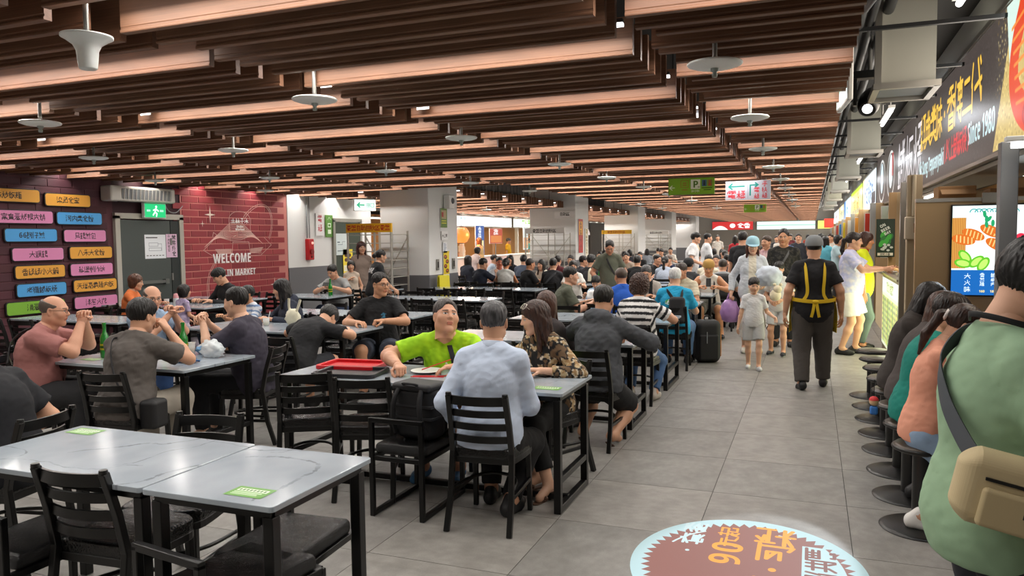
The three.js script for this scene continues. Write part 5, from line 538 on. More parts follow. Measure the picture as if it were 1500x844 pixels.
// bags on chairs and floor
{ const o = thing('backpack', 'black backpack standing on the low framed chair', 'backpack', [-2.28, 0.437, -4.2], 172); o.scale.set(0.95, 0.74, 0.95); const m = std(0x131316, 0.75); part(o, 'body', rbox(0.32, 0.46, 0.2, 0.07, 0, 0.235, 0, 5), m); part(o, 'front_pocket', rbox(0.26, 0.26, 0.07, 0.03, 0, 0.16, 0.115, 3), m); part(o, 'top_flap', rbox(0.31, 0.07, 0.22, 0.03, 0, 0.45, 0, 3), std(0x18181c, 0.6)); part(o, 'grab_handle', tube([[-0.05, 0.47, -0.08], [-0.045, 0.49, -0.12], [0.045, 0.49, -0.12], [0.05, 0.47, -0.08]], 0.01, 16, 6), m); for (const s of [-1, 1]) part(o, 'shoulder_strap', tube([[s * 0.09, 0.44, -0.1], [s * 0.1, 0.36, -0.14], [s * 0.11, 0.2, -0.145], [s * 0.12, 0.06, -0.1]], 0.018, 18, 6), m); for (const y of [0.2, 0.3]) part(o, 'webbing', box(0.33, 0.02, 0.212, 0, y, 0), std(0x1e1e22, 0.7)); part(o, 'loose_strap', tube([[0.05, 0.02, -0.1], [0.06, -0.08, -0.14], [0.05, -0.16, -0.14]], 0.008, 12, 5), m); }
{ const o = thing('luggage_backpack', 'big black backpack standing on the floor by aisle tables', 'backpack', [-1.3, 0.002, -10.45], 20); o.scale.set(0.8, 0.95, 0.8); const m = std(0x1a1b1d, 0.7); part(o, 'body', rbox(0.42, 0.6, 0.3, 0.1, 0, 0.3, 0, 5), m); part(o, 'front_pocket', rbox(0.32, 0.36, 0.06, 0.03, 0, 0.22, 0.155, 3), m); part(o, 'zip_pull', box(0.012, 0.16, 0.01, -0.04, 0.36, 0.192), std(0x8a8f94, 0.4)); part(o, 'side_strap', rbox(0.03, 0.4, 0.1, 0.01, 0.215, 0.28, 0), std(0xb87a3a, 0.6)); part(o, 'grab_handle', tube([[-0.05, 0.59, 0], [-0.04, 0.64, 0], [0.04, 0.64, 0], [0.05, 0.59, 0]], 0.01, 14, 6), m); }
// ---------------------------------------------------------------- people: a smooth field round a skeleton, meshed as one surface
const v3 = { add: (a, b, s = 1) => [a[0] + b[0] * s, a[1] + b[1] * s, a[2] + b[2] * s], sub: (a, b) => [a[0] - b[0], a[1] - b[1], a[2] - b[2]], mul: (a, s) => [a[0] * s, a[1] * s, a[2] * s], dot: (a, b) => a[0] * b[0] + a[1] * b[1] + a[2] * b[2], len: (a) => Math.hypot(...a), norm: (a) => { const l = Math.hypot(...a) || 1; return [a[0] / l, a[1] / l, a[2] / l]; }, cross: (a, b) => [a[1] * b[2] - a[2] * b[1], a[2] * b[0] - a[0] * b[2], a[0] * b[1] - a[1] * b[0]], mix: (a, b, t) => [a[0] + (b[0] - a[0]) * t, a[1] + (b[1] - a[1]) * t, a[2] + (b[2] - a[2]) * t] };
const cap = (a, b, ra, rb = ra, k = 0.03, cuts) => ({ t: 0, a, b, ra, rb, k, cuts });
const ell = (c, r, ax, k = 0.03, cuts, neg) => ({ t: 1, c, r, ax: ax || [[1, 0, 0], [0, 1, 0], [0, 0, 1]], k, cuts, neg });
function field(prims, extra) {
  const P = prims.map((p) => { if (p.t === 0) { const d = v3.sub(p.b, p.a), l = v3.dot(d, d) || 1e-9; return { ...p, d, il: 1 / l }; } return { ...p, mr: Math.min(...p.r) }; });
  return (x, y, z) => {
    let D = 9;
    for (const p of P) {
      let e;
      if (p.t === 0) { const a = p.a, d = p.d, px = x - a[0], py = y - a[1], pz = z - a[2]; let h = (px * d[0] + py * d[1] + pz * d[2]) * p.il; h = h < 0 ? 0 : h > 1 ? 1 : h; const qx = px - d[0] * h, qy = py - d[1] * h, qz = pz - d[2] * h; e = Math.sqrt(qx * qx + qy * qy + qz * qz) - (p.ra + (p.rb - p.ra) * h); }
      else { const c = p.c, A = p.ax, r = p.r, px = x - c[0], py = y - c[1], pz = z - c[2], u = (px * A[0][0] + py * A[0][1] + pz * A[0][2]) / r[0], v = (px * A[1][0] + py * A[1][1] + pz * A[1][2]) / r[1], w = (px * A[2][0] + py * A[2][1] + pz * A[2][2]) / r[2], k0 = Math.sqrt(u * u + v * v + w * w), a = u / r[0], b = v / r[1], g = w / r[2], k1 = Math.sqrt(a * a + b * b + g * g); e = k1 < 1e-6 ? -p.mr : k0 * (k0 - 1) / k1; }
      if (p.cuts) for (const c of p.cuts) { const q = (x - c[3]) * c[0] + (y - c[4]) * c[1] + (z - c[5]) * c[2]; if (q > e) e = q; }
      if (p.neg) { const a = D, b = -e, h = Math.max(p.k - Math.abs(a - b), 0); D = Math.max(a, b) + h * h / (4 * p.k); }
      else { const h = Math.max(p.k - Math.abs(D - e), 0); D = Math.min(D, e) - h * h / (4 * p.k); }
    }
    return extra ? extra(D, x, y, z) : D;
  };
}
function bounds(prims, pad) { const lo = [9, 9, 9], hi = [-9, -9, -9]; for (const p of prims) { if (p.neg) continue; const q = p.t === 0 ? [[p.a, p.ra], [p.b, p.rb]] : [[p.c, Math.max(...p.r)]]; for (const [c, r] of q) for (let i = 0; i < 3; i++) { lo[i] = Math.min(lo[i], c[i] - r - pad); hi[i] = Math.max(hi[i], c[i] + r + pad); } } return [lo, hi]; }
function net(f, [lo, hi], h, color) {                 // surface nets
  const nx = Math.ceil((hi[0] - lo[0]) / h) + 2, ny = Math.ceil((hi[1] - lo[1]) / h) + 2, nz = Math.ceil((hi[2] - lo[2]) / h) + 2, G = new Float32Array(nx * ny * nz), B = 5, R = h * B * 0.87 * 1.5;
  for (let bz = 0; bz < nz; bz += B) for (let by = 0; by < ny; by += B) for (let bx = 0; bx < nx; bx += B) {
    const c = f(lo[0] + (bx + 2) * h, lo[1] + (by + 2) * h, lo[2] + (bz + 2) * h), far = Math.abs(c) > R;
    for (let z = bz; z < Math.min(bz + B, nz); z++) for (let y = by; y < Math.min(by + B, ny); y++) { let i = (z * ny + y) * nx + bx; for (let x = bx; x < Math.min(bx + B, nx); x++, i++) G[i] = far ? c : f(lo[0] + x * h, lo[1] + y * h, lo[2] + z * h); }
  }
  const id = new Int32Array(nx * ny * nz).fill(-1), pos = [], idx = [], sy = nx, sz = nx * ny, co = [0, 1, sy, sy + 1, sz, sz + 1, sz + sy, sz + sy + 1], E = [[0, 1], [2, 3], [4, 5], [6, 7], [0, 2], [1, 3], [4, 6], [5, 7], [0, 4], [1, 5], [2, 6], [3, 7]];
  for (let z = 0; z < nz - 1; z++) for (let y = 0; y < ny - 1; y++) for (let x = 0; x < nx - 1; x++) {
    const i = (z * ny + y) * nx + x; let m = 0; for (let k = 0; k < 8; k++) if (G[i + co[k]] < 0) m |= 1 << k; if (m === 0 || m === 255) continue;
    let n = 0, X = 0, Y = 0, Z = 0; for (const [a, b] of E) { if (((m >> a) & 1) === ((m >> b) & 1)) continue; const ga = G[i + co[a]], t = ga / (ga - G[i + co[b]]); X += (a & 1) + t * ((b & 1) - (a & 1)); Y += ((a >> 1) & 1) + t * (((b >> 1) & 1) - ((a >> 1) & 1)); Z += (a >> 2) + t * ((b >> 2) - (a >> 2)); n++; }
    id[i] = pos.length / 3; pos.push(lo[0] + (x + X / n) * h, lo[1] + (y + Y / n) * h, lo[2] + (z + Z / n) * h);
  }
  const quad = (a, b, c, d, flip) => (flip ? idx.push(a, c, b, b, c, d) : idx.push(a, b, c, b, d, c));
  for (let z = 1; z < nz - 1; z++) for (let y = 1; y < ny - 1; y++) for (let x = 1; x < nx - 1; x++) {
    const i = (z * ny + y) * nx + x, s = G[i] < 0;
    if (s !== G[i + 1] < 0) quad(id[i - sy - sz], id[i - sz], id[i - sy], id[i], !s);
    if (s !== G[i + sy] < 0) quad(id[i - 1 - sz], id[i - 1], id[i - sz], id[i], !s);
    if (s !== G[i + sz] < 0) quad(id[i - 1 - sy], id[i - sy], id[i - 1], id[i], !s);
  }
  const g = new THREE.BufferGeometry(); g.setAttribute('position', new THREE.Float32BufferAttribute(pos, 3)); g.setIndex(idx); g.computeVertexNormals();
  if (color) { const c = new Float32Array(pos.length); for (let i = 0; i < pos.length; i += 3) c.set(color(pos[i], pos[i + 1], pos[i + 2]), i); g.setAttribute('color', new THREE.BufferAttribute(c, 3)); }
  return g;
}
const lin = (c) => { const k = new THREE.Color(c); return [k.r, k.g, k.b]; };
// ---- heads: templates in head space (origin mid-head, +z forward, +y up), each vertex coded 0 skin 1 lip 2 brow 3 eye white 4 iris
const headCache = new Map();
function headTemplate(kind, h) {
  const key = kind + h; if (headCache.has(key)) return headCache.get(key);
  const full = kind === 'full' ? 1 : 0, fem = kind === 'fem' ? 1 : 0, kid = kind === 'kid' ? 1 : 0, P = [];
  P.push(ell([0, 0.034, -0.014], [0.075, 0.086, 0.094], 0, 0.02), ell([0, -0.025, 0.026], [0.06 + full * 0.008 - fem * 0.003 + kid * 0.004, 0.083 - kid * 0.01, 0.066], 0, 0.04));
  for (const s of [-1, 1]) { P.push(cap([s * 0.046, -0.06 + kid * 0.01, 0.004], [s * 0.014, -0.1 + kid * 0.012, 0.058], 0.021 + full * 0.008 - fem * 0.003, 0.016, 0.03), ell([s * 0.038, -0.022, 0.058], [0.026 + full * 0.006, 0.024, 0.022], 0, 0.03), cap([s * 0.014, 0.026, 0.084], [s * 0.044, 0.024, 0.066], 0.009 - fem * 0.002, 0.008, 0.02)); }
  P.push(ell([0, -0.1 + kid * 0.012, 0.064], [0.02, 0.016, 0.016], 0, 0.02));
  for (const s of [-1, 1]) P.push(ell([s * 0.031, 0.008, 0.096], [0.018, 0.011, 0.014], 0, 0.012, null, true), ell([s * 0.031, 0.006, 0.074], [0.016, 0.0125, 0.0135], 0, 0.006));
  P.push(cap([0, 0.014, 0.086], [0, -0.022, 0.104 - kid * 0.006], 0.007, 0.0115, 0.014), ell([0.011, -0.026, 0.094], [0.009, 0.008, 0.01], 0, 0.008), ell([-0.011, -0.026, 0.094], [0.009, 0.008, 0.01], 0, 0.008));
  P.push(cap([-0.016, -0.055, 0.084], [0.016, -0.055, 0.084], 0.0062, 0.0062, 0.008), cap([-0.013, -0.064, 0.083], [0.013, -0.064, 0.083], 0.0068, 0.0068, 0.006));
  for (const s of [-1, 1]) P.push(ell([s * 0.077, 0.0, -0.008], [0.009, 0.031, 0.019], [v3.norm([1, 0, s * 0.35]), [0, 1, 0], v3.norm([-s * 0.35, 0, 1])], 0.01), ell([s * 0.0845, 0.003, -0.004], [0.005, 0.019, 0.01], 0, 0.006, null, true));
  P.push(cap([0, -0.06, -0.03], [0, -0.15, -0.04], 0.055 + full * 0.008 - fem * 0.009 - kid * 0.013, 0.055 + full * 0.008 - fem * 0.009 - kid * 0.013, 0.035));
  const g = net(field(P), [[-0.11, -0.15, -0.13], [0.11, 0.14, 0.13]], h), p = g.attributes.position, code = new Uint8Array(p.count);
  for (let i = 0; i < p.count; i++) {
    const x = Math.abs(p.getX(i)), y = p.getY(i), z = p.getZ(i); if (z < 0.05) continue; const ex = x - 0.031, ey = y - 0.0065;
    if (y < -0.049 && y > -0.071 && x < 0.021 - Math.abs(y + 0.06) * 0.4 && z > 0.078) code[i] = Math.abs(y + 0.0597) < 0.0016 ? 5 : 1;
    else if (x > 0.013 && x < 0.05 && Math.abs(y - (0.0285 - (x - 0.03) ** 2 * 5)) < (fem || kid ? 0.0034 : 0.0048)) code[i] = 2;
    else if (h < 0.007 && (ex / 0.0155) ** 2 + (ey / 0.0058) ** 2 < 1) code[i] = Math.abs(ex) < 0.0062 ? 4 : 3;
    else if (h < 0.007 && (ex / 0.0175) ** 2 + ((ey - 0.002) / 0.0075) ** 2 < 1 && ey > 0.002) code[i] = 2;
    else if (h >= 0.007 && (ex / 0.015) ** 2 + (ey / 0.007) ** 2 < 1) code[i] = 2;
  }
  const r = { g, code }; headCache.set(key, r); return r;
}
// ---- hands: fingers along +y, palm towards -z, thumb at +x
const handCache = new Map();
function handTemplate(kind, h) {
  const key = kind + h; if (handCache.has(key)) return handCache.get(key);
  const curl = { relaxed: [22, 30, 22], grip: [68, 82, 50], flat: [6, 8, 6], clasp: [48, 62, 40] }[kind], P = [], F = [[0.03, 0.092, 0.04, 0.024, 0.021, 0.0088], [0.0105, 0.097, 0.044, 0.028, 0.022, 0.009], [-0.0095, 0.093, 0.041, 0.026, 0.021, 0.0086], [-0.029, 0.084, 0.032, 0.02, 0.018, 0.0076]];
  P.push(cap([0, -0.02, 0], [0, 0.012, 0], 0.026, 0.027, 0.02));
  F.forEach(([x, y, a, b, c, r], i) => {
    P.push(cap([x * 0.55, 0.012, 0], [x, y - 0.01, 0.002], 0.016, 0.0125, 0.014));
    let p = [x, y - 0.006, 0.001], t = 0; const sp = x * 1.6; [a, b, c].forEach((l, j) => { t += (curl[j] + (i - 1.5) * (kind === 'grip' ? 2 : 4)) * D2R; const d = v3.norm([sp * (kind === 'grip' ? 0.15 : 1), Math.cos(t), -Math.sin(t)]), q = v3.add(p, d, l); P.push(cap(p, q, r * (1 - j * 0.07), r * (0.93 - j * 0.09), j ? 0.003 : 0.006)); p = q; });
  });
  const k = kind === 'flat' ? 0 : kind === 'grip' || kind === 'clasp' ? 1 : 0.5; let p = [0.022, 0.02, -0.004];
  for (const [d, l, r] of [[[0.75, 0.62, -0.25 - k * 0.2], 0.04, 0.0125], [[0.45 - k * 0.35, 0.85, -0.3 - k * 0.35], 0.032, 0.0105], [[0.2 - k * 0.6, 0.9, -0.3 - k * 0.5], 0.026, 0.0092]]) { const q = v3.add(p, v3.norm(d), l); P.push(cap(p, q, r, r * 0.92, 0.006)); p = q; }
  const g = net(field(P), bounds(P, 0.01), h); handCache.set(key, g); return g;
}
// ---- hair
const hairCache = new Map();
function hairTemplate(style, h) {
  const key = style + h; if (hairCache.has(key)) return hairCache.get(key);
  const P = [], I = 0, shell = (o = 0, dy = 0) => ell([0, 0.04 + dy, -0.018], [0.081 + o, 0.091 + o, 0.101 + o], I, 0.02), faceCut = (y, r = 0.062, top = 0.075) => ell([0, y, 0.098], [r, top, 0.062], I, 0.012, null, true), ears = () => [-1, 1].map((s) => ell([s * 0.085, -0.012, 0.004], [0.026, 0.035, 0.028], I, 0.01, null, true)), low = (y) => ell([0, y - 0.1, 0.03], [0.14, 0.1, 0.13], I, 0.015, null, true);
  let noise = 0.0055;
  if (style === 'short') P.push(shell(0.0005, 0.004), ell([0, 0.085, -0.02], [0.068, 0.052, 0.088], I, 0.03), faceCut(-0.018, 0.066, 0.088), ...ears(), low(-0.005), ell([0, -0.12, -0.06], [0.1, 0.07, 0.09], I, 0.02, null, true));
  else if (style === 'receding') P.push(shell(0.001, 0.004), ell([0, 0.085, -0.03], [0.066, 0.05, 0.082], I, 0.03), faceCut(0.0, 0.062, 0.098), ...ears(), low(-0.005), ell([0, -0.12, -0.06], [0.1, 0.07, 0.09], I, 0.02, null, true));
  else if (style === 'mop') P.push(shell(0.006, 0.006), ell([0, 0.09, -0.01], [0.072, 0.055, 0.09], I, 0.03), ell([0, 0.07, 0.05], [0.066, 0.04, 0.05], I, 0.03), faceCut(-0.028, 0.06, 0.08), ...ears(), low(-0.015), ell([0, -0.13, -0.06], [0.1, 0.07, 0.09], I, 0.02, null, true));
  else if (style === 'buzz') { P.push(shell(0.001, 0.002), faceCut(-0.02, 0.07, 0.085), ...ears(), low(-0.005), ell([0, -0.12, -0.06], [0.1, 0.075, 0.09], I, 0.02, null, true)); noise = 0.001; }
  else if (style === 'fringe') { P.push(shell(0.0, 0.0), ell([0, 0.1, 0.03], [0.085, 0.07, 0.12], I, 0.015, null, true), faceCut(-0.02, 0.07, 0.09), ...ears(), low(-0.01), ell([0, -0.12, -0.06], [0.1, 0.075, 0.09], I, 0.02, null, true)); noise = 0.001; }
  else if (style === 'bob') P.push(shell(0.012), ell([0, -0.02, -0.03], [0.095, 0.1, 0.082], I, 0.03), faceCut(-0.045, 0.058, 0.09), ell([0, -0.14, 0.03], [0.07, 0.06, 0.09], I, 0.02, null, true), ell([0, -0.155, -0.05], [0.12, 0.05, 0.1], I, 0.02, null, true));
  else if (style === 'curly') { P.push(shell(0.026, 0.0), ell([0, -0.02, -0.035], [0.108, 0.09, 0.09], I, 0.03), faceCut(-0.05, 0.06, 0.1), ell([0, -0.16, -0.03], [0.12, 0.06, 0.12], I, 0.02, null, true)); noise = 0.011; }
  else if (style === 'long' || style === 'longer') { const e = style === 'longer' ? -0.44 : -0.31; P.push(shell(0.011), ell([0, -0.03, -0.04], [0.09, 0.12, 0.07], I, 0.03), cap([0, -0.05, -0.06], [0, e, -0.085], 0.062, 0.045, 0.04)); for (const s of [-1, 1]) P.push(cap([s * 0.06, 0.0, -0.03], [s * 0.075, e + 0.03, -0.055], 0.034, 0.028, 0.03), cap([s * 0.07, 0.02, 0.01], [s * 0.088, e + 0.08, 0.02], 0.018, 0.02, 0.02)); P.push(faceCut(-0.045, 0.056, 0.095), ell([0, -0.16, 0.05], [0.062, 0.13, 0.07], I, 0.02, null, true)); noise = 0.005; }
  else if (style === 'pony') { P.push(shell(0.004), faceCut(-0.03, 0.066, 0.085), ...ears(), low(-0.01), ell([0, -0.13, -0.05], [0.1, 0.075, 0.09], I, 0.02, null, true), cap([0, 0.03, -0.1], [0, 0.0, -0.14], 0.024, 0.028, 0.02), cap([0, 0.0, -0.14], [0, -0.14, -0.15], 0.03, 0.028, 0.02), cap([0, -0.14, -0.15], [0, -0.27, -0.12], 0.028, 0.01, 0.02)); noise = 0.004; }
  else if (style === 'bun') P.push(shell(0.004), faceCut(-0.03, 0.066, 0.085), ...ears(), low(-0.01), ell([0, -0.13, -0.05], [0.1, 0.075, 0.09], I, 0.02, null, true), ell([0, -0.005, -0.135], [0.05, 0.048, 0.042], I, 0.015));
  const f = field(P, (D, x, y, z) => (Math.abs(D) > 0.03 ? D : D - noise * (0.6 * n3(Math.atan2(x, z + 0.02) * 9 + y * 6, y * (noise > 0.01 ? 40 : 13), 4) + (noise > 0.01 ? 0.7 * n3(x * 45, y * 45, z * 45) : 0.4 * n3(Math.atan2(x, z + 0.02) * 24, y * 18, 9)))));
  const g = net(f, bounds(P, 0.02), h); hairCache.set(key, g); return g;
}
const skinMat = new THREE.MeshPhysicalMaterial({ vertexColors: true, roughness: 0.52, sheen: 0.15 }), clothMat = new THREE.MeshPhysicalMaterial({ vertexColors: true, roughness: 0.85, sheen: 0.25, sheenRoughness: 0.6 }), hairMat = std(0xffffff, 0.42, 0, { vertexColors: true }), shoeMat = std(0xffffff, 0.55, 0, { vertexColors: true });
function paint(g, fn) { const p = g.attributes.position, c = new Float32Array(p.count * 3); for (let i = 0; i < p.count; i++) c.set(typeof fn === 'function' ? fn(i) : fn, i * 3); g.setAttribute('color', new THREE.BufferAttribute(c, 3)); return g; }
function basisOf(yaw, pitch, roll) { const m = new THREE.Matrix4().makeRotationFromEuler(new THREE.Euler(pitch * D2R, yaw * D2R, roll * D2R, 'YXZ')), e = m.elements; return [[e[0], e[1], e[2]], [e[4], e[5], e[6]], [e[8], e[9], e[10]]]; }   // right-hand axes x (the person's left), y, z
function bend(S, T, l1, l2, pole) { const d = v3.sub(T, S); let L = v3.len(d); const u = v3.norm(d), m = Math.min(L, (l1 + l2) * 0.999), a = (m * m + l1 * l1 - l2 * l2) / (2 * m), hh = Math.sqrt(Math.max(0, l1 * l1 - a * a)); let p = v3.sub(pole, v3.mul(u, v3.dot(pole, u))); p = v3.norm(p); return [v3.add(v3.add(S, u, a), p, hh), v3.add(S, u, m)]; }
let handIn = 0;
function person(o) {
  const H = (o.h ?? 1.7) / 1.7, fem = o.fem ? 1 : 0, kid = o.kid ? 1 : 0, fat = o.fat ?? 0.15, lod = o.lod ?? 2, sit = o.sit !== undefined;
  const hb = [0.0125, 0.017, 0.026][lod], hh = [0.0036, 0.0056, 0.0085][lod], hc = [0.011, 0.0155, 0.024][lod], hg = [0.0045, 0.006, 0.008][lod];
  const root = thing('person', o.label, 'person', [o.at[0], 0, o.at[1]], o.face), hipY = sit ? (o.sit + 0.075) / H : 0.915 + (o.drop ?? 0);
  const B1 = basisOf((o.twist ?? 0) * 0.3, (o.lean ?? 0) * 0.55, -(o.side ?? 0) * 0.5), B2 = basisOf(o.twist ?? 0, o.lean ?? 0, -(o.side ?? 0)), B3 = basisOf(o.twist ?? 0, (o.lean ?? 0) * 1.25, -(o.side ?? 0));
  const Pv = [0, hipY, 0], C = v3.add(Pv, B1[1], 0.28), N = v3.add(C, B2[1], 0.222), nb = v3.add(N, B3[1], 0.02);
  const hr = o.head ?? [0, 0, 0], HB = basisOf((o.twist ?? 0) + hr[0], hr[1], -hr[2]), neckTop = v3.add(v3.add(nb, B3[1], 0.045), B3[2], 0.014), hk = kid ? 0.96 / H * Math.max(0.82, H) : 0.96 * (o.hs ?? 1), Hc = v3.add(v3.add(neckTop, HB[1], 0.098 * hk), HB[2], 0.028 * hk);
  const sw = 0.148 - fem * 0.018 + fat * 0.02, S = [1, -1].map((s) => v3.add(v3.add(N, B2[0], s * sw), B2[1], -0.052 - (o.shrug ? -0.02 : 0))), thick = 1 + fat * 0.35 - kid * 0.05 - fem * 0.1;
  const arms = [o.L, o.R].map((spec, i) => { const s = i ? -1 : 1, a = Array.isArray(spec) ? { h: spec } : spec ?? { h: sit ? [s * 0.14, (o.tableY ?? 0.79) / H, 0.4] : [s * 0.25, 0.8, 0.05] }; let E, W; if (a.e) { E = v3.add(S[i], v3.norm(v3.sub(a.e, S[i])), 0.285); W = v3.add(E, v3.norm(v3.sub(a.h, E)), 0.245); } else [E, W] = bend(S[i], a.h, 0.285, 0.245, a.p ?? [s * 0.55, -0.7, -0.45]); return { S: S[i], E, W, s, spec: a }; });
  const hipW = 0.092, legs = [1, -1].map((s, i) => { const hip = v3.add(Pv, B1[0], s * hipW); hip[1] -= 0.02; const f = (o.feet ?? [])[i] ?? (sit ? [s * 0.13, 0.085 / H, 0.4] : [s * 0.1, 0.085, 0]), [K, A] = bend(hip, f, 0.425, 0.41, (o.knees ?? [])[i] ?? [s * 0.12, 0.25, 1]); return { hip, K, A, s }; });
  // ---- body
  const fl = (r) => r * thick, BP = [ell(v3.add(Pv, B1[1], 0.02), [0.158 + fat * 0.03, 0.12, 0.112 + fat * 0.02], B1, 0.06), ell(v3.add(v3.add(Pv, B1[1], 0.16), B1[2], 0.015 + fat * 0.045), [0.132 + fat * 0.055 - fem * 0.014, 0.15, 0.1 + fat * 0.08], B1, 0.06), ell(v3.add(C, B2[1], 0.06), [0.15 + fat * 0.025 - fem * 0.015, 0.17, 0.106 + fat * 0.03], B2, 0.06), cap(v3.add(S[0], B2[0], -0.02), v3.add(S[1], B2[0], 0.02), 0.05, 0.05, 0.05), cap(N, neckTop, 0.054 - fem * 0.008 - kid * 0.008 + fat * 0.008, 0.052 - fem * 0.008 - kid * 0.008 + fat * 0.008, 0.04)];
  for (let i = 0; i < 2; i++) { const a = arms[i], l = legs[i]; BP.push(cap(v3.add(N, B2[1], 0.02), S[i], 0.035, 0.04, 0.05), cap(a.S, a.E, fl(0.05), fl(0.038), 0.035), cap(a.E, v3.mix(a.E, a.W, 0.35), fl(0.038), fl(0.037), 0.02), cap(v3.mix(a.E, a.W, 0.35), a.W, fl(0.037), fl(0.026), 0.02), cap(l.hip, l.K, fl(0.08), fl(0.054), 0.05), cap(l.K, v3.mix(l.K, l.A, 0.35), fl(0.051), fl(0.053), 0.03), cap(v3.mix(l.K, l.A, 0.35), l.A, fl(0.053), fl(0.035), 0.03), cap(l.A, v3.add(l.A, [l.s * 0.02, -0.045, 0.12]), 0.036, 0.028, 0.03)); if (fem) BP.push(ell(v3.add(v3.add(v3.add(C, B2[1], 0.045), B2[0], a.s * 0.07), B2[2], 0.075), [0.055, 0.055, 0.05], B2, 0.04)); }
  const skin = lin(o.skin ?? '#d2a082'), parts = [];
  const bg = net(field(BP), bounds(BP, 0.03), hb); parts.push(paint(bg, skin));
  const place = (g, M, flip) => { const q = g.clone().applyMatrix4(M); if (flip) { const ix = q.index.array; for (let i = 0; i < ix.length; i += 3) { const t = ix[i]; ix[i] = ix[i + 1]; ix[i + 1] = t; } q.computeVertexNormals(); } return q; };
  const frame = (X, Y, Z, p, s = 1) => new THREE.Matrix4().makeBasis(V(...v3.mul(X, s)), V(...v3.mul(Y, s)), V(...v3.mul(Z, s))).setPosition(...p), HM = frame(HB[0], HB[1], HB[2], Hc, hk);
  const ht = headTemplate(kid ? 'kid' : fem ? 'fem' : fat > 0.45 ? 'full' : 'man', hh), hairC = lin(o.hair?.[1] ?? '#16120f'), brow = v3.mul(v3.add(hairC, skin, 0.25), 0.8), lip = [skin[0] * 0.86, skin[1] * 0.56, skin[2] * 0.56];
  parts.push(paint(place(ht.g, HM), (i) => [skin, lip, brow, [0.62, 0.6, 0.58], [0.025, 0.016, 0.012], v3.mul(lip, 0.35)][ht.code[i]]));
  for (const a of arms) {
    const kind = a.spec.k ?? 'relaxed', y = v3.norm(a.spec.dir ?? v3.sub(a.W, a.E)), want = a.spec.palm ?? (sit ? [0, -1, 0] : [-a.s, 0, -0.2]); let pz = v3.sub(want, v3.mul(y, v3.dot(want, y))); if (v3.len(pz) < 0.1) pz = v3.sub([0, 0, 1], v3.mul(y, y[2])); const z = v3.mul(v3.norm(pz), -1), x = v3.cross(y, z);      // thumb at +x, mirrored where the thumb must be on the other side
    const mirror = a.s > 0 ? 1 : -1, sc = (fem ? 0.92 : 1) * (kid ? 0.95 : 1); const M2 = frame(v3.mul(x, -mirror === 1 ? 1 : -1), y, z, v3.add(a.W, y, 0.02), sc); parts.push(paint(place(handTemplate(kind, hg), M2, mirror === 1), skin));
  }
  const merged = mergeGeometries(parts), body = part(root, 'body', merged, skinMat);
  void body;
  // ---- clothes
  const wr = lod < 2 ? (amp, seed) => (D, x, y, z) => (Math.abs(D) > 0.03 ? D : D - amp * (0.45 * n3(x * 6 + seed, y * 9, z * 6) - 0.9 * Math.abs(n3(x * 11 + y * 7, y * 17 + seed, z * 11 - y * 5)) + 0.3 - 0.35 * Math.abs(n3(x * 30, y * 24, z * 30 + seed)))) : (amp, seed) => (D, x, y, z) => (Math.abs(D) > 0.05 ? D : D - amp * n3(x * 10 + seed, y * 12, z * 10)), seed = (handIn += 3.7);
  const cutAt = (p, n) => [n[0], n[1], n[2], p[0], p[1], p[2]];
  const top = o.top;
  if (top) {
    const e = (top.e ?? 0.02) * 0.72, hem = v3.add(Pv, B1[1], -(top.hem ?? (sit ? 0.07 : 0.1))), hc1 = [cutAt(hem, v3.mul(B1[1], -1))], neckCut = cutAt(v3.add(N, B3[1], 0.028 + (top.collar ?? 0)), B3[1]);
    const TP = [ell(v3.add(Pv, B1[1], 0.0), [0.166 + fat * 0.04 + e * 1.3, 0.2, 0.124 + fat * 0.035 + e * 1.3], B1, 0.07, hc1), ell(v3.add(v3.add(Pv, B1[1], 0.15), B1[2], 0.015 + fat * 0.05), [0.138 + fat * 0.065 + e, 0.18, 0.1 + fat * 0.085 + e], B1, 0.07, hc1), ell(v3.add(C, B2[1], 0.05), [0.15 + fat * 0.03 + e, 0.19, 0.106 + fat * 0.035 + e], B2, 0.06, [neckCut]), cap(S[0], S[1], 0.046 + e * 0.4, 0.046 + e * 0.4, 0.04, [neckCut]), cap(v3.add(N, B2[0], 0.055), v3.add(N, B2[0], -0.055), 0.046 + e * 0.3, 0.046 + e * 0.3, 0.04, [neckCut])];
    if (fem) for (const s of [1, -1]) TP.push(ell(v3.add(v3.add(v3.add(C, B2[1], 0.045), B2[0], s * 0.07), B2[2], 0.075), [0.055 + e * 0.6, 0.055 + e * 0.6, 0.05 + e * 0.7], B2, 0.05));
    for (const a of arms) {
      TP.push(cap(v3.add(N, B2[1], 0.012), a.S, 0.046 + e * 0.3, 0.05 + e * 0.3, 0.045, [neckCut]));
      const d1 = v3.norm(v3.sub(a.E, a.S)), d2 = v3.norm(v3.sub(a.W, a.E)), sl = top.sl ?? 'short';
      if (sl === 'short') { const q = v3.mix(a.S, a.E, top.sleeve ?? 0.72); TP.push(cap(a.S, a.E, fl(0.049) + e * 0.35, fl(0.046) + e * 1.2, 0.035, [cutAt(q, d1)])); }
      else if (sl === 'long') { TP.push(cap(a.S, a.E, fl(0.05) + e * 0.35, fl(0.042) + e * 0.6, 0.035), cap(a.E, a.W, fl(0.042) + e * 0.6, fl(0.03) + e * 0.6, 0.03, [cutAt(v3.mix(a.E, a.W, top.cuff ?? 0.93), d2)])); }
      else TP.push(cap(a.S, v3.mix(a.S, a.E, 0.2), 0.04, 0.03, 0.03, [cutAt(v3.add(a.S, B2[0], a.s * 0.012), v3.mul(B2[0], a.s))]));
    }
    if (top.hood) TP.push(ell(v3.add(v3.add(N, B3[1], 0.0), B3[2], -0.07), [0.12, 0.07, 0.06], B3, 0.03));
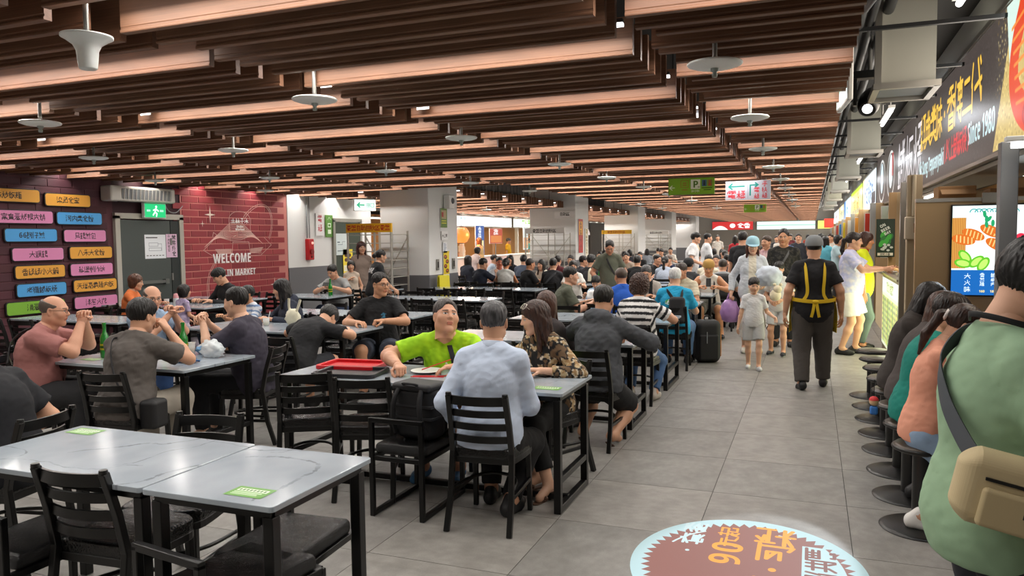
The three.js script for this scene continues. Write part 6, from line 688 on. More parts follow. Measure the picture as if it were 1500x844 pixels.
    TP.push(ell(v3.add(v3.add(N, B3[1], 0.07), B3[2], 0.03), top.collar ? [0.056, 0.05, 0.056] : [0.064, 0.06, 0.062], B3, 0.008, null, true));
    const c0 = lin(top.c), c1 = top.c2 ? lin(top.c2) : null, pat = top.pat, inv = (x, y, z) => { const d = v3.sub([x, y, z], C); return [v3.dot(d, B2[0]), v3.dot(d, B2[1]), v3.dot(d, B2[2])]; };
    const armU = (x, y, z) => arms.find((a) => v3.dot(v3.sub([x, y, z], a.S), v3.norm(v3.sub(a.E, a.S))) > 0.05 && Math.abs(inv(x, y, z)[0]) > 0.15);
    const col = !pat ? () => c0 : (x, y, z) => {
      const [u, v, w] = inv(x, y, z), n = n3(u * 14 + seed, v * 14, w * 14), m = n3(u * 34, v * 34 + seed, w * 34);
      if (pat === 'stripe') { const a = armU(x, y, z), t = a ? v3.dot(v3.sub([x, y, z], a.S), v3.norm(v3.sub(a.E, a.S))) : v; return ((t / (top.period ?? 0.07)) % 1 + 1) % 1 < (top.duty ?? 0.45) ? c1 : c0; }
      if (pat === 'floral') return n > 0.25 ? (m > 0 ? c1 : lin('#9a7a52')) : n > 0.05 && m > 0.2 ? lin('#d8cdb8') : Math.abs(u) < 0.035 && w > 0 ? lin('#0e0e10') : n < -0.35 ? lin('#6b543c') : c0;
      if (pat === 'camo') return n > 0.15 ? c1 : n < -0.2 ? v3.mul(c0, 0.5) : c0;
      if (pat === 'leaf') return v3.mix(c0, c1, Math.max(0, Math.min(1, 0.5 + n3(u * 16, v * 12 + w * 6, 3) * 0.9)) * 0.8);
      if (pat === 'tie') return v3.mix(c0, c1, Math.max(0, Math.min(1, 0.3 + n * 0.7 - v * 0.8)));
      if (pat === 'open') return Math.abs(u) < 0.055 && w > 0.02 ? c1 : c0;
      if (pat === 'print') return w < 0 && Math.abs(v - 0.09) < 0.05 && Math.abs(u) < 0.1 && m > -0.1 ? c1 : c0;
      if (pat === 'chest') return w > 0 && Math.hypot(u - 0.06, v - 0.06) < 0.028 && m > -0.3 ? c1 : c0;
      if (pat === 'badge') return w < 0 && ((u - 0.05) / 0.055) ** 2 + ((v - 0.05) / 0.035) ** 2 < 1 ? (m > 0 ? lin('#3fae5a') : lin('#e8f2f4')) : c0;
      if (pat === 'vest') return Math.abs(u) > 0.1 || w > 0.07 && Math.abs(u) < 0.04 ? c1 : c0;
      return c0;
    };
    part(root, top.n ?? 'shirt', net(field(TP, wr(top.w ?? 0.006, seed)), bounds(TP, 0.03), pat && lod === 0 ? 0.009 : hc, col), clothMat);
  }
  if (top?.collar) part(root, 'collar', paint(lathe([[0.06, -0.012], [0.068, -0.014], [0.066, 0.01], [0.058, 0.034], [0.054, 0.036], [0.054, 0.01], [0.06, -0.012]], 24).scale(1 - fem * 0.1 + fat * 0.18, 1, 1.06 + fat * 0.15).applyMatrix4(new THREE.Matrix4().makeBasis(V(...B3[0]), V(...B3[1]), V(...B3[2])).setPosition(...v3.add(v3.add(N, B3[1], 0.022), B3[2], 0.004))), lin(top.c)), clothMat);
  const bot = o.bot;
  if (bot) {
    const e = bot.e ?? 0.016, wc = [cutAt(v3.add(Pv, B1[1], 0.1), B1[1])], TP = [ell(v3.add(Pv, B1[1], 0.0), [0.152 + fat * 0.03 + e * 0.7, 0.125, 0.11 + fat * 0.02 + e * 0.6], B1, 0.05, wc)];
    if (bot.l === 'skirt') TP.push(cap(Pv, v3.mix(legs[0].K, legs[1].K, 0.5), 0.13, 0.19, 0.05, [cutAt(v3.add(v3.mix(legs[0].K, legs[1].K, 0.5), [0, -0.02 - (bot.drop ?? 0), 0]), [0, -1, 0])]), cap(v3.mix(legs[0].K, legs[1].K, 0.5), v3.add(v3.mix(legs[0].K, legs[1].K, 0.5), [0, -0.3, 0]), 0.17, 0.19, 0.04, [cutAt(v3.add(v3.mix(legs[0].K, legs[1].K, 0.5), [0, -0.02 - (bot.drop ?? 0), 0]), [0, -1, 0])]));
    else for (const l of legs) {
      const d1 = v3.norm(v3.sub(l.K, l.hip)), d2 = v3.norm(v3.sub(l.A, l.K));
      if (bot.l === 'short') TP.push(cap(l.hip, l.K, fl(0.082) + e, fl(0.064) + e * 1.5, 0.03, [cutAt(v3.mix(l.hip, l.K, bot.cut ?? 0.9), d1)]));
      else { TP.push(cap(l.hip, l.K, fl(0.082) + e, fl(0.058) + e, 0.05), cap(l.K, l.A, fl(0.058) + e, fl(0.04) + e * (bot.wide ?? 1), 0.04, [cutAt(v3.mix(l.K, l.A, bot.cut ?? 0.93), d2)])); }
    }
    part(root, bot.l === 'skirt' ? 'skirt' : bot.l === 'short' ? 'shorts' : 'trousers', net(field(TP, wr(bot.w ?? 0.005, seed + 5)), bounds(TP, 0.03), hc + 0.002, () => lin(bot.c)), clothMat);
  }
  if (o.shoe !== null) for (const l of legs) {
    const yaw = (l.s * (o.toe ?? 8)) * D2R, f = [Math.sin(yaw), 0, Math.cos(yaw)], rise = (o.tip ?? [])[l.s > 0 ? 0 : 1] ?? 0, F = [f[0], Math.sin(rise * D2R), f[2]], b = v3.add(l.A, [0, -0.05, 0]), heel = v3.add(b, F, -0.045), ball = v3.add(b, F, 0.09), toe = v3.add(b, F, 0.155), up = [-F[1] * f[0], 1, -F[1] * f[2]], sole = cutAt(v3.add(b, up, -0.034), v3.mul(v3.norm(up), -1)), side = [f[2], 0, -f[0]];
    const open = o.shoe === 'sandal', SP = open ? [cap(heel, toe, 0.036, 0.036, 0.02, [sole, cutAt(v3.add(b, up, -0.016), up)]), cap(v3.add(v3.add(ball, side, -0.04), [0, 0.005, 0]), v3.add(v3.add(ball, side, 0.04), [0, 0.005, 0]), 0.014, 0.014, 0.01)] : [cap(heel, ball, 0.038, 0.042, 0.03, [sole]), cap(ball, toe, 0.042, 0.03, 0.03, [sole]), cap(v3.add(heel, [0, 0.02, 0]), v3.add(l.A, [0, 0.01, 0]), 0.036, 0.04, 0.03)];
    const sc = lin(open ? '#5a4030' : o.shoe ?? '#1a1a1c'), so = o.sole ? lin(o.sole) : v3.mul(sc, 0.8);
    part(root, open ? 'sandal' : 'shoe', net(field(SP), bounds(SP, 0.02), lod ? 0.013 : 0.009, (x, y, z) => (v3.dot(v3.sub([x, y, z], b), up) < -0.018 ? so : sc)), shoeMat);
  }
  if (o.hair) { const g = place(hairTemplate(o.hair[0], [0.0045, 0.0065, 0.0095][lod]), HM), c2 = o.hair[2] ? lin(o.hair[2]) : null, p = g.attributes.position; part(root, 'hair', paint(g, (i) => (c2 ? v3.mix(hairC, c2, Math.max(0, Math.min(1, 0.5 + n3(p.getX(i) * 40, p.getY(i) * 12, p.getZ(i) * 40) * 0.8))) : hairC)), hairMat); }
  if (o.hat) { const M2 = HM, hatC = std(o.hat[1], 0.8), dome = lathe([[0.001, 0.158], [0.035, 0.155], [0.066, 0.142], [0.088, 0.116], [0.099, 0.08], [0.102, 0.045], [0.1, 0.03]], 32).scale(1, 1, 1.17).translate(0, 0, -0.016).applyMatrix4(M2); const c = part(root, 'hat', dome, hatC); hatC.side = THREE.DoubleSide; if (o.hat[0] === 'cap') { const s = new THREE.Shape(); s.moveTo(-0.085, 0); s.quadraticCurveTo(-0.08, 0.1, 0, 0.11); s.quadraticCurveTo(0.08, 0.1, 0.085, 0); s.quadraticCurveTo(0, 0.04, -0.085, 0); part(c, 'brim', new THREE.ExtrudeGeometry(s, { depth: 0.004, bevelEnabled: true, bevelSize: 0.002, bevelThickness: 0.002, bevelSegments: 1 }).rotateX(Math.PI / 2 + 0.18).translate(0, 0.045, 0.085).applyMatrix4(M2), hatC); } if (o.hat[0] === 'brim') part(c, 'brim', lathe([[0.095, 0.045], [0.13, 0.02], [0.128, 0.016], [0.095, 0.038]], 28).scale(1, 1, 1.12).translate(0, 0, -0.014).applyMatrix4(M2), hatC); }
  if (o.glasses) { const g = []; for (const s of [-1, 1]) g.push(new THREE.TorusGeometry(0.019, 0.0018, 6, 20).scale(1.15, 0.85, 1).translate(s * 0.032, 0.006, 0.103), bar([s * 0.054, 0.01, 0.1], [s * 0.083, 0.012, -0.01], 0.003)); g.push(bar([-0.012, 0.01, 0.104], [0.012, 0.01, 0.104], 0.003)); part(root, 'glasses', g.map((q) => q.applyMatrix4(HM)), M.black); }
  if (o.mask) part(root, 'mask', new THREE.SphereGeometry(0.06, 16, 12, 0, Math.PI).scale(1, 0.8, 0.75).translate(0, -0.045, 0.062).applyMatrix4(HM), std(0xdfe8f0, 0.7));
  const onTorso = (u, v, w) => v3.add(v3.add(v3.add(C, B2[0], u), B2[1], v), B2[2], w), ribbon = (pts, w = 0.03, m, name = 'bag_strap') => { const c = new THREE.CatmullRomCurve3(pts.map((q) => V(...q))), n = 40, P = [], I = [], mid = v3.add(C, B2[1], 0.02); for (let i = 0; i <= n; i++) { const p = c.getPoint(i / n), t = c.getTangent(i / n), out = V(p.x - mid[0], 0, p.z - mid[2]).normalize(), s = V().crossVectors(t, out).normalize().multiplyScalar(w / 2); for (const k of [[1, 0], [-1, 0], [-1, 0.006], [1, 0.006]]) P.push(p.x + s.x * k[0] + out.x * k[1], p.y + s.y * k[0], p.z + s.z * k[0] + out.z * k[1]); if (i) for (let k = 0; k < 4; k++) { const a = (i - 1) * 4 + k, b = (i - 1) * 4 + (k + 1) % 4; I.push(a, b, a + 4, b, b + 4, a + 4); } } const g = new THREE.BufferGeometry(); g.setAttribute('position', new THREE.Float32BufferAttribute(P, 3)); g.setIndex(I); g.computeVertexNormals(); m.side = THREE.DoubleSide; return part(root, name, g, m); };
  if (o.extra) o.extra({ root, onTorso, ribbon, B1, B2, C, Pv, N, S, arms, legs, HM, HB, Hc, cap, ell, net: (TP, h, c, amp = 0) => paint(net(field(TP, amp ? wr(amp, seed) : null), bounds(TP, 0.02), h), lin(c)) });
  if (H !== 1) root.scale.setScalar(H);
  if (o.chair && sit) chair(`ladder-back chair under the ${o.chair}`, o.at[0] + Math.sin(o.face * D2R) * 0.06, o.at[1] + Math.cos(o.face * D2R) * 0.06, o.face + (o.chairTurn ?? 0));
  return root;
}
// ---------------------------------------------------------------- everybody in the hall
const JEANS = '#4a6890', BLK = '#141416';
// the table of four in the middle
person({ label: 'man in light blue shirt seated with his back to the camera', at: [-1.77, -4.12], face: 184, sit: 0.43, lean: 9, h: 1.74, fat: 0.35, lod: 0, head: [8, 4, 0], hair: ['short', '#2e2e30', '#565659'], top: { c: '#c6d4ea', sl: 'long', e: 0.022, collar: 0.03, hem: 0.05, w: 0.006 }, bot: { c: '#16161a', l: 'long' }, L: { h: [0.24, 0.52, 0.1], e: [0.25, 0.7, -0.08] }, R: { h: [-0.08, 0.8, 0.4], e: [-0.2, 0.72, 0.1] }, feet: [[0.1, 0.085, 0.3], [-0.08, 0.085, 0.12]], chair: 'man in light blue shirt' });
person({ label: 'stout man in neon green tee facing the camera', at: [-2.5, -5.14], face: 12, sit: 0.43, lean: 30, side: 0, h: 1.72, fat: 0.85, hs: 1.07, lod: 0, head: [34, -20, 8], hair: ['receding', '#2e2420'], skin: '#d09a7c', top: { c: '#b2e61c', c2: '#8cc80e', pat: 'leaf', e: 0.028, w: 0.007 }, bot: { c: '#3a3d44', l: 'short' }, R: { h: [-0.26, 0.81, 0.52], e: [-0.4, 0.84, 0.3], k: 'grip' }, L: { h: [0.08, 0.8, 0.5], e: [0.34, 0.82, 0.3] }, shoe: '#3a70a0', chair: 'man in neon green', extra: (q) => q.ribbon([q.onTorso(0.03, 0.22, 0.06), q.onTorso(0.07, 0.14, 0.15), q.onTorso(0.085, 0.0, 0.175), q.onTorso(0.09, -0.16, 0.21)], 0.035, std(0x15161a, 0.6)) });
person({ label: 'woman in dark floral blouse with sunglasses on her hair', at: [-1.72, -5.12], face: -24, sit: 0.43, lean: 12, h: 1.64, fem: 1, fat: 0.3, lod: 0, head: [-34, 10, 0], hair: ['long', '#2c1a14', '#40281e'], skin: '#dcae92', top: { c: '#131314', c2: '#b8a27c', pat: 'floral', sl: 'long', e: 0.026, cuff: 0.8 }, bot: { c: '#141416', l: 'long', cut: 0.72 }, L: { h: [0.16, 0.83, 0.32], e: [0.36, 0.8, 0.1] }, R: { h: [-0.1, 0.83, 0.36], e: [-0.32, 0.82, 0.12] }, feet: [[0.36, 0.075, 0.42], [0.16, 0.075, 0.3]], shoe: 'sandal', chair: 'woman in floral blouse', extra: (q) => { const g = []; for (const s of [-1, 1]) g.push(new THREE.TorusGeometry(0.027, 0.0035, 6, 20).scale(1.1, 0.9, 1).rotateX(-0.9).translate(s * 0.034, 0.105, 0.065)); g.push(bar([-0.01, 0.107, 0.068], [0.01, 0.107, 0.068], 0.005), bar([0.062, 0.105, 0.06], [0.078, 0.03, -0.01], 0.004), bar([-0.062, 0.105, 0.06], [-0.078, 0.03, -0.01], 0.004)); part(q.root, 'sunglasses', g.map((k) => k.applyMatrix4(q.HM)), std(0xb8b0a4, 0.3, 0.5)); } });
person({ label: 'woman seen only by brown hair behind the floral blouse', at: [-2.12, -6.05], face: 175, sit: 0.43, lean: 14, h: 1.6, fem: 1, lod: 1, hair: ['long', '#3a221a', '#50342a'], top: { c: '#3a3436', sl: 'long' }, bot: { c: BLK, l: 'long' }, chair: 'brown haired woman behind' });
person({ label: 'man in dark grey hooded jacket hunched over the table', at: [-1.63, -5.98], face: 176, sit: 0.43, lean: 20, h: 1.76, fat: 0.45, lod: 0, head: [0, 12, 0], hair: ['short', '#151212'], top: { n: 'jacket', c: '#4a4d53', sl: 'long', e: 0.04, hood: 1, collar: 0.02, w: 0.01 }, bot: { c: '#1a1b1e', l: 'short' }, R: { h: [-0.12, 0.8, 0.46], e: [-0.34, 0.82, 0.2] }, L: { h: [0.1, 0.8, 0.46], e: [0.3, 0.82, 0.2] }, feet: [[0.12, 0.08, 0.04], [-0.14, 0.08, -0.02]], tip: [-38, -38], shoe: 'sandal', chair: 'man in grey hooded jacket' });
person({ label: 'woman with curly brown hair in black and white stripes', at: [-1.66, -7.72], face: 180, sit: 0.47, lean: 10, h: 1.64, fem: 1, fat: 0.55, lod: 0, head: [0, 8, 0], hair: ['curly', '#3a2620', '#4c342a'], top: { c: '#e6e6e6', c2: '#14161c', pat: 'stripe', period: 0.068, duty: 0.45, e: 0.034, hem: 0.1 }, bot: { c: '#3f5f8a', l: 'long' }, R: { h: [-0.16, 0.98, 0.36], e: [-0.36, 0.86, 0.16], k: 'grip' }, feet: [[0.12, 0.085, 0.2], [-0.16, 0.085, 0.1]], shoe: '#b8b0a8', chair: 'woman in stripes', extra: (q) => part(q.root, 'chopsticks', [bar(v3.add(q.arms[1].W, [0.02, 0.06, 0.02]), v3.add(q.arms[1].W, [0.1, 0.0, 0.24]), 0.006), bar(v3.add(q.arms[1].W, [0.02, 0.07, 0.02]), v3.add(q.arms[1].W, [0.12, 0.01, 0.24]), 0.006)], std(0xe8dcc8, 0.5)) });
person({ label: 'white haired man in cyan tee wearing a black backpack', at: [-1.64, -9.85], face: 182, sit: 0.43, lean: 10, h: 1.7, fat: 0.4, lod: 0, head: [6, 8, 0], hair: ['short', '#c4c4c4', '#e0e0de'], top: { c: '#1d9cc8', c2: '#dff0ea', pat: 'badge', e: 0.03 }, bot: { c: '#4a6890', l: 'long' }, chair: 'white haired man in cyan', extra: (q) => { const m = std(0x18191c, 0.7), M4 = new THREE.Matrix4().makeBasis(V(...q.B2[0]), V(...q.B2[1]), V(...q.B2[2])).setPosition(...q.onTorso(-0.06, -0.06, -0.2)); part(q.root, 'backpack', rbox(0.2, 0.34, 0.12, 0.05, 0, 0, 0, 4).applyMatrix4(M4), m); q.ribbon([q.onTorso(0.1, 0.2, 0.04), q.onTorso(0.08, 0.2, -0.1), q.onTorso(0.0, 0.08, -0.16), q.onTorso(-0.02, -0.02, -0.18)], 0.04, m); q.ribbon([q.onTorso(-0.1, 0.2, 0.04), q.onTorso(-0.11, 0.19, -0.1), q.onTorso(-0.1, 0.08, -0.16)], 0.04, m); } });
person({ label: 'balding man in royal blue polo turned to the left', at: [-2.32, -9.95], face: 205, sit: 0.43, lean: 10, h: 1.7, fat: 0.4, lod: 1, head: [14, 8, 0], hair: ['buzz', '#4a3a30'], skin: '#c08a6c', top: { c: '#1d56b8', collar: 0.02 }, bot: { c: BLK, l: 'long' }, chair: 'man in royal blue polo' });
person({ label: 'grey haired man with glasses in dark vest facing forward', at: [-2.36, -11.75], face: 4, sit: 0.43, lean: 16, h: 1.68, lod: 1, head: [0, 16, 0], hair: ['short', '#3a3a3c', '#5a5a5c'], glasses: 1, top: { c: '#1c2026', c2: '#b9b4ae', pat: 'vest', sl: 'long' }, bot: { c: BLK, l: 'long' }, chair: 'man with the dark vest' });
person({ label: 'older man in cream striped polo looking down left', at: [-1.8, -11.75], face: -8, sit: 0.43, lean: 10, h: 1.72, fat: 0.3, lod: 1, head: [-16, 10, 0], hair: ['short', '#3a302c'], skin: '#c28c6c', top: { c: '#d8d2bc', c2: '#c8c0a6', pat: 'stripe', period: 0.05, collar: 0.03 }, bot: { c: '#2a2c34', l: 'long' }, chair: 'man in cream polo' });
person({ label: 'man in white tank top and mustard headwear using phone', at: [-1.62, -13.25], face: 6, sit: 0.43, lean: 12, h: 1.72, fat: 0.4, lod: 1, head: [-4, 14, 0], hair: ['buzz', '#201814'], hat: ['beanie', 0xb08a48], skin: '#c98f68', top: { c: '#dcd8d0', sl: 'none', e: 0.014 }, bot: { c: '#8a8a84', l: 'short' }, feet: [[0.2, 0.085, 0.36], [-0.1, 0.085, 0.3]], shoe: '#1a1a1c', sole: '#d8d8d8', L: { h: [0.05, 0.86, 0.34], e: [0.32, 0.8, 0.16], k: 'grip' }, R: { h: [-0.05, 0.86, 0.34], e: [-0.32, 0.8, 0.16], k: 'grip' }, chair: 'man in white tank top', extra: (q) => { part(q.root, 'phone', rbox(0.08, 0.15, 0.01, 0.004), M.black, [0, 0.92, 0.42], [-0.5, 0, 0]); q.ribbon([q.onTorso(0.09, 0.2, 0.03), q.onTorso(0.085, 0.1, 0.125), q.onTorso(0.07, -0.1, 0.14)], 0.03, std(0x222226, 0.7)); } });
person({ label: 'man in olive tee seated in profile facing right', at: [-3.22, -10.0], face: 118, sit: 0.43, lean: 14, h: 1.72, fat: 0.45, lod: 0, head: [-8, 2, 0], hair: ['short', '#151110'], skin: '#d2a084', top: { c: '#565a4c', e: 0.03 }, bot: { c: '#2a2a2c', l: 'long' }, chair: 'man in olive tee' });
person({ label: 'standing man in olive polo with strap looking down', at: [-3.26, -12.85], face: 26, h: 1.66, fat: 0.25, lean: 10, lod: 1, head: [-10, 26, 0], hair: ['receding', '#1c1614'], skin: '#c08668', top: { c: '#5d6052', collar: 0.03, e: 0.026 }, bot: { c: '#3a3c44', l: 'long' }, L: { h: [0.2, 0.95, 0.3], e: [0.3, 1.1, 0.02] }, R: { h: [-0.2, 0.9, 0.26], e: [-0.3, 1.1, 0.02] }, extra: (q) => q.ribbon([q.onTorso(-0.07, 0.22, 0.04), q.onTorso(-0.03, 0.1, 0.15), q.onTorso(0.07, -0.08, 0.155), q.onTorso(0.13, -0.2, 0.12)], 0.03, std(0x202022, 0.7)) });
// left hand group round the bottles
person({ label: 'balding man in dusty pink tee with clasped hands', at: [-5.78, -4.2], face: 124, sit: 0.43, lean: 20, h: 1.74, fat: 0.65, lod: 0, head: [-4, 4, 0], hair: ['fringe', '#5a5049'], glasses: 1, skin: '#d29c80', top: { c: '#a06a66', e: 0.034, hem: 0.08, w: 0.008 }, bot: { c: '#2a2b2e', l: 'long', e: 0.026 }, L: { h: [0.02, 1.06, 0.4], e: [0.2, 0.8, 0.46], k: 'clasp', palm: [-1, 0, 0] }, R: { h: [-0.02, 1.06, 0.4], e: [-0.2, 0.8, 0.42], k: 'clasp', palm: [1, 0, 0] }, chair: 'man in dusty pink tee', extra: (q) => q.ribbon([q.onTorso(0.08, 0.21, 0.06), q.onTorso(0.07, 0.22, -0.06), q.onTorso(-0.06, 0.1, -0.17), q.onTorso(-0.17, -0.06, -0.12)], 0.024, std(0x17171a, 0.6)) });
person({ label: 'man in grey brown tee seen from behind, hands clasped', at: [-4.54, -4.0], face: 190, sit: 0.43, lean: 20, h: 1.72, fat: 0.25, lod: 0, head: [-14, 6, 0], hair: ['mop', '#0f0d0d'], top: { c: '#5a5450', e: 0.042, hem: 0.08, w: 0.009 }, bot: { c: '#b5ada0', l: 'long', e: 0.026 }, L: { h: [0.0, 1.1, 0.3], e: [0.22, 0.8, 0.32], k: 'clasp', palm: [-1, 0, 0] }, R: { h: [-0.08, 1.1, 0.3], e: [-0.28, 0.82, 0.3], k: 'clasp', palm: [1, 0, 0] }, chair: 'man in grey brown tee', extra: (q) => { const m = std(0x1c1c1e, 0.6); q.ribbon([q.onTorso(0.08, 0.21, 0.04), q.onTorso(0.08, 0.19, -0.11), q.onTorso(0.02, 0.02, -0.16), q.onTorso(-0.1, -0.18, -0.16), q.onTorso(-0.17, -0.26, -0.08)], 0.014, m); part(q.root, 'shoulder_bag', rbox(0.13, 0.2, 0.16, 0.03, 0, 0, 0, 3), m, v3.add(q.Pv, [-0.24, -0.02, -0.02])); } });
person({ label: 'young man in plum navy tee with hands at his chin', at: [-4.4, -5.2], face: -74, sit: 0.43, lean: 13, h: 1.74, fat: 0.2, lod: 0, head: [-8, 4, 0], hair: ['short', '#0f0d0d'], skin: '#dcae92', top: { c: '#3a3644', e: 0.04, hem: 0.1, w: 0.009 }, bot: { c: '#15161a', l: 'long' }, L: { h: [0.04, 0.99, 0.42], e: [0.18, 0.78, 0.3], k: 'clasp', palm: [-1, 0, 0] }, R: { h: [-0.01, 0.99, 0.42], e: [-0.2, 0.78, 0.34], k: 'clasp', palm: [1, 0, 0] }, chair: 'young man in plum navy tee' });
person({ label: 'bald man in pale blue polo behind the grey tee man', at: [-6.06, -5.6], face: 86, sit: 0.43, lean: 12, h: 1.7, fat: 0.4, lod: 0, head: [-20, 8, 0], hair: ['fringe', '#5a504a'], glasses: 1, skin: '#d8a488', top: { c: '#8fa8c4', e: 0.03, collar: 0.03 }, bot: { c: '#2c4a78', l: 'long' }, L: { h: [0.04, 1.0, 0.36], e: [0.2, 0.8, 0.34], k: 'clasp' }, R: { h: [-0.02, 1.0, 0.38], e: [-0.2, 0.8, 0.36], k: 'clasp' }, chair: 'bald man in pale blue polo' });
person({ label: 'dark clothed person cut off at the left edge', at: [-3.9, -2.72], face: 280, sit: 0.43, lean: 26, h: 1.74, fat: 0.5, lod: 0, head: [0, 5, 0], hair: ['short', '#14110f'], top: { c: '#14161c', e: 0.034, hem: 0.1 }, bot: { c: '#2a2622', l: 'long', e: 0.024 }, L: { h: [0.14, 0.6, 0.2] }, R: { h: [-0.14, 0.6, 0.2] }, chair: 'dark clothed person' });
person({ label: 'man in black tee with glasses looking to the right', at: [-4.5, -7.4], face: 22, sit: 0.43, lean: 0, h: 1.74, fat: 0.45, lod: 0, head: [44, 2, 0], hair: ['receding', '#15110f'], hs: 1.04, glasses: 1, skin: '#cd9876', top: { c: '#141518', c2: '#3a7a9a', pat: 'chest', e: 0.03 }, bot: { c: '#3d4452', l: 'short', e: 0.024 }, R: { h: [-0.14, 0.78, 0.36], e: [-0.3, 0.8, 0.08] }, L: { h: [-0.02, 0.8, 0.36], e: [0.28, 0.8, 0.14], k: 'grip' }, feet: [[0.22, 0.085, 0.34], [-0.12, 0.085, 0.4]], chair: 'man in black tee and glasses' });
person({ label: 'person in black slumped head down on the table', at: [-4.58, -5.95], face: 178, sit: 0.43, lean: 56, side: -6, h: 1.7, lod: 0, head: [-10, 56, 10], hair: ['mop', '#100e0e'], top: { c: '#1a1b1f', e: 0.034, hem: 0.1 }, bot: { c: '#2a2d34', l: 'short' }, R: { h: [-0.24, 0.8, 0.52], e: [-0.42, 0.78, 0.3] }, L: { h: [0.08, 0.8, 0.5], e: [0.3, 0.78, 0.36] }, chair: 'person slumped on the table' });
person({ label: 'woman with long black hair in a navy hooded jacket', at: [-5.72, -7.5], face: -38, sit: 0.43, lean: 14, h: 1.62, fem: 1, lod: 0, head: [-26, 10, 0], hair: ['long', '#0f0d0e'], top: { n: 'jacket', c: '#262c3c', sl: 'long', e: 0.036, hood: 1 }, bot: { c: BLK, l: 'long' }, L: { h: [0.14, 0.83, 0.36], e: [0.3, 0.82, 0.14] }, R: { h: [-0.04, 0.83, 0.4], e: [-0.28, 0.82, 0.2] }, chair: 'woman in navy hooded jacket' });
person({ label: 'boy in blue and white striped tee looking left', at: [-6.36, -7.5], face: -12, sit: 0.43, lean: 4, h: 1.38, kid: 1, lod: 0, head: [-18, 2, 0], hair: ['mop', '#12100f'], skin: '#c99470', top: { c: '#d6dce4', c2: '#6f8cb4', pat: 'stripe', period: 0.07, duty: 0.4, e: 0.024 }, bot: { c: '#3a4254', l: 'short' }, chair: 'boy in the striped tee' });
person({ label: 'woman in orange tee with a white hair clip', at: [-9.15, -8.2], face: 118, sit: 0.43, lean: 8, h: 1.6, fem: 1, lod: 1, head: [0, 8, 0], hair: ['bob', '#4a2a1c', '#5c3a26'], top: { c: '#d8743c' }, bot: { c: '#3a4254', l: 'long' }, R: { h: [-0.1, 1.0, 0.4], e: [-0.26, 0.84, 0.2] }, chair: 'woman in orange tee', extra: (q) => part(q.root, 'hair_clip', bar([0.094, 0.055, 0.0], [0.088, 0.015, 0.035], 0.012).applyMatrix4(q.HM), M.plastic) });
person({ label: 'toddler in lavender printed top seen from behind', at: [-8.1, -8.12], face: 165, sit: 0.5, lean: 6, h: 1.05, kid: 1, lod: 1, hair: ['bob', '#17120f'], top: { c: '#b6a8c4', c2: '#8a7aa0', pat: 'leaf' }, bot: { c: '#c8c0d0', l: 'long' }, R: { h: [-0.2, 0.95, 0.36], e: [-0.28, 0.84, 0.1] }, L: { h: [0.12, 0.9, 0.36], e: [0.26, 0.84, 0.1] }, chair: 'toddler in lavender' });
person({ label: 'young man in black shirt looking down before the mural', at: [-8.5, -9.5], face: -14, sit: 0.43, lean: 8, h: 1.72, lod: 1, head: [-20, 26, 0], hair: ['mop', '#0f0d0d'], top: { c: '#17181b', sl: 'long' }, bot: { c: BLK, l: 'long' }, chair: 'young man before the mural' });
person({ label: 'young man in light grey tee looking at his phone', at: [-7.82, -11.5], face: 8, sit: 0.43, lean: 16, h: 1.72, lod: 1, head: [-14, 24, 0], hair: ['short', '#12100f'], top: { c: '#9a9c9c', c2: '#2a2c2e', e: 0.03 }, bot: { c: '#4a5a7a', l: 'long' }, L: { h: [0.06, 0.88, 0.38], e: [0.3, 0.8, 0.24], k: 'grip' }, R: { h: [-0.06, 0.88, 0.38], e: [-0.3, 0.8, 0.24], k: 'grip' }, chair: 'young man with the phone', extra: (q) => part(q.root, 'phone', rbox(0.14, 0.075, 0.01, 0.004), M.black, [0, 0.93, 0.46], [-0.7, 0, 0]) });
person({ label: 'standing worker in black printed tee with hair bun', at: [-6.85, -11.1], face: 142, h: 1.54, lean: 12, fem: 1, fat: 0.3, lod: 1, head: [-4, 8, 0], hair: ['bun', '#15110f'], top: { c: '#15161a', c2: '#d8d8d8', pat: 'print', e: 0.028 }, bot: { c: BLK, l: 'long' }, L: { h: [0.22, 0.95, 0.3] }, R: { h: [-0.22, 0.95, 0.3] } });
person({ label: 'woman with long dark red hair standing behind the worker', at: [-8.05, -12.6], face: 40, h: 1.66, fem: 1, lod: 1, head: [10, 2, 0], hair: ['longer', '#2c1414', '#40201c'], top: { c: '#8a7a70' }, bot: { c: '#b8a898', l: 'long' } });
person({ label: 'little girl in beige dress with hand at her mouth', at: [-7.95, -12.1], face: 30, h: 1.3, kid: 1, fem: 1, lod: 1, hair: ['bob', '#15100e'], top: { c: '#c8b8a8', sl: 'none' }, bot: { c: '#d0c2b4', l: 'skirt' }, R: { h: [-0.02, 1.28, 0.14], e: [-0.24, 1.1, 0.06] }, L: [0.2, 0.9, 0.1] });
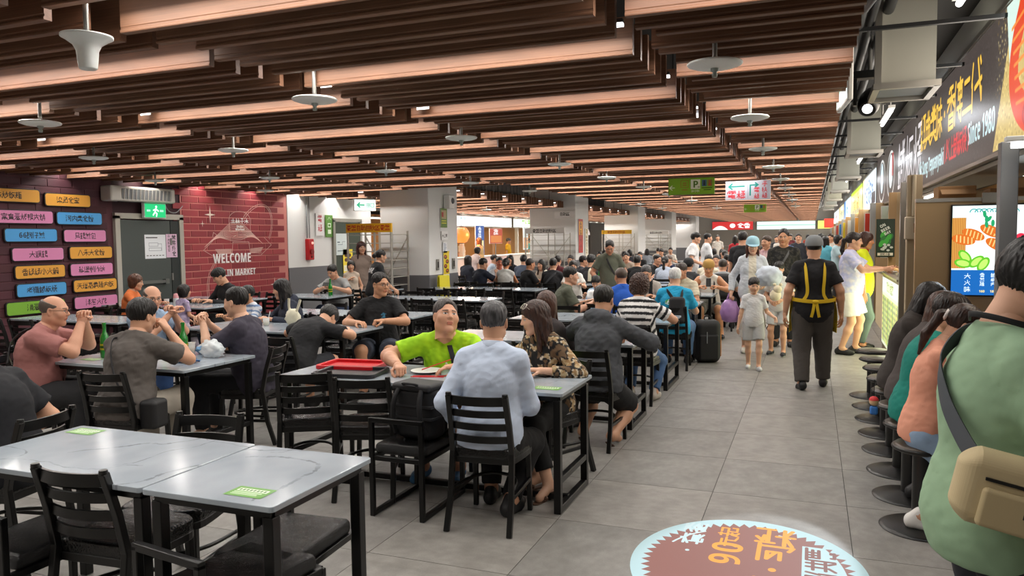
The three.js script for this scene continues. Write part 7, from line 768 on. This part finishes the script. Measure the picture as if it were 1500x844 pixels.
// along the aisle
person({ label: 'man in black with yellow apron straps walking away', at: [0.02, -8.95], face: 186, h: 1.66, fat: 0.5, lod: 0, head: [-6, 0, 0], hair: ['buzz', '#1a1513'], hat: ['cap', 0x7f8487], top: { c: '#15151a', e: 0.034, hem: 0.16 }, bot: { c: '#4b4744', l: 'long', e: 0.03, cut: 0.99 }, L: { h: [0.3, 0.8, 0.02], e: [0.29, 1.06, -0.06] }, R: { h: [-0.3, 0.8, 0.06], e: [-0.29, 1.06, -0.04] }, feet: [[0.12, 0.085, -0.1], [-0.13, 0.085, 0.16]], tip: [-12, 0], shoe: '#17171a', extra: (q) => { const m = std(0xd8b51a, 0.75); for (const s of [-1, 1]) { q.ribbon([q.onTorso(s * 0.1, 0.2, 0.07), q.onTorso(s * 0.1, 0.2, -0.09), q.onTorso(s * 0.09, 0.05, -0.165), q.onTorso(s * 0.085, -0.12, -0.17), q.onTorso(s * 0.13, -0.2, -0.16)], 0.034, m, 'apron_strap'); q.ribbon([q.onTorso(s * 0.2, -0.17, 0.09), q.onTorso(s * 0.225, -0.18, -0.03), q.onTorso(s * 0.14, -0.19, -0.16), q.onTorso(s * 0.01, -0.2, -0.195)], 0.04, m, 'apron_tie'); q.ribbon([q.onTorso(s * 0.01, -0.2, -0.2), q.onTorso(s * 0.025, -0.3, -0.205), q.onTorso(s * 0.04, -0.37, -0.195)], 0.03, m, 'apron_tie'); q.ribbon([q.onTorso(s * 0.21, -0.2, 0.1), q.onTorso(s * 0.235, -0.36, 0.06), q.onTorso(s * 0.23, -0.56, 0.08)], 0.1, m, 'apron_side'); } part(q.root, 'apron_knot', new THREE.SphereGeometry(0.026, 12, 10).scale(1.3, 0.9, 0.7), m, q.onTorso(0, -0.2, -0.205)); part(q.root, 'apron_front', rbox(0.36, 0.5, 0.012, 0.005), m, q.onTorso(0, -0.34, 0.19)); } });
person({ label: 'little boy in white tee and checked shorts walking closer', at: [-0.68, -10.05], face: 8, h: 1.12, kid: 1, lod: 0, head: [6, 4, 0], hair: ['mop', '#1a1310'], skin: '#dcae90', top: { c: '#dcdfe2', e: 0.026, hem: 0.09 }, bot: { c: '#b4b6b6', l: 'short', e: 0.026, cut: 0.8 }, L: { h: [0.32, 1.05, 0.1], e: [0.26, 1.08, -0.04] }, R: { h: [-0.28, 0.84, 0.06] }, feet: [[0.09, 0.085, 0.14], [-0.08, 0.085, -0.1]], shoe: '#c9cccf', sole: '#e8e8e8' });
person({ label: 'woman in pale blue cap and white shirt carrying bags', at: [-0.8, -11.5], face: 6, h: 1.66, fem: 1, lod: 0, head: [4, 8, 0], hair: ['long', '#3a1c16', '#54302a'], hat: ['cap', 0x9cc4d4], skin: '#dcae94', top: { n: 'overshirt', c: '#cfd6de', c2: '#e2dccb', pat: 'open', sl: 'long', e: 0.034, hem: 0.24 }, bot: { c: '#d4cfc6', l: 'skirt', drop: 0.22 }, R: { h: [-0.3, 0.86, 0.06], e: [-0.29, 1.1, -0.06], k: 'grip' }, L: { h: [0.14, 1.0, 0.3], e: [0.27, 1.1, -0.02] }, shoe: '#d8d4cc' });
person({ label: 'boy in white holding a cream plush toy', at: [-0.42, -11.35], face: -10, h: 1.3, kid: 1, lod: 0, head: [-6, 4, 0], hair: ['mop', '#15110f'], top: { c: '#e2e2e2', e: 0.026 }, bot: { c: '#c2c4c4', l: 'short', e: 0.026, cut: 0.8 }, R: { h: [-0.1, 1.0, 0.22], e: [-0.26, 1.06, 0.0] }, L: { h: [0.06, 1.02, 0.22], e: [0.25, 1.06, 0.0] }, feet: [[0.1, 0.085, 0.1], [-0.14, 0.085, 0.0]], shoe: '#20242c', sole: '#e8e8e8' });
person({ label: 'man in black camouflage tee walking behind the children', at: [-0.4, -12.3], face: -2, h: 1.78, fat: 0.3, lod: 1, head: [-4, 2, 0], hair: ['receding', '#151110'], skin: '#c48e6c', top: { c: '#3c3a34', c2: '#161616', pat: 'camo', e: 0.03 }, bot: { c: '#2a2a2e', l: 'long' }, extra: (q) => q.ribbon([q.onTorso(0.09, 0.22, 0.03), q.onTorso(0.04, 0.1, 0.15), q.onTorso(-0.08, -0.1, 0.15)], 0.03, std(0x5a5a5c, 0.7)) });
person({ label: 'woman in lavender blue tee and white shorts ordering', at: [0.5, -11.75], face: 78, h: 1.72, fem: 1, fat: 0.35, lod: 0, head: [4, 6, 0], hair: ['pony', '#1d1412'], top: { c: '#b8bce0', c2: '#d9d4dc', pat: 'tie', e: 0.04, hem: 0.08 }, bot: { c: '#e0dcd4', l: 'short', e: 0.034, cut: 0.85 }, L: { h: [0.08, 1.2, 0.5], e: [0.2, 1.14, 0.26], dir: [0, 0.1, 1] }, R: { h: [-0.12, 1.2, 0.5], e: [-0.24, 1.14, 0.24], dir: [0, 0.1, 1] }, shoe: '#1a1a1c', feet: [[0.09, 0.085, 0.06], [-0.12, 0.085, -0.08]] });
person({ label: 'person in neon yellow vest behind the lavender tee woman', at: [0.68, -12.25], face: 84, h: 1.72, fem: 1, lod: 1, head: [0, 6, 0], hair: ['bob', '#3a2018'], skin: '#c08460', top: { n: 'vest', c: '#d6e21a', e: 0.034, hem: 0.2 }, bot: { c: '#5a6a66', l: 'long' }, shoe: '#1a1a1c' });
person({ label: 'woman in pale blue tee and black skirt far down aisle', at: [0.55, -20], face: 70, h: 1.68, fem: 1, lod: 2, hair: ['bob', '#14100f'], top: { c: '#b4cfd8' }, bot: { c: '#121214', l: 'skirt', drop: 0.3 }, shoe: '#d8d8d8', R: { h: [-0.1, 1.1, 0.4] } });
person({ label: 'woman in turquoise top beyond the pale blue tee', at: [0.3, -20.9], face: 160, h: 1.66, fem: 1, lod: 2, hair: ['long', '#14100f'], top: { c: '#5fb0c4' }, bot: { c: '#1a1a1c', l: 'long' } });
person({ label: 'slim person in white shirt and black trousers far off', at: [0.2, -22.2], face: 150, h: 1.72, lod: 2, hair: ['short', '#14100f'], top: { c: '#dcdcda' }, bot: { c: '#121214', l: 'long' } });
person({ label: 'second person in white shirt beside the first far off', at: [0.5, -24], face: -20, h: 1.72, lod: 2, hair: ['short', '#2a1a14'], top: { c: '#d8d4cc' }, bot: { c: '#1a1a1c', l: 'long' } });
// the counter on the right
person({ label: 'man in sage green tee with beige sling bag, nearest camera', at: [0.47, -2.42], face: 104, h: 1.67, fat: 0.28, lod: 0, lean: 3, twist: 0, head: [-4, 22, -4], hair: ['mop', '#0e0d0d'], skin: '#d8a88c', glasses: 1, top: { c: '#8fae8e', e: 0.04, hem: 0.12, w: 0.0045, sleeve: 0.8 }, bot: { c: '#1e212a', l: 'long', e: 0.014 }, L: { h: [0.2, 1.05, 0.4], e: [0.3, 1.1, 0.06] }, R: { h: [-0.2, 1.0, 0.42], e: [-0.33, 1.08, 0.1] }, extra: (q) => {
  const m = std(0xbfae88, 0.75), st = std(0x43484e, 0.75), M4 = new THREE.Matrix4().makeRotationFromEuler(new THREE.Euler(0.0, 1.25, 0.2, 'YXZ')).setPosition(...q.onTorso(-0.26, -0.15, -0.02));
  const body = rbox(0.36, 0.24, 0.11, 0.045, 0, 0, 0, 5); const p = body.attributes.position; for (let i = 0; i < p.count; i++) p.setY(i, p.getY(i) * (1 - 0.35 * Math.max(0, Math.abs(p.getX(i)) - 0.08) / 0.1)); body.computeVertexNormals();
  const bag = part(q.root, 'sling_bag', body.applyMatrix4(M4), m); part(bag, 'zip', bar([-0.13, 0.035, -0.057], [0.12, 0.035, -0.057], 0.008).applyMatrix4(M4), M.black); for (const x of [-0.1, 0.02]) part(bag, 'zip_pull', [cyl(0.006, 0.006, 0.06, 8, x, 0.0, -0.064), cyl(0.009, 0.009, 0.014, 8, x, -0.03, -0.064)].map((g) => g.applyMatrix4(M4)), M.black); part(bag, 'pocket', rbox(0.2, 0.1, 0.03, 0.012, 0.02, -0.035, -0.055, 3).applyMatrix4(M4), std(0xb5a47e, 0.75));
  q.ribbon([q.onTorso(-0.22, -0.1, -0.12), q.onTorso(-0.14, -0.03, -0.145), q.onTorso(-0.04, 0.06, -0.155), q.onTorso(0.06, 0.16, -0.125), q.onTorso(0.095, 0.235, -0.03), q.onTorso(0.08, 0.19, 0.1)], 0.042, st); q.ribbon([q.onTorso(0.06, 0.27, -0.06), q.onTorso(-0.02, 0.29, -0.09), q.onTorso(-0.08, 0.28, -0.03), q.onTorso(-0.09, 0.24, 0.08), q.onTorso(-0.04, 0.1, 0.18)], 0.016, std(0x1c1d20, 0.6), 'neck_strap'); } });
person({ label: 'woman in peach long sleeves with brown ponytail on stool', at: [0.62, -4.86], face: 82, sit: 0.49, lean: 12, h: 1.64, fem: 1, fat: 0.25, lod: 0, head: [4, 30, 0], hair: ['pony', '#24140f', '#3a231a'], top: { c: '#dd9a80', sl: 'long', e: 0.024, hem: 0.06 }, bot: { c: '#8fa8c4', l: 'long', e: 0.026, cut: 0.84 }, feet: [[0.1, 0.1, 0.04], [-0.1, 0.1, -0.02]], shoe: '#e4e2de', tableY: 1.0, L: [0.12, 1.02, 0.44], R: [-0.12, 1.02, 0.44], extra: (q) => part(q.root, 'hair_tie', new THREE.TorusGeometry(0.028, 0.012, 8, 20).translate(0, 0.012, -0.12).applyMatrix4(q.HM), std(0xd8d0cc, 0.5)) });
person({ label: 'short haired person in teal sweatshirt on a stool', at: [0.62, -5.41], face: 84, sit: 0.49, lean: 16, h: 1.66, lod: 0, head: [4, 16, 0], hair: ['mop', '#120f0f', '#281a14'], top: { c: '#0f7f72', sl: 'long', e: 0.032 }, bot: { c: '#6f8cb4', l: 'long' }, feet: [[0.1, 0.1, 0.1], [-0.1, 0.1, 0.04]], L: [0.12, 1.02, 0.44], R: [-0.12, 1.02, 0.44] });
person({ label: 'woman with very long brown hair bent over the counter', at: [0.63, -5.97], face: 86, sit: 0.49, lean: 22, h: 1.64, fem: 1, lod: 1, head: [0, 14, 0], hair: ['longer', '#3a241c', '#54362a'], top: { c: '#4a4240', sl: 'long' }, bot: { c: BLK, l: 'long' }, L: [0.12, 1.02, 0.44], R: [-0.12, 1.02, 0.44] });
person({ label: 'woman with long black hair in dark brown jacket on stool', at: [0.64, -6.5], face: 76, sit: 0.49, lean: 16, h: 1.7, fem: 1, lod: 1, head: [0, 22, 0], hair: ['long', '#120e0e'], top: { n: 'jacket', c: '#3a3431', sl: 'long', e: 0.034 }, bot: { c: BLK, l: 'long' }, L: [0.12, 1.02, 0.44], R: [-0.12, 1.02, 0.44] });
person({ label: 'girl with fringe looking down across the counter', at: [1.5, -6.55], face: -28, h: 1.42, kid: 1, fem: 1, lod: 0, head: [-4, 18, 0], hair: ['bob', '#17110f'], skin: '#d8a486', top: { c: '#6a6a70' }, bot: { c: BLK, l: 'long' }, L: [0.16, 1.2, 0.25], R: [-0.16, 1.2, 0.25] });
// the crowd farther off: label, x, z, facing, seated, then looks
const far = (label, x, z, face, sit, o) => person({ label, at: [x, z], face, ...(sit ? { sit: 0.43, lean: o.lean ?? 12 } : {}), h: 1.7, lod: 2, bot: { c: BLK, l: 'long' }, ...(sit && z > -18 ? { chair: label.replace(/^(the |a )/, '').split(' ').slice(0, 5).join(' ') } : {}), ...o });
far('man in navy tee eating, seated beyond the pillar table', -6.55, -14.75, 160, 1, { lod: 1, hair: ['short', '#15100f'], head: [-24, 8, 0], top: { c: '#1d2436', e: 0.03 }, R: { h: [-0.14, 1.0, 0.4], e: [-0.3, 0.82, 0.2] } });
far('red faced person opposite the navy tee man', -6.5, -15.75, 30, 1, { lod: 1, hair: ['short', '#241a16'], skin: '#b86a50', top: { c: '#c9d0d8' } });
far('woman in pale sleeveless top with hair tied up', -5.95, -14.75, 190, 1, { lod: 1, fem: 1, hair: ['bun', '#15100f'], top: { c: '#cfcfcc', sl: 'none' }, skin: '#c8865c' });
far('man in black tee turned right beside the pale top', -5.45, -14.6, 140, 1, { lod: 1, fat: 0.5, hair: ['buzz', '#241c18'], skin: '#b9805c', top: { c: '#17181c' } });
far('person in black with a strap across the back', -4.85, -14.5, 178, 1, { lod: 1, fat: 0.3, hair: ['short', '#100e0e'], top: { c: '#1c1d22', e: 0.03 }, extra: (q) => q.ribbon([q.onTorso(-0.1, 0.2, 0.02), q.onTorso(-0.09, 0.18, -0.1), q.onTorso(0.04, 0.02, -0.15), q.onTorso(0.16, -0.12, -0.1)], 0.04, std(0x3a3c42, 0.7)) });
far('girl with black bob facing forward in cream shirt', -5.45, -15.85, -20, 1, { lod: 1, fem: 1, h: 1.58, hair: ['long', '#12100f'], top: { c: '#cfc8b8' } });
far('diner in a maroon hooded top seen from behind', -5.45, -16.6, 175, 1, { hair: ['short', '#100e0e'], top: { c: '#5e2028', sl: 'long', hood: 1, e: 0.034 } });
far('woman facing forward beyond the maroon hood', -5.4, -17.75, 0, 1, { fem: 1, hair: ['bun', '#15100f'], top: { c: '#c8c0b8' } });
far('dark haired person in profile beyond the white tee girl', -4.9, -16.55, 120, 1, { hair: ['short', '#15100f'], top: { c: '#3a3c44' } });
far('person in dark tee with pale towel raising one hand', -4.3, -15.4, 165, 1, { lod: 1, h: 1.78, lean: 2, hair: ['mop', '#0f0d0d'], top: { c: '#37383b', e: 0.03 }, R: { h: [-0.24, 1.16, 0.28], e: [-0.34, 0.9, 0.1] }, extra: (q) => q.ribbon([q.onTorso(-0.04, 0.22, 0.05), q.onTorso(-0.06, 0.2, -0.1), q.onTorso(-0.07, 0.0, -0.15), q.onTorso(-0.07, -0.2, -0.16)], 0.07, std(0xcfc8b0, 0.8), 'towel') });
far('girl in white tee with fringe facing the camera', -4.38, -14.45, 20, 1, { lod: 1, fem: 1, h: 1.6, lean: 4, hair: ['bob', '#17100f'], top: { c: '#d8d6d0', e: 0.034 } });
far('child in pale blue bent over food at table', -3.1, -11.65, -10, 1, { lod: 1, kid: 1, h: 1.3, lean: 16, head: [14, 22, 0], hair: ['mop', '#100e0e'], top: { c: '#a8c8e4' } });
far('masked diner in blue tee with folded hands', -5.8, -21.9, 4, 1, { hair: ['short', '#15100f'], mask: 1, top: { c: '#2c3c58' } });
far('person behind the masked diner', -6.35, -24.3, 170, 1, { hair: ['short', '#15100f'], top: { c: '#2a2c34' } });
far('woman with long dark hair in navy near the pillar', -8.0, -17.2, 165, 1, { fem: 1, hair: ['longer', '#1c1412'], top: { c: '#1e2230', sl: 'long' } });
far('woman in pale pink shirt left of the navy diner', -8.6, -19, 150, 0, { fem: 1, lean: 20, h: 1.5, hair: ['bob', '#1c1412'], top: { c: '#d2bcb8' } });
far('person in pale grey shirt leaning behind the navy diner', -7.85, -18.4, 120, 1, { hair: ['buzz', '#2a201c'], top: { c: '#a8b4c4' } });
far('dark haired girl facing forward in black', -7.05, -17.95, 0, 1, { fem: 1, hair: ['long', '#12100f'], top: { c: '#22242a' } });
far('person with black bob and slate blue shirt', -6.5, -17.2, 178, 1, { hair: ['mop', '#0f0d0d'], top: { c: '#5a6478', sl: 'long' } });
far('stall worker in cream behind the lantern counter', -12.9, -27.4, 80, 0, { hair: ['short', '#15100f'], top: { c: '#d8c8b0' } });
far('woman with very long brown hair at the left rear stall', -11.3, -25.6, -100, 0, { fem: 1, h: 1.74, hair: ['longer', '#4a3420', '#6a4c30'], top: { c: '#b89a68', sl: 'long' } });
far('cook in yellow behind the pale counter', -12.9, -32.4, 90, 0, { hair: ['buzz', '#1a1412'], hat: ['beanie', 0x4a4e58], top: { c: '#d8a81c' } });
far('woman in pink top and long pale skirt at counter', -8.8, -25.4, 190, 0, { fem: 1, h: 1.6, hair: ['bun', '#15100f'], top: { c: '#d8386a' }, bot: { c: '#c8c0a4', l: 'skirt', drop: 0.36 } });
far('worker in turquoise at the counter beside the pink top', -12.9, -35.3, 90, 0, { hair: ['short', '#15100f'], top: { c: '#5ab8b4' } });
far('person in black jacket seen from behind, left of the ponytail', -3.55, -16.4, 180, 1, { hair: ['mop', '#0f0d0d'], top: { c: '#17181b', sl: 'long' }, lod: 1 });
far('person in black facing right beyond the black jacket', -3.45, -17.8, 60, 1, { hair: ['short', '#0f0d0d'], top: { c: '#1b1c20' } });
far('person in pale blue shirt with a black ponytail down the back', -2.95, -16.4, 178, 1, { fem: 1, hair: ['pony', '#0f0d0d'], top: { c: '#b8c4d8', sl: 'long' }, lod: 1 });
far('man in navy shirt facing left past the ponytail', -3.0, -17.75, -30, 1, { hair: ['buzz', '#5a4a40'], top: { c: '#1e2a48' } });
far('diner seen far behind the standing olive polo man', -4.6, -20.2, 0, 1, { hair: ['short', '#15100f'], top: { c: '#a89888' } });
far('diner in a black cap behind the white haired man', -2.1, -14.05, 180, 1, { lod: 1, hair: ['buzz', '#100e0e'], hat: ['cap', 0x1a1c20], top: { c: '#2a2c30' } });
far('diner in cream shirt with dark hair, back turned', -2.05, -16.5, 178, 1, { hair: ['mop', '#0f0d0d'], top: { c: '#d4ccb8', e: 0.03 } });
far('girl in white tee smiling beyond the cream shirt', -2.0, -17.75, 0, 1, { fem: 1, hair: ['bun', '#15100f'], top: { c: '#dcdcdc' } });
far('diner in grey with a big black backpack on', -1.5, -14.15, 180, 1, { lod: 1, hair: ['buzz', '#3a342f'], top: { c: '#9aa0a4' }, extra: (q) => part(q.root, 'backpack', rbox(0.34, 0.46, 0.18, 0.08, 0, 0, 0, 4).applyMatrix4(new THREE.Matrix4().makeBasis(V(...q.B2[0]), V(...q.B2[1]), V(...q.B2[2])).setPosition(...q.onTorso(0, -0.03, -0.21))), std(0x141416, 0.7)) });
far('standing man in white tee leaning to the right', -2.65, -18.2, 95, 0, { h: 1.78, lod: 1, lean: 10, hair: ['mop', '#0f0d0d'], top: { c: '#dadcde', e: 0.05, hem: 0.2 }, L: [0.2, 1.0, 0.24], R: [-0.2, 1.0, 0.24] });
far('second standing man in white turned right, farther', -2.55, -20.3, 110, 0, { h: 1.76, hair: ['short', '#0f0d0d'], top: { c: '#d6d8da', e: 0.04, hem: 0.2 } });
far('woman in red standing far down the hall', -2.35, -26, 180, 0, { fem: 1, hair: ['long', '#15100f'], top: { c: '#a81c28' } });
far('standing man in black tee with back turned near aisle', -1.22, -14.9, 172, 0, { h: 1.76, lod: 1, hair: ['mop', '#0f0d0d'], top: { c: '#191a1e', e: 0.034 } });
far('person in rose patterned shirt behind the camouflage tee', -0.75, -14.5, -30, 0, { h: 1.68, fem: 1, hair: ['short', '#3a2a20'], top: { c: '#b88a94', c2: '#d8c0c0', pat: 'leaf', sl: 'long' } });
far('person in blue shirt far along the aisle', -0.6, -19.5, 20, 0, { h: 1.7, hair: ['short', '#15100f'], top: { c: '#3a5a8c' } });
far('person in dark jacket far along the aisle', -0.35, -22.4, 0, 0, { h: 1.74, hair: ['short', '#15100f'], top: { c: '#2a2c34', sl: 'long' } });
far('diner with bun in black far along right tables', -2.55, -24.4, 0, 1, { fem: 1, hair: ['bun', '#15100f'], top: { c: '#26282e' } });
const farTops = ['#2a2c34', '#d0ccc4', '#6a2a30', '#3a4a6a', '#c8b8a0', '#1c1d20', '#8a9098', '#b04a3a'], farHair = ['short', 'bob', 'mop', 'long', 'bun'];
const dist = [[-1.9, -19.0], [-2.6, -18.75], [-2.9, -21.3], [-1.8, -21.3], [-2.3, -22.5], [-1.7, -23.5], [-2.9, -24.7], [-2.0, -25.9], [-2.9, -27.1], [-1.8, -27.1], [-2.4, -28.4], [-1.7, -29.9], [-2.8, -31.3], [-2.0, -32.8], [-5.0, -21.5], [-4.9, -23.4], [-5.6, -24.8], [-4.8, -26.4], [-5.6, -27.8], [-5.0, -29.3], [-5.8, -30.8]];
dist.forEach(([x, z], i) => { const p = person({ label: 'small seated figure in the distant crowd of diners', at: [x, z], face: (i % 2 ? 0 : 180) + (rand() - 0.5) * 40, sit: 0.43, lean: 10, h: 1.6 + rand() * 0.16, fem: i % 3 === 1, lod: 2, hair: [farHair[i % 5], '#15100f'], top: { c: farTops[(i * 3) % 8], sl: i % 3 ? 'short' : 'long' }, bot: { c: BLK, l: 'long' } }); p.userData.group = 'distant diners'; });
[[-0.9, -25], [0.1, -27], [-0.5, -30], [-1.3, -31.5], [0.3, -33], [-0.9, -36], [-0.2, -40], [-3.9, -28], [-3.8, -34], [-0.7, -45]].forEach(([x, z], i) => { const p = person({ label: 'small standing figure in the far part of the aisle', at: [x, z], face: [0, 180, 90, 10, 170][i % 5], h: 1.6 + rand() * 0.18, fem: i % 2, lod: 2, hair: [farHair[(i + 2) % 5], '#15100f'], top: { c: farTops[(i * 5 + 1) % 8] }, bot: { c: '#22242a', l: 'long' } }); p.userData.group = 'distant walkers'; });
// things carried
{ const o = thing('carried_bag', 'lilac plastic bag hanging from the capped woman hand', 'bag', [-1.1, 0.44, -11.42]), m = new THREE.MeshPhysicalMaterial({ color: 0xb48ac8, roughness: 0.3, transparent: true, opacity: 0.88 }); part(o, 'body', crumple(0.26, 0.36, 0.2, 31, 0.12), m); part(o, 'handle', tube([[-0.05, 0.3, 0], [-0.02, 0.38, 0], [0, 0.43, 0], [0.02, 0.38, 0], [0.05, 0.3, 0]], 0.012, 14, 6), m); }
one('carried_bag', 'large white and blue wrapped bundle held against the woman', 'bag', crumple(0.33, 0.3, 0.26, 37, 0.16), std(0xc4cedb, 0.5, 0, {}), [-0.55, 0.99, -11.1]);
{ const o = thing('plush_toy', 'cream plush toy held by the boy in white', 'toy', [-0.46, 0.8, -10.98]), m = std(0xe2d8bc, 0.95); part(o, 'body', crumple(0.15, 0.16, 0.13, 41, 0.06), m); part(o, 'head', crumple(0.11, 0.11, 0.1, 43, 0.05), m, [0.03, 0.11, 0.02]); for (const s of [-1, 1]) part(o, 'ear', new THREE.SphereGeometry(0.022, 10, 8), m, [0.03 + s * 0.04, 0.22, 0.02]); }
{ const o = thing('bag_charm', 'small red and blue doll charm hanging below the teal sweatshirt', 'charm', [0.4, 0.5, -5.62]); part(o, 'head', new THREE.SphereGeometry(0.03, 14, 10), std(0xd8b48a, 0.6), [0, 0.06, 0]); part(o, 'cap', new THREE.SphereGeometry(0.032, 14, 8, 0, 7, 0, 1.4), std(0xd02a30, 0.6), [0, 0.064, 0]); part(o, 'body', rbox(0.05, 0.06, 0.04, 0.015), std(0x3a7ac8, 0.6)); part(o, 'cord', cyl(0.003, 0.003, 0.12, 6, 0, 0.15, 0), M.black); }
renderer.render(scene, camera);
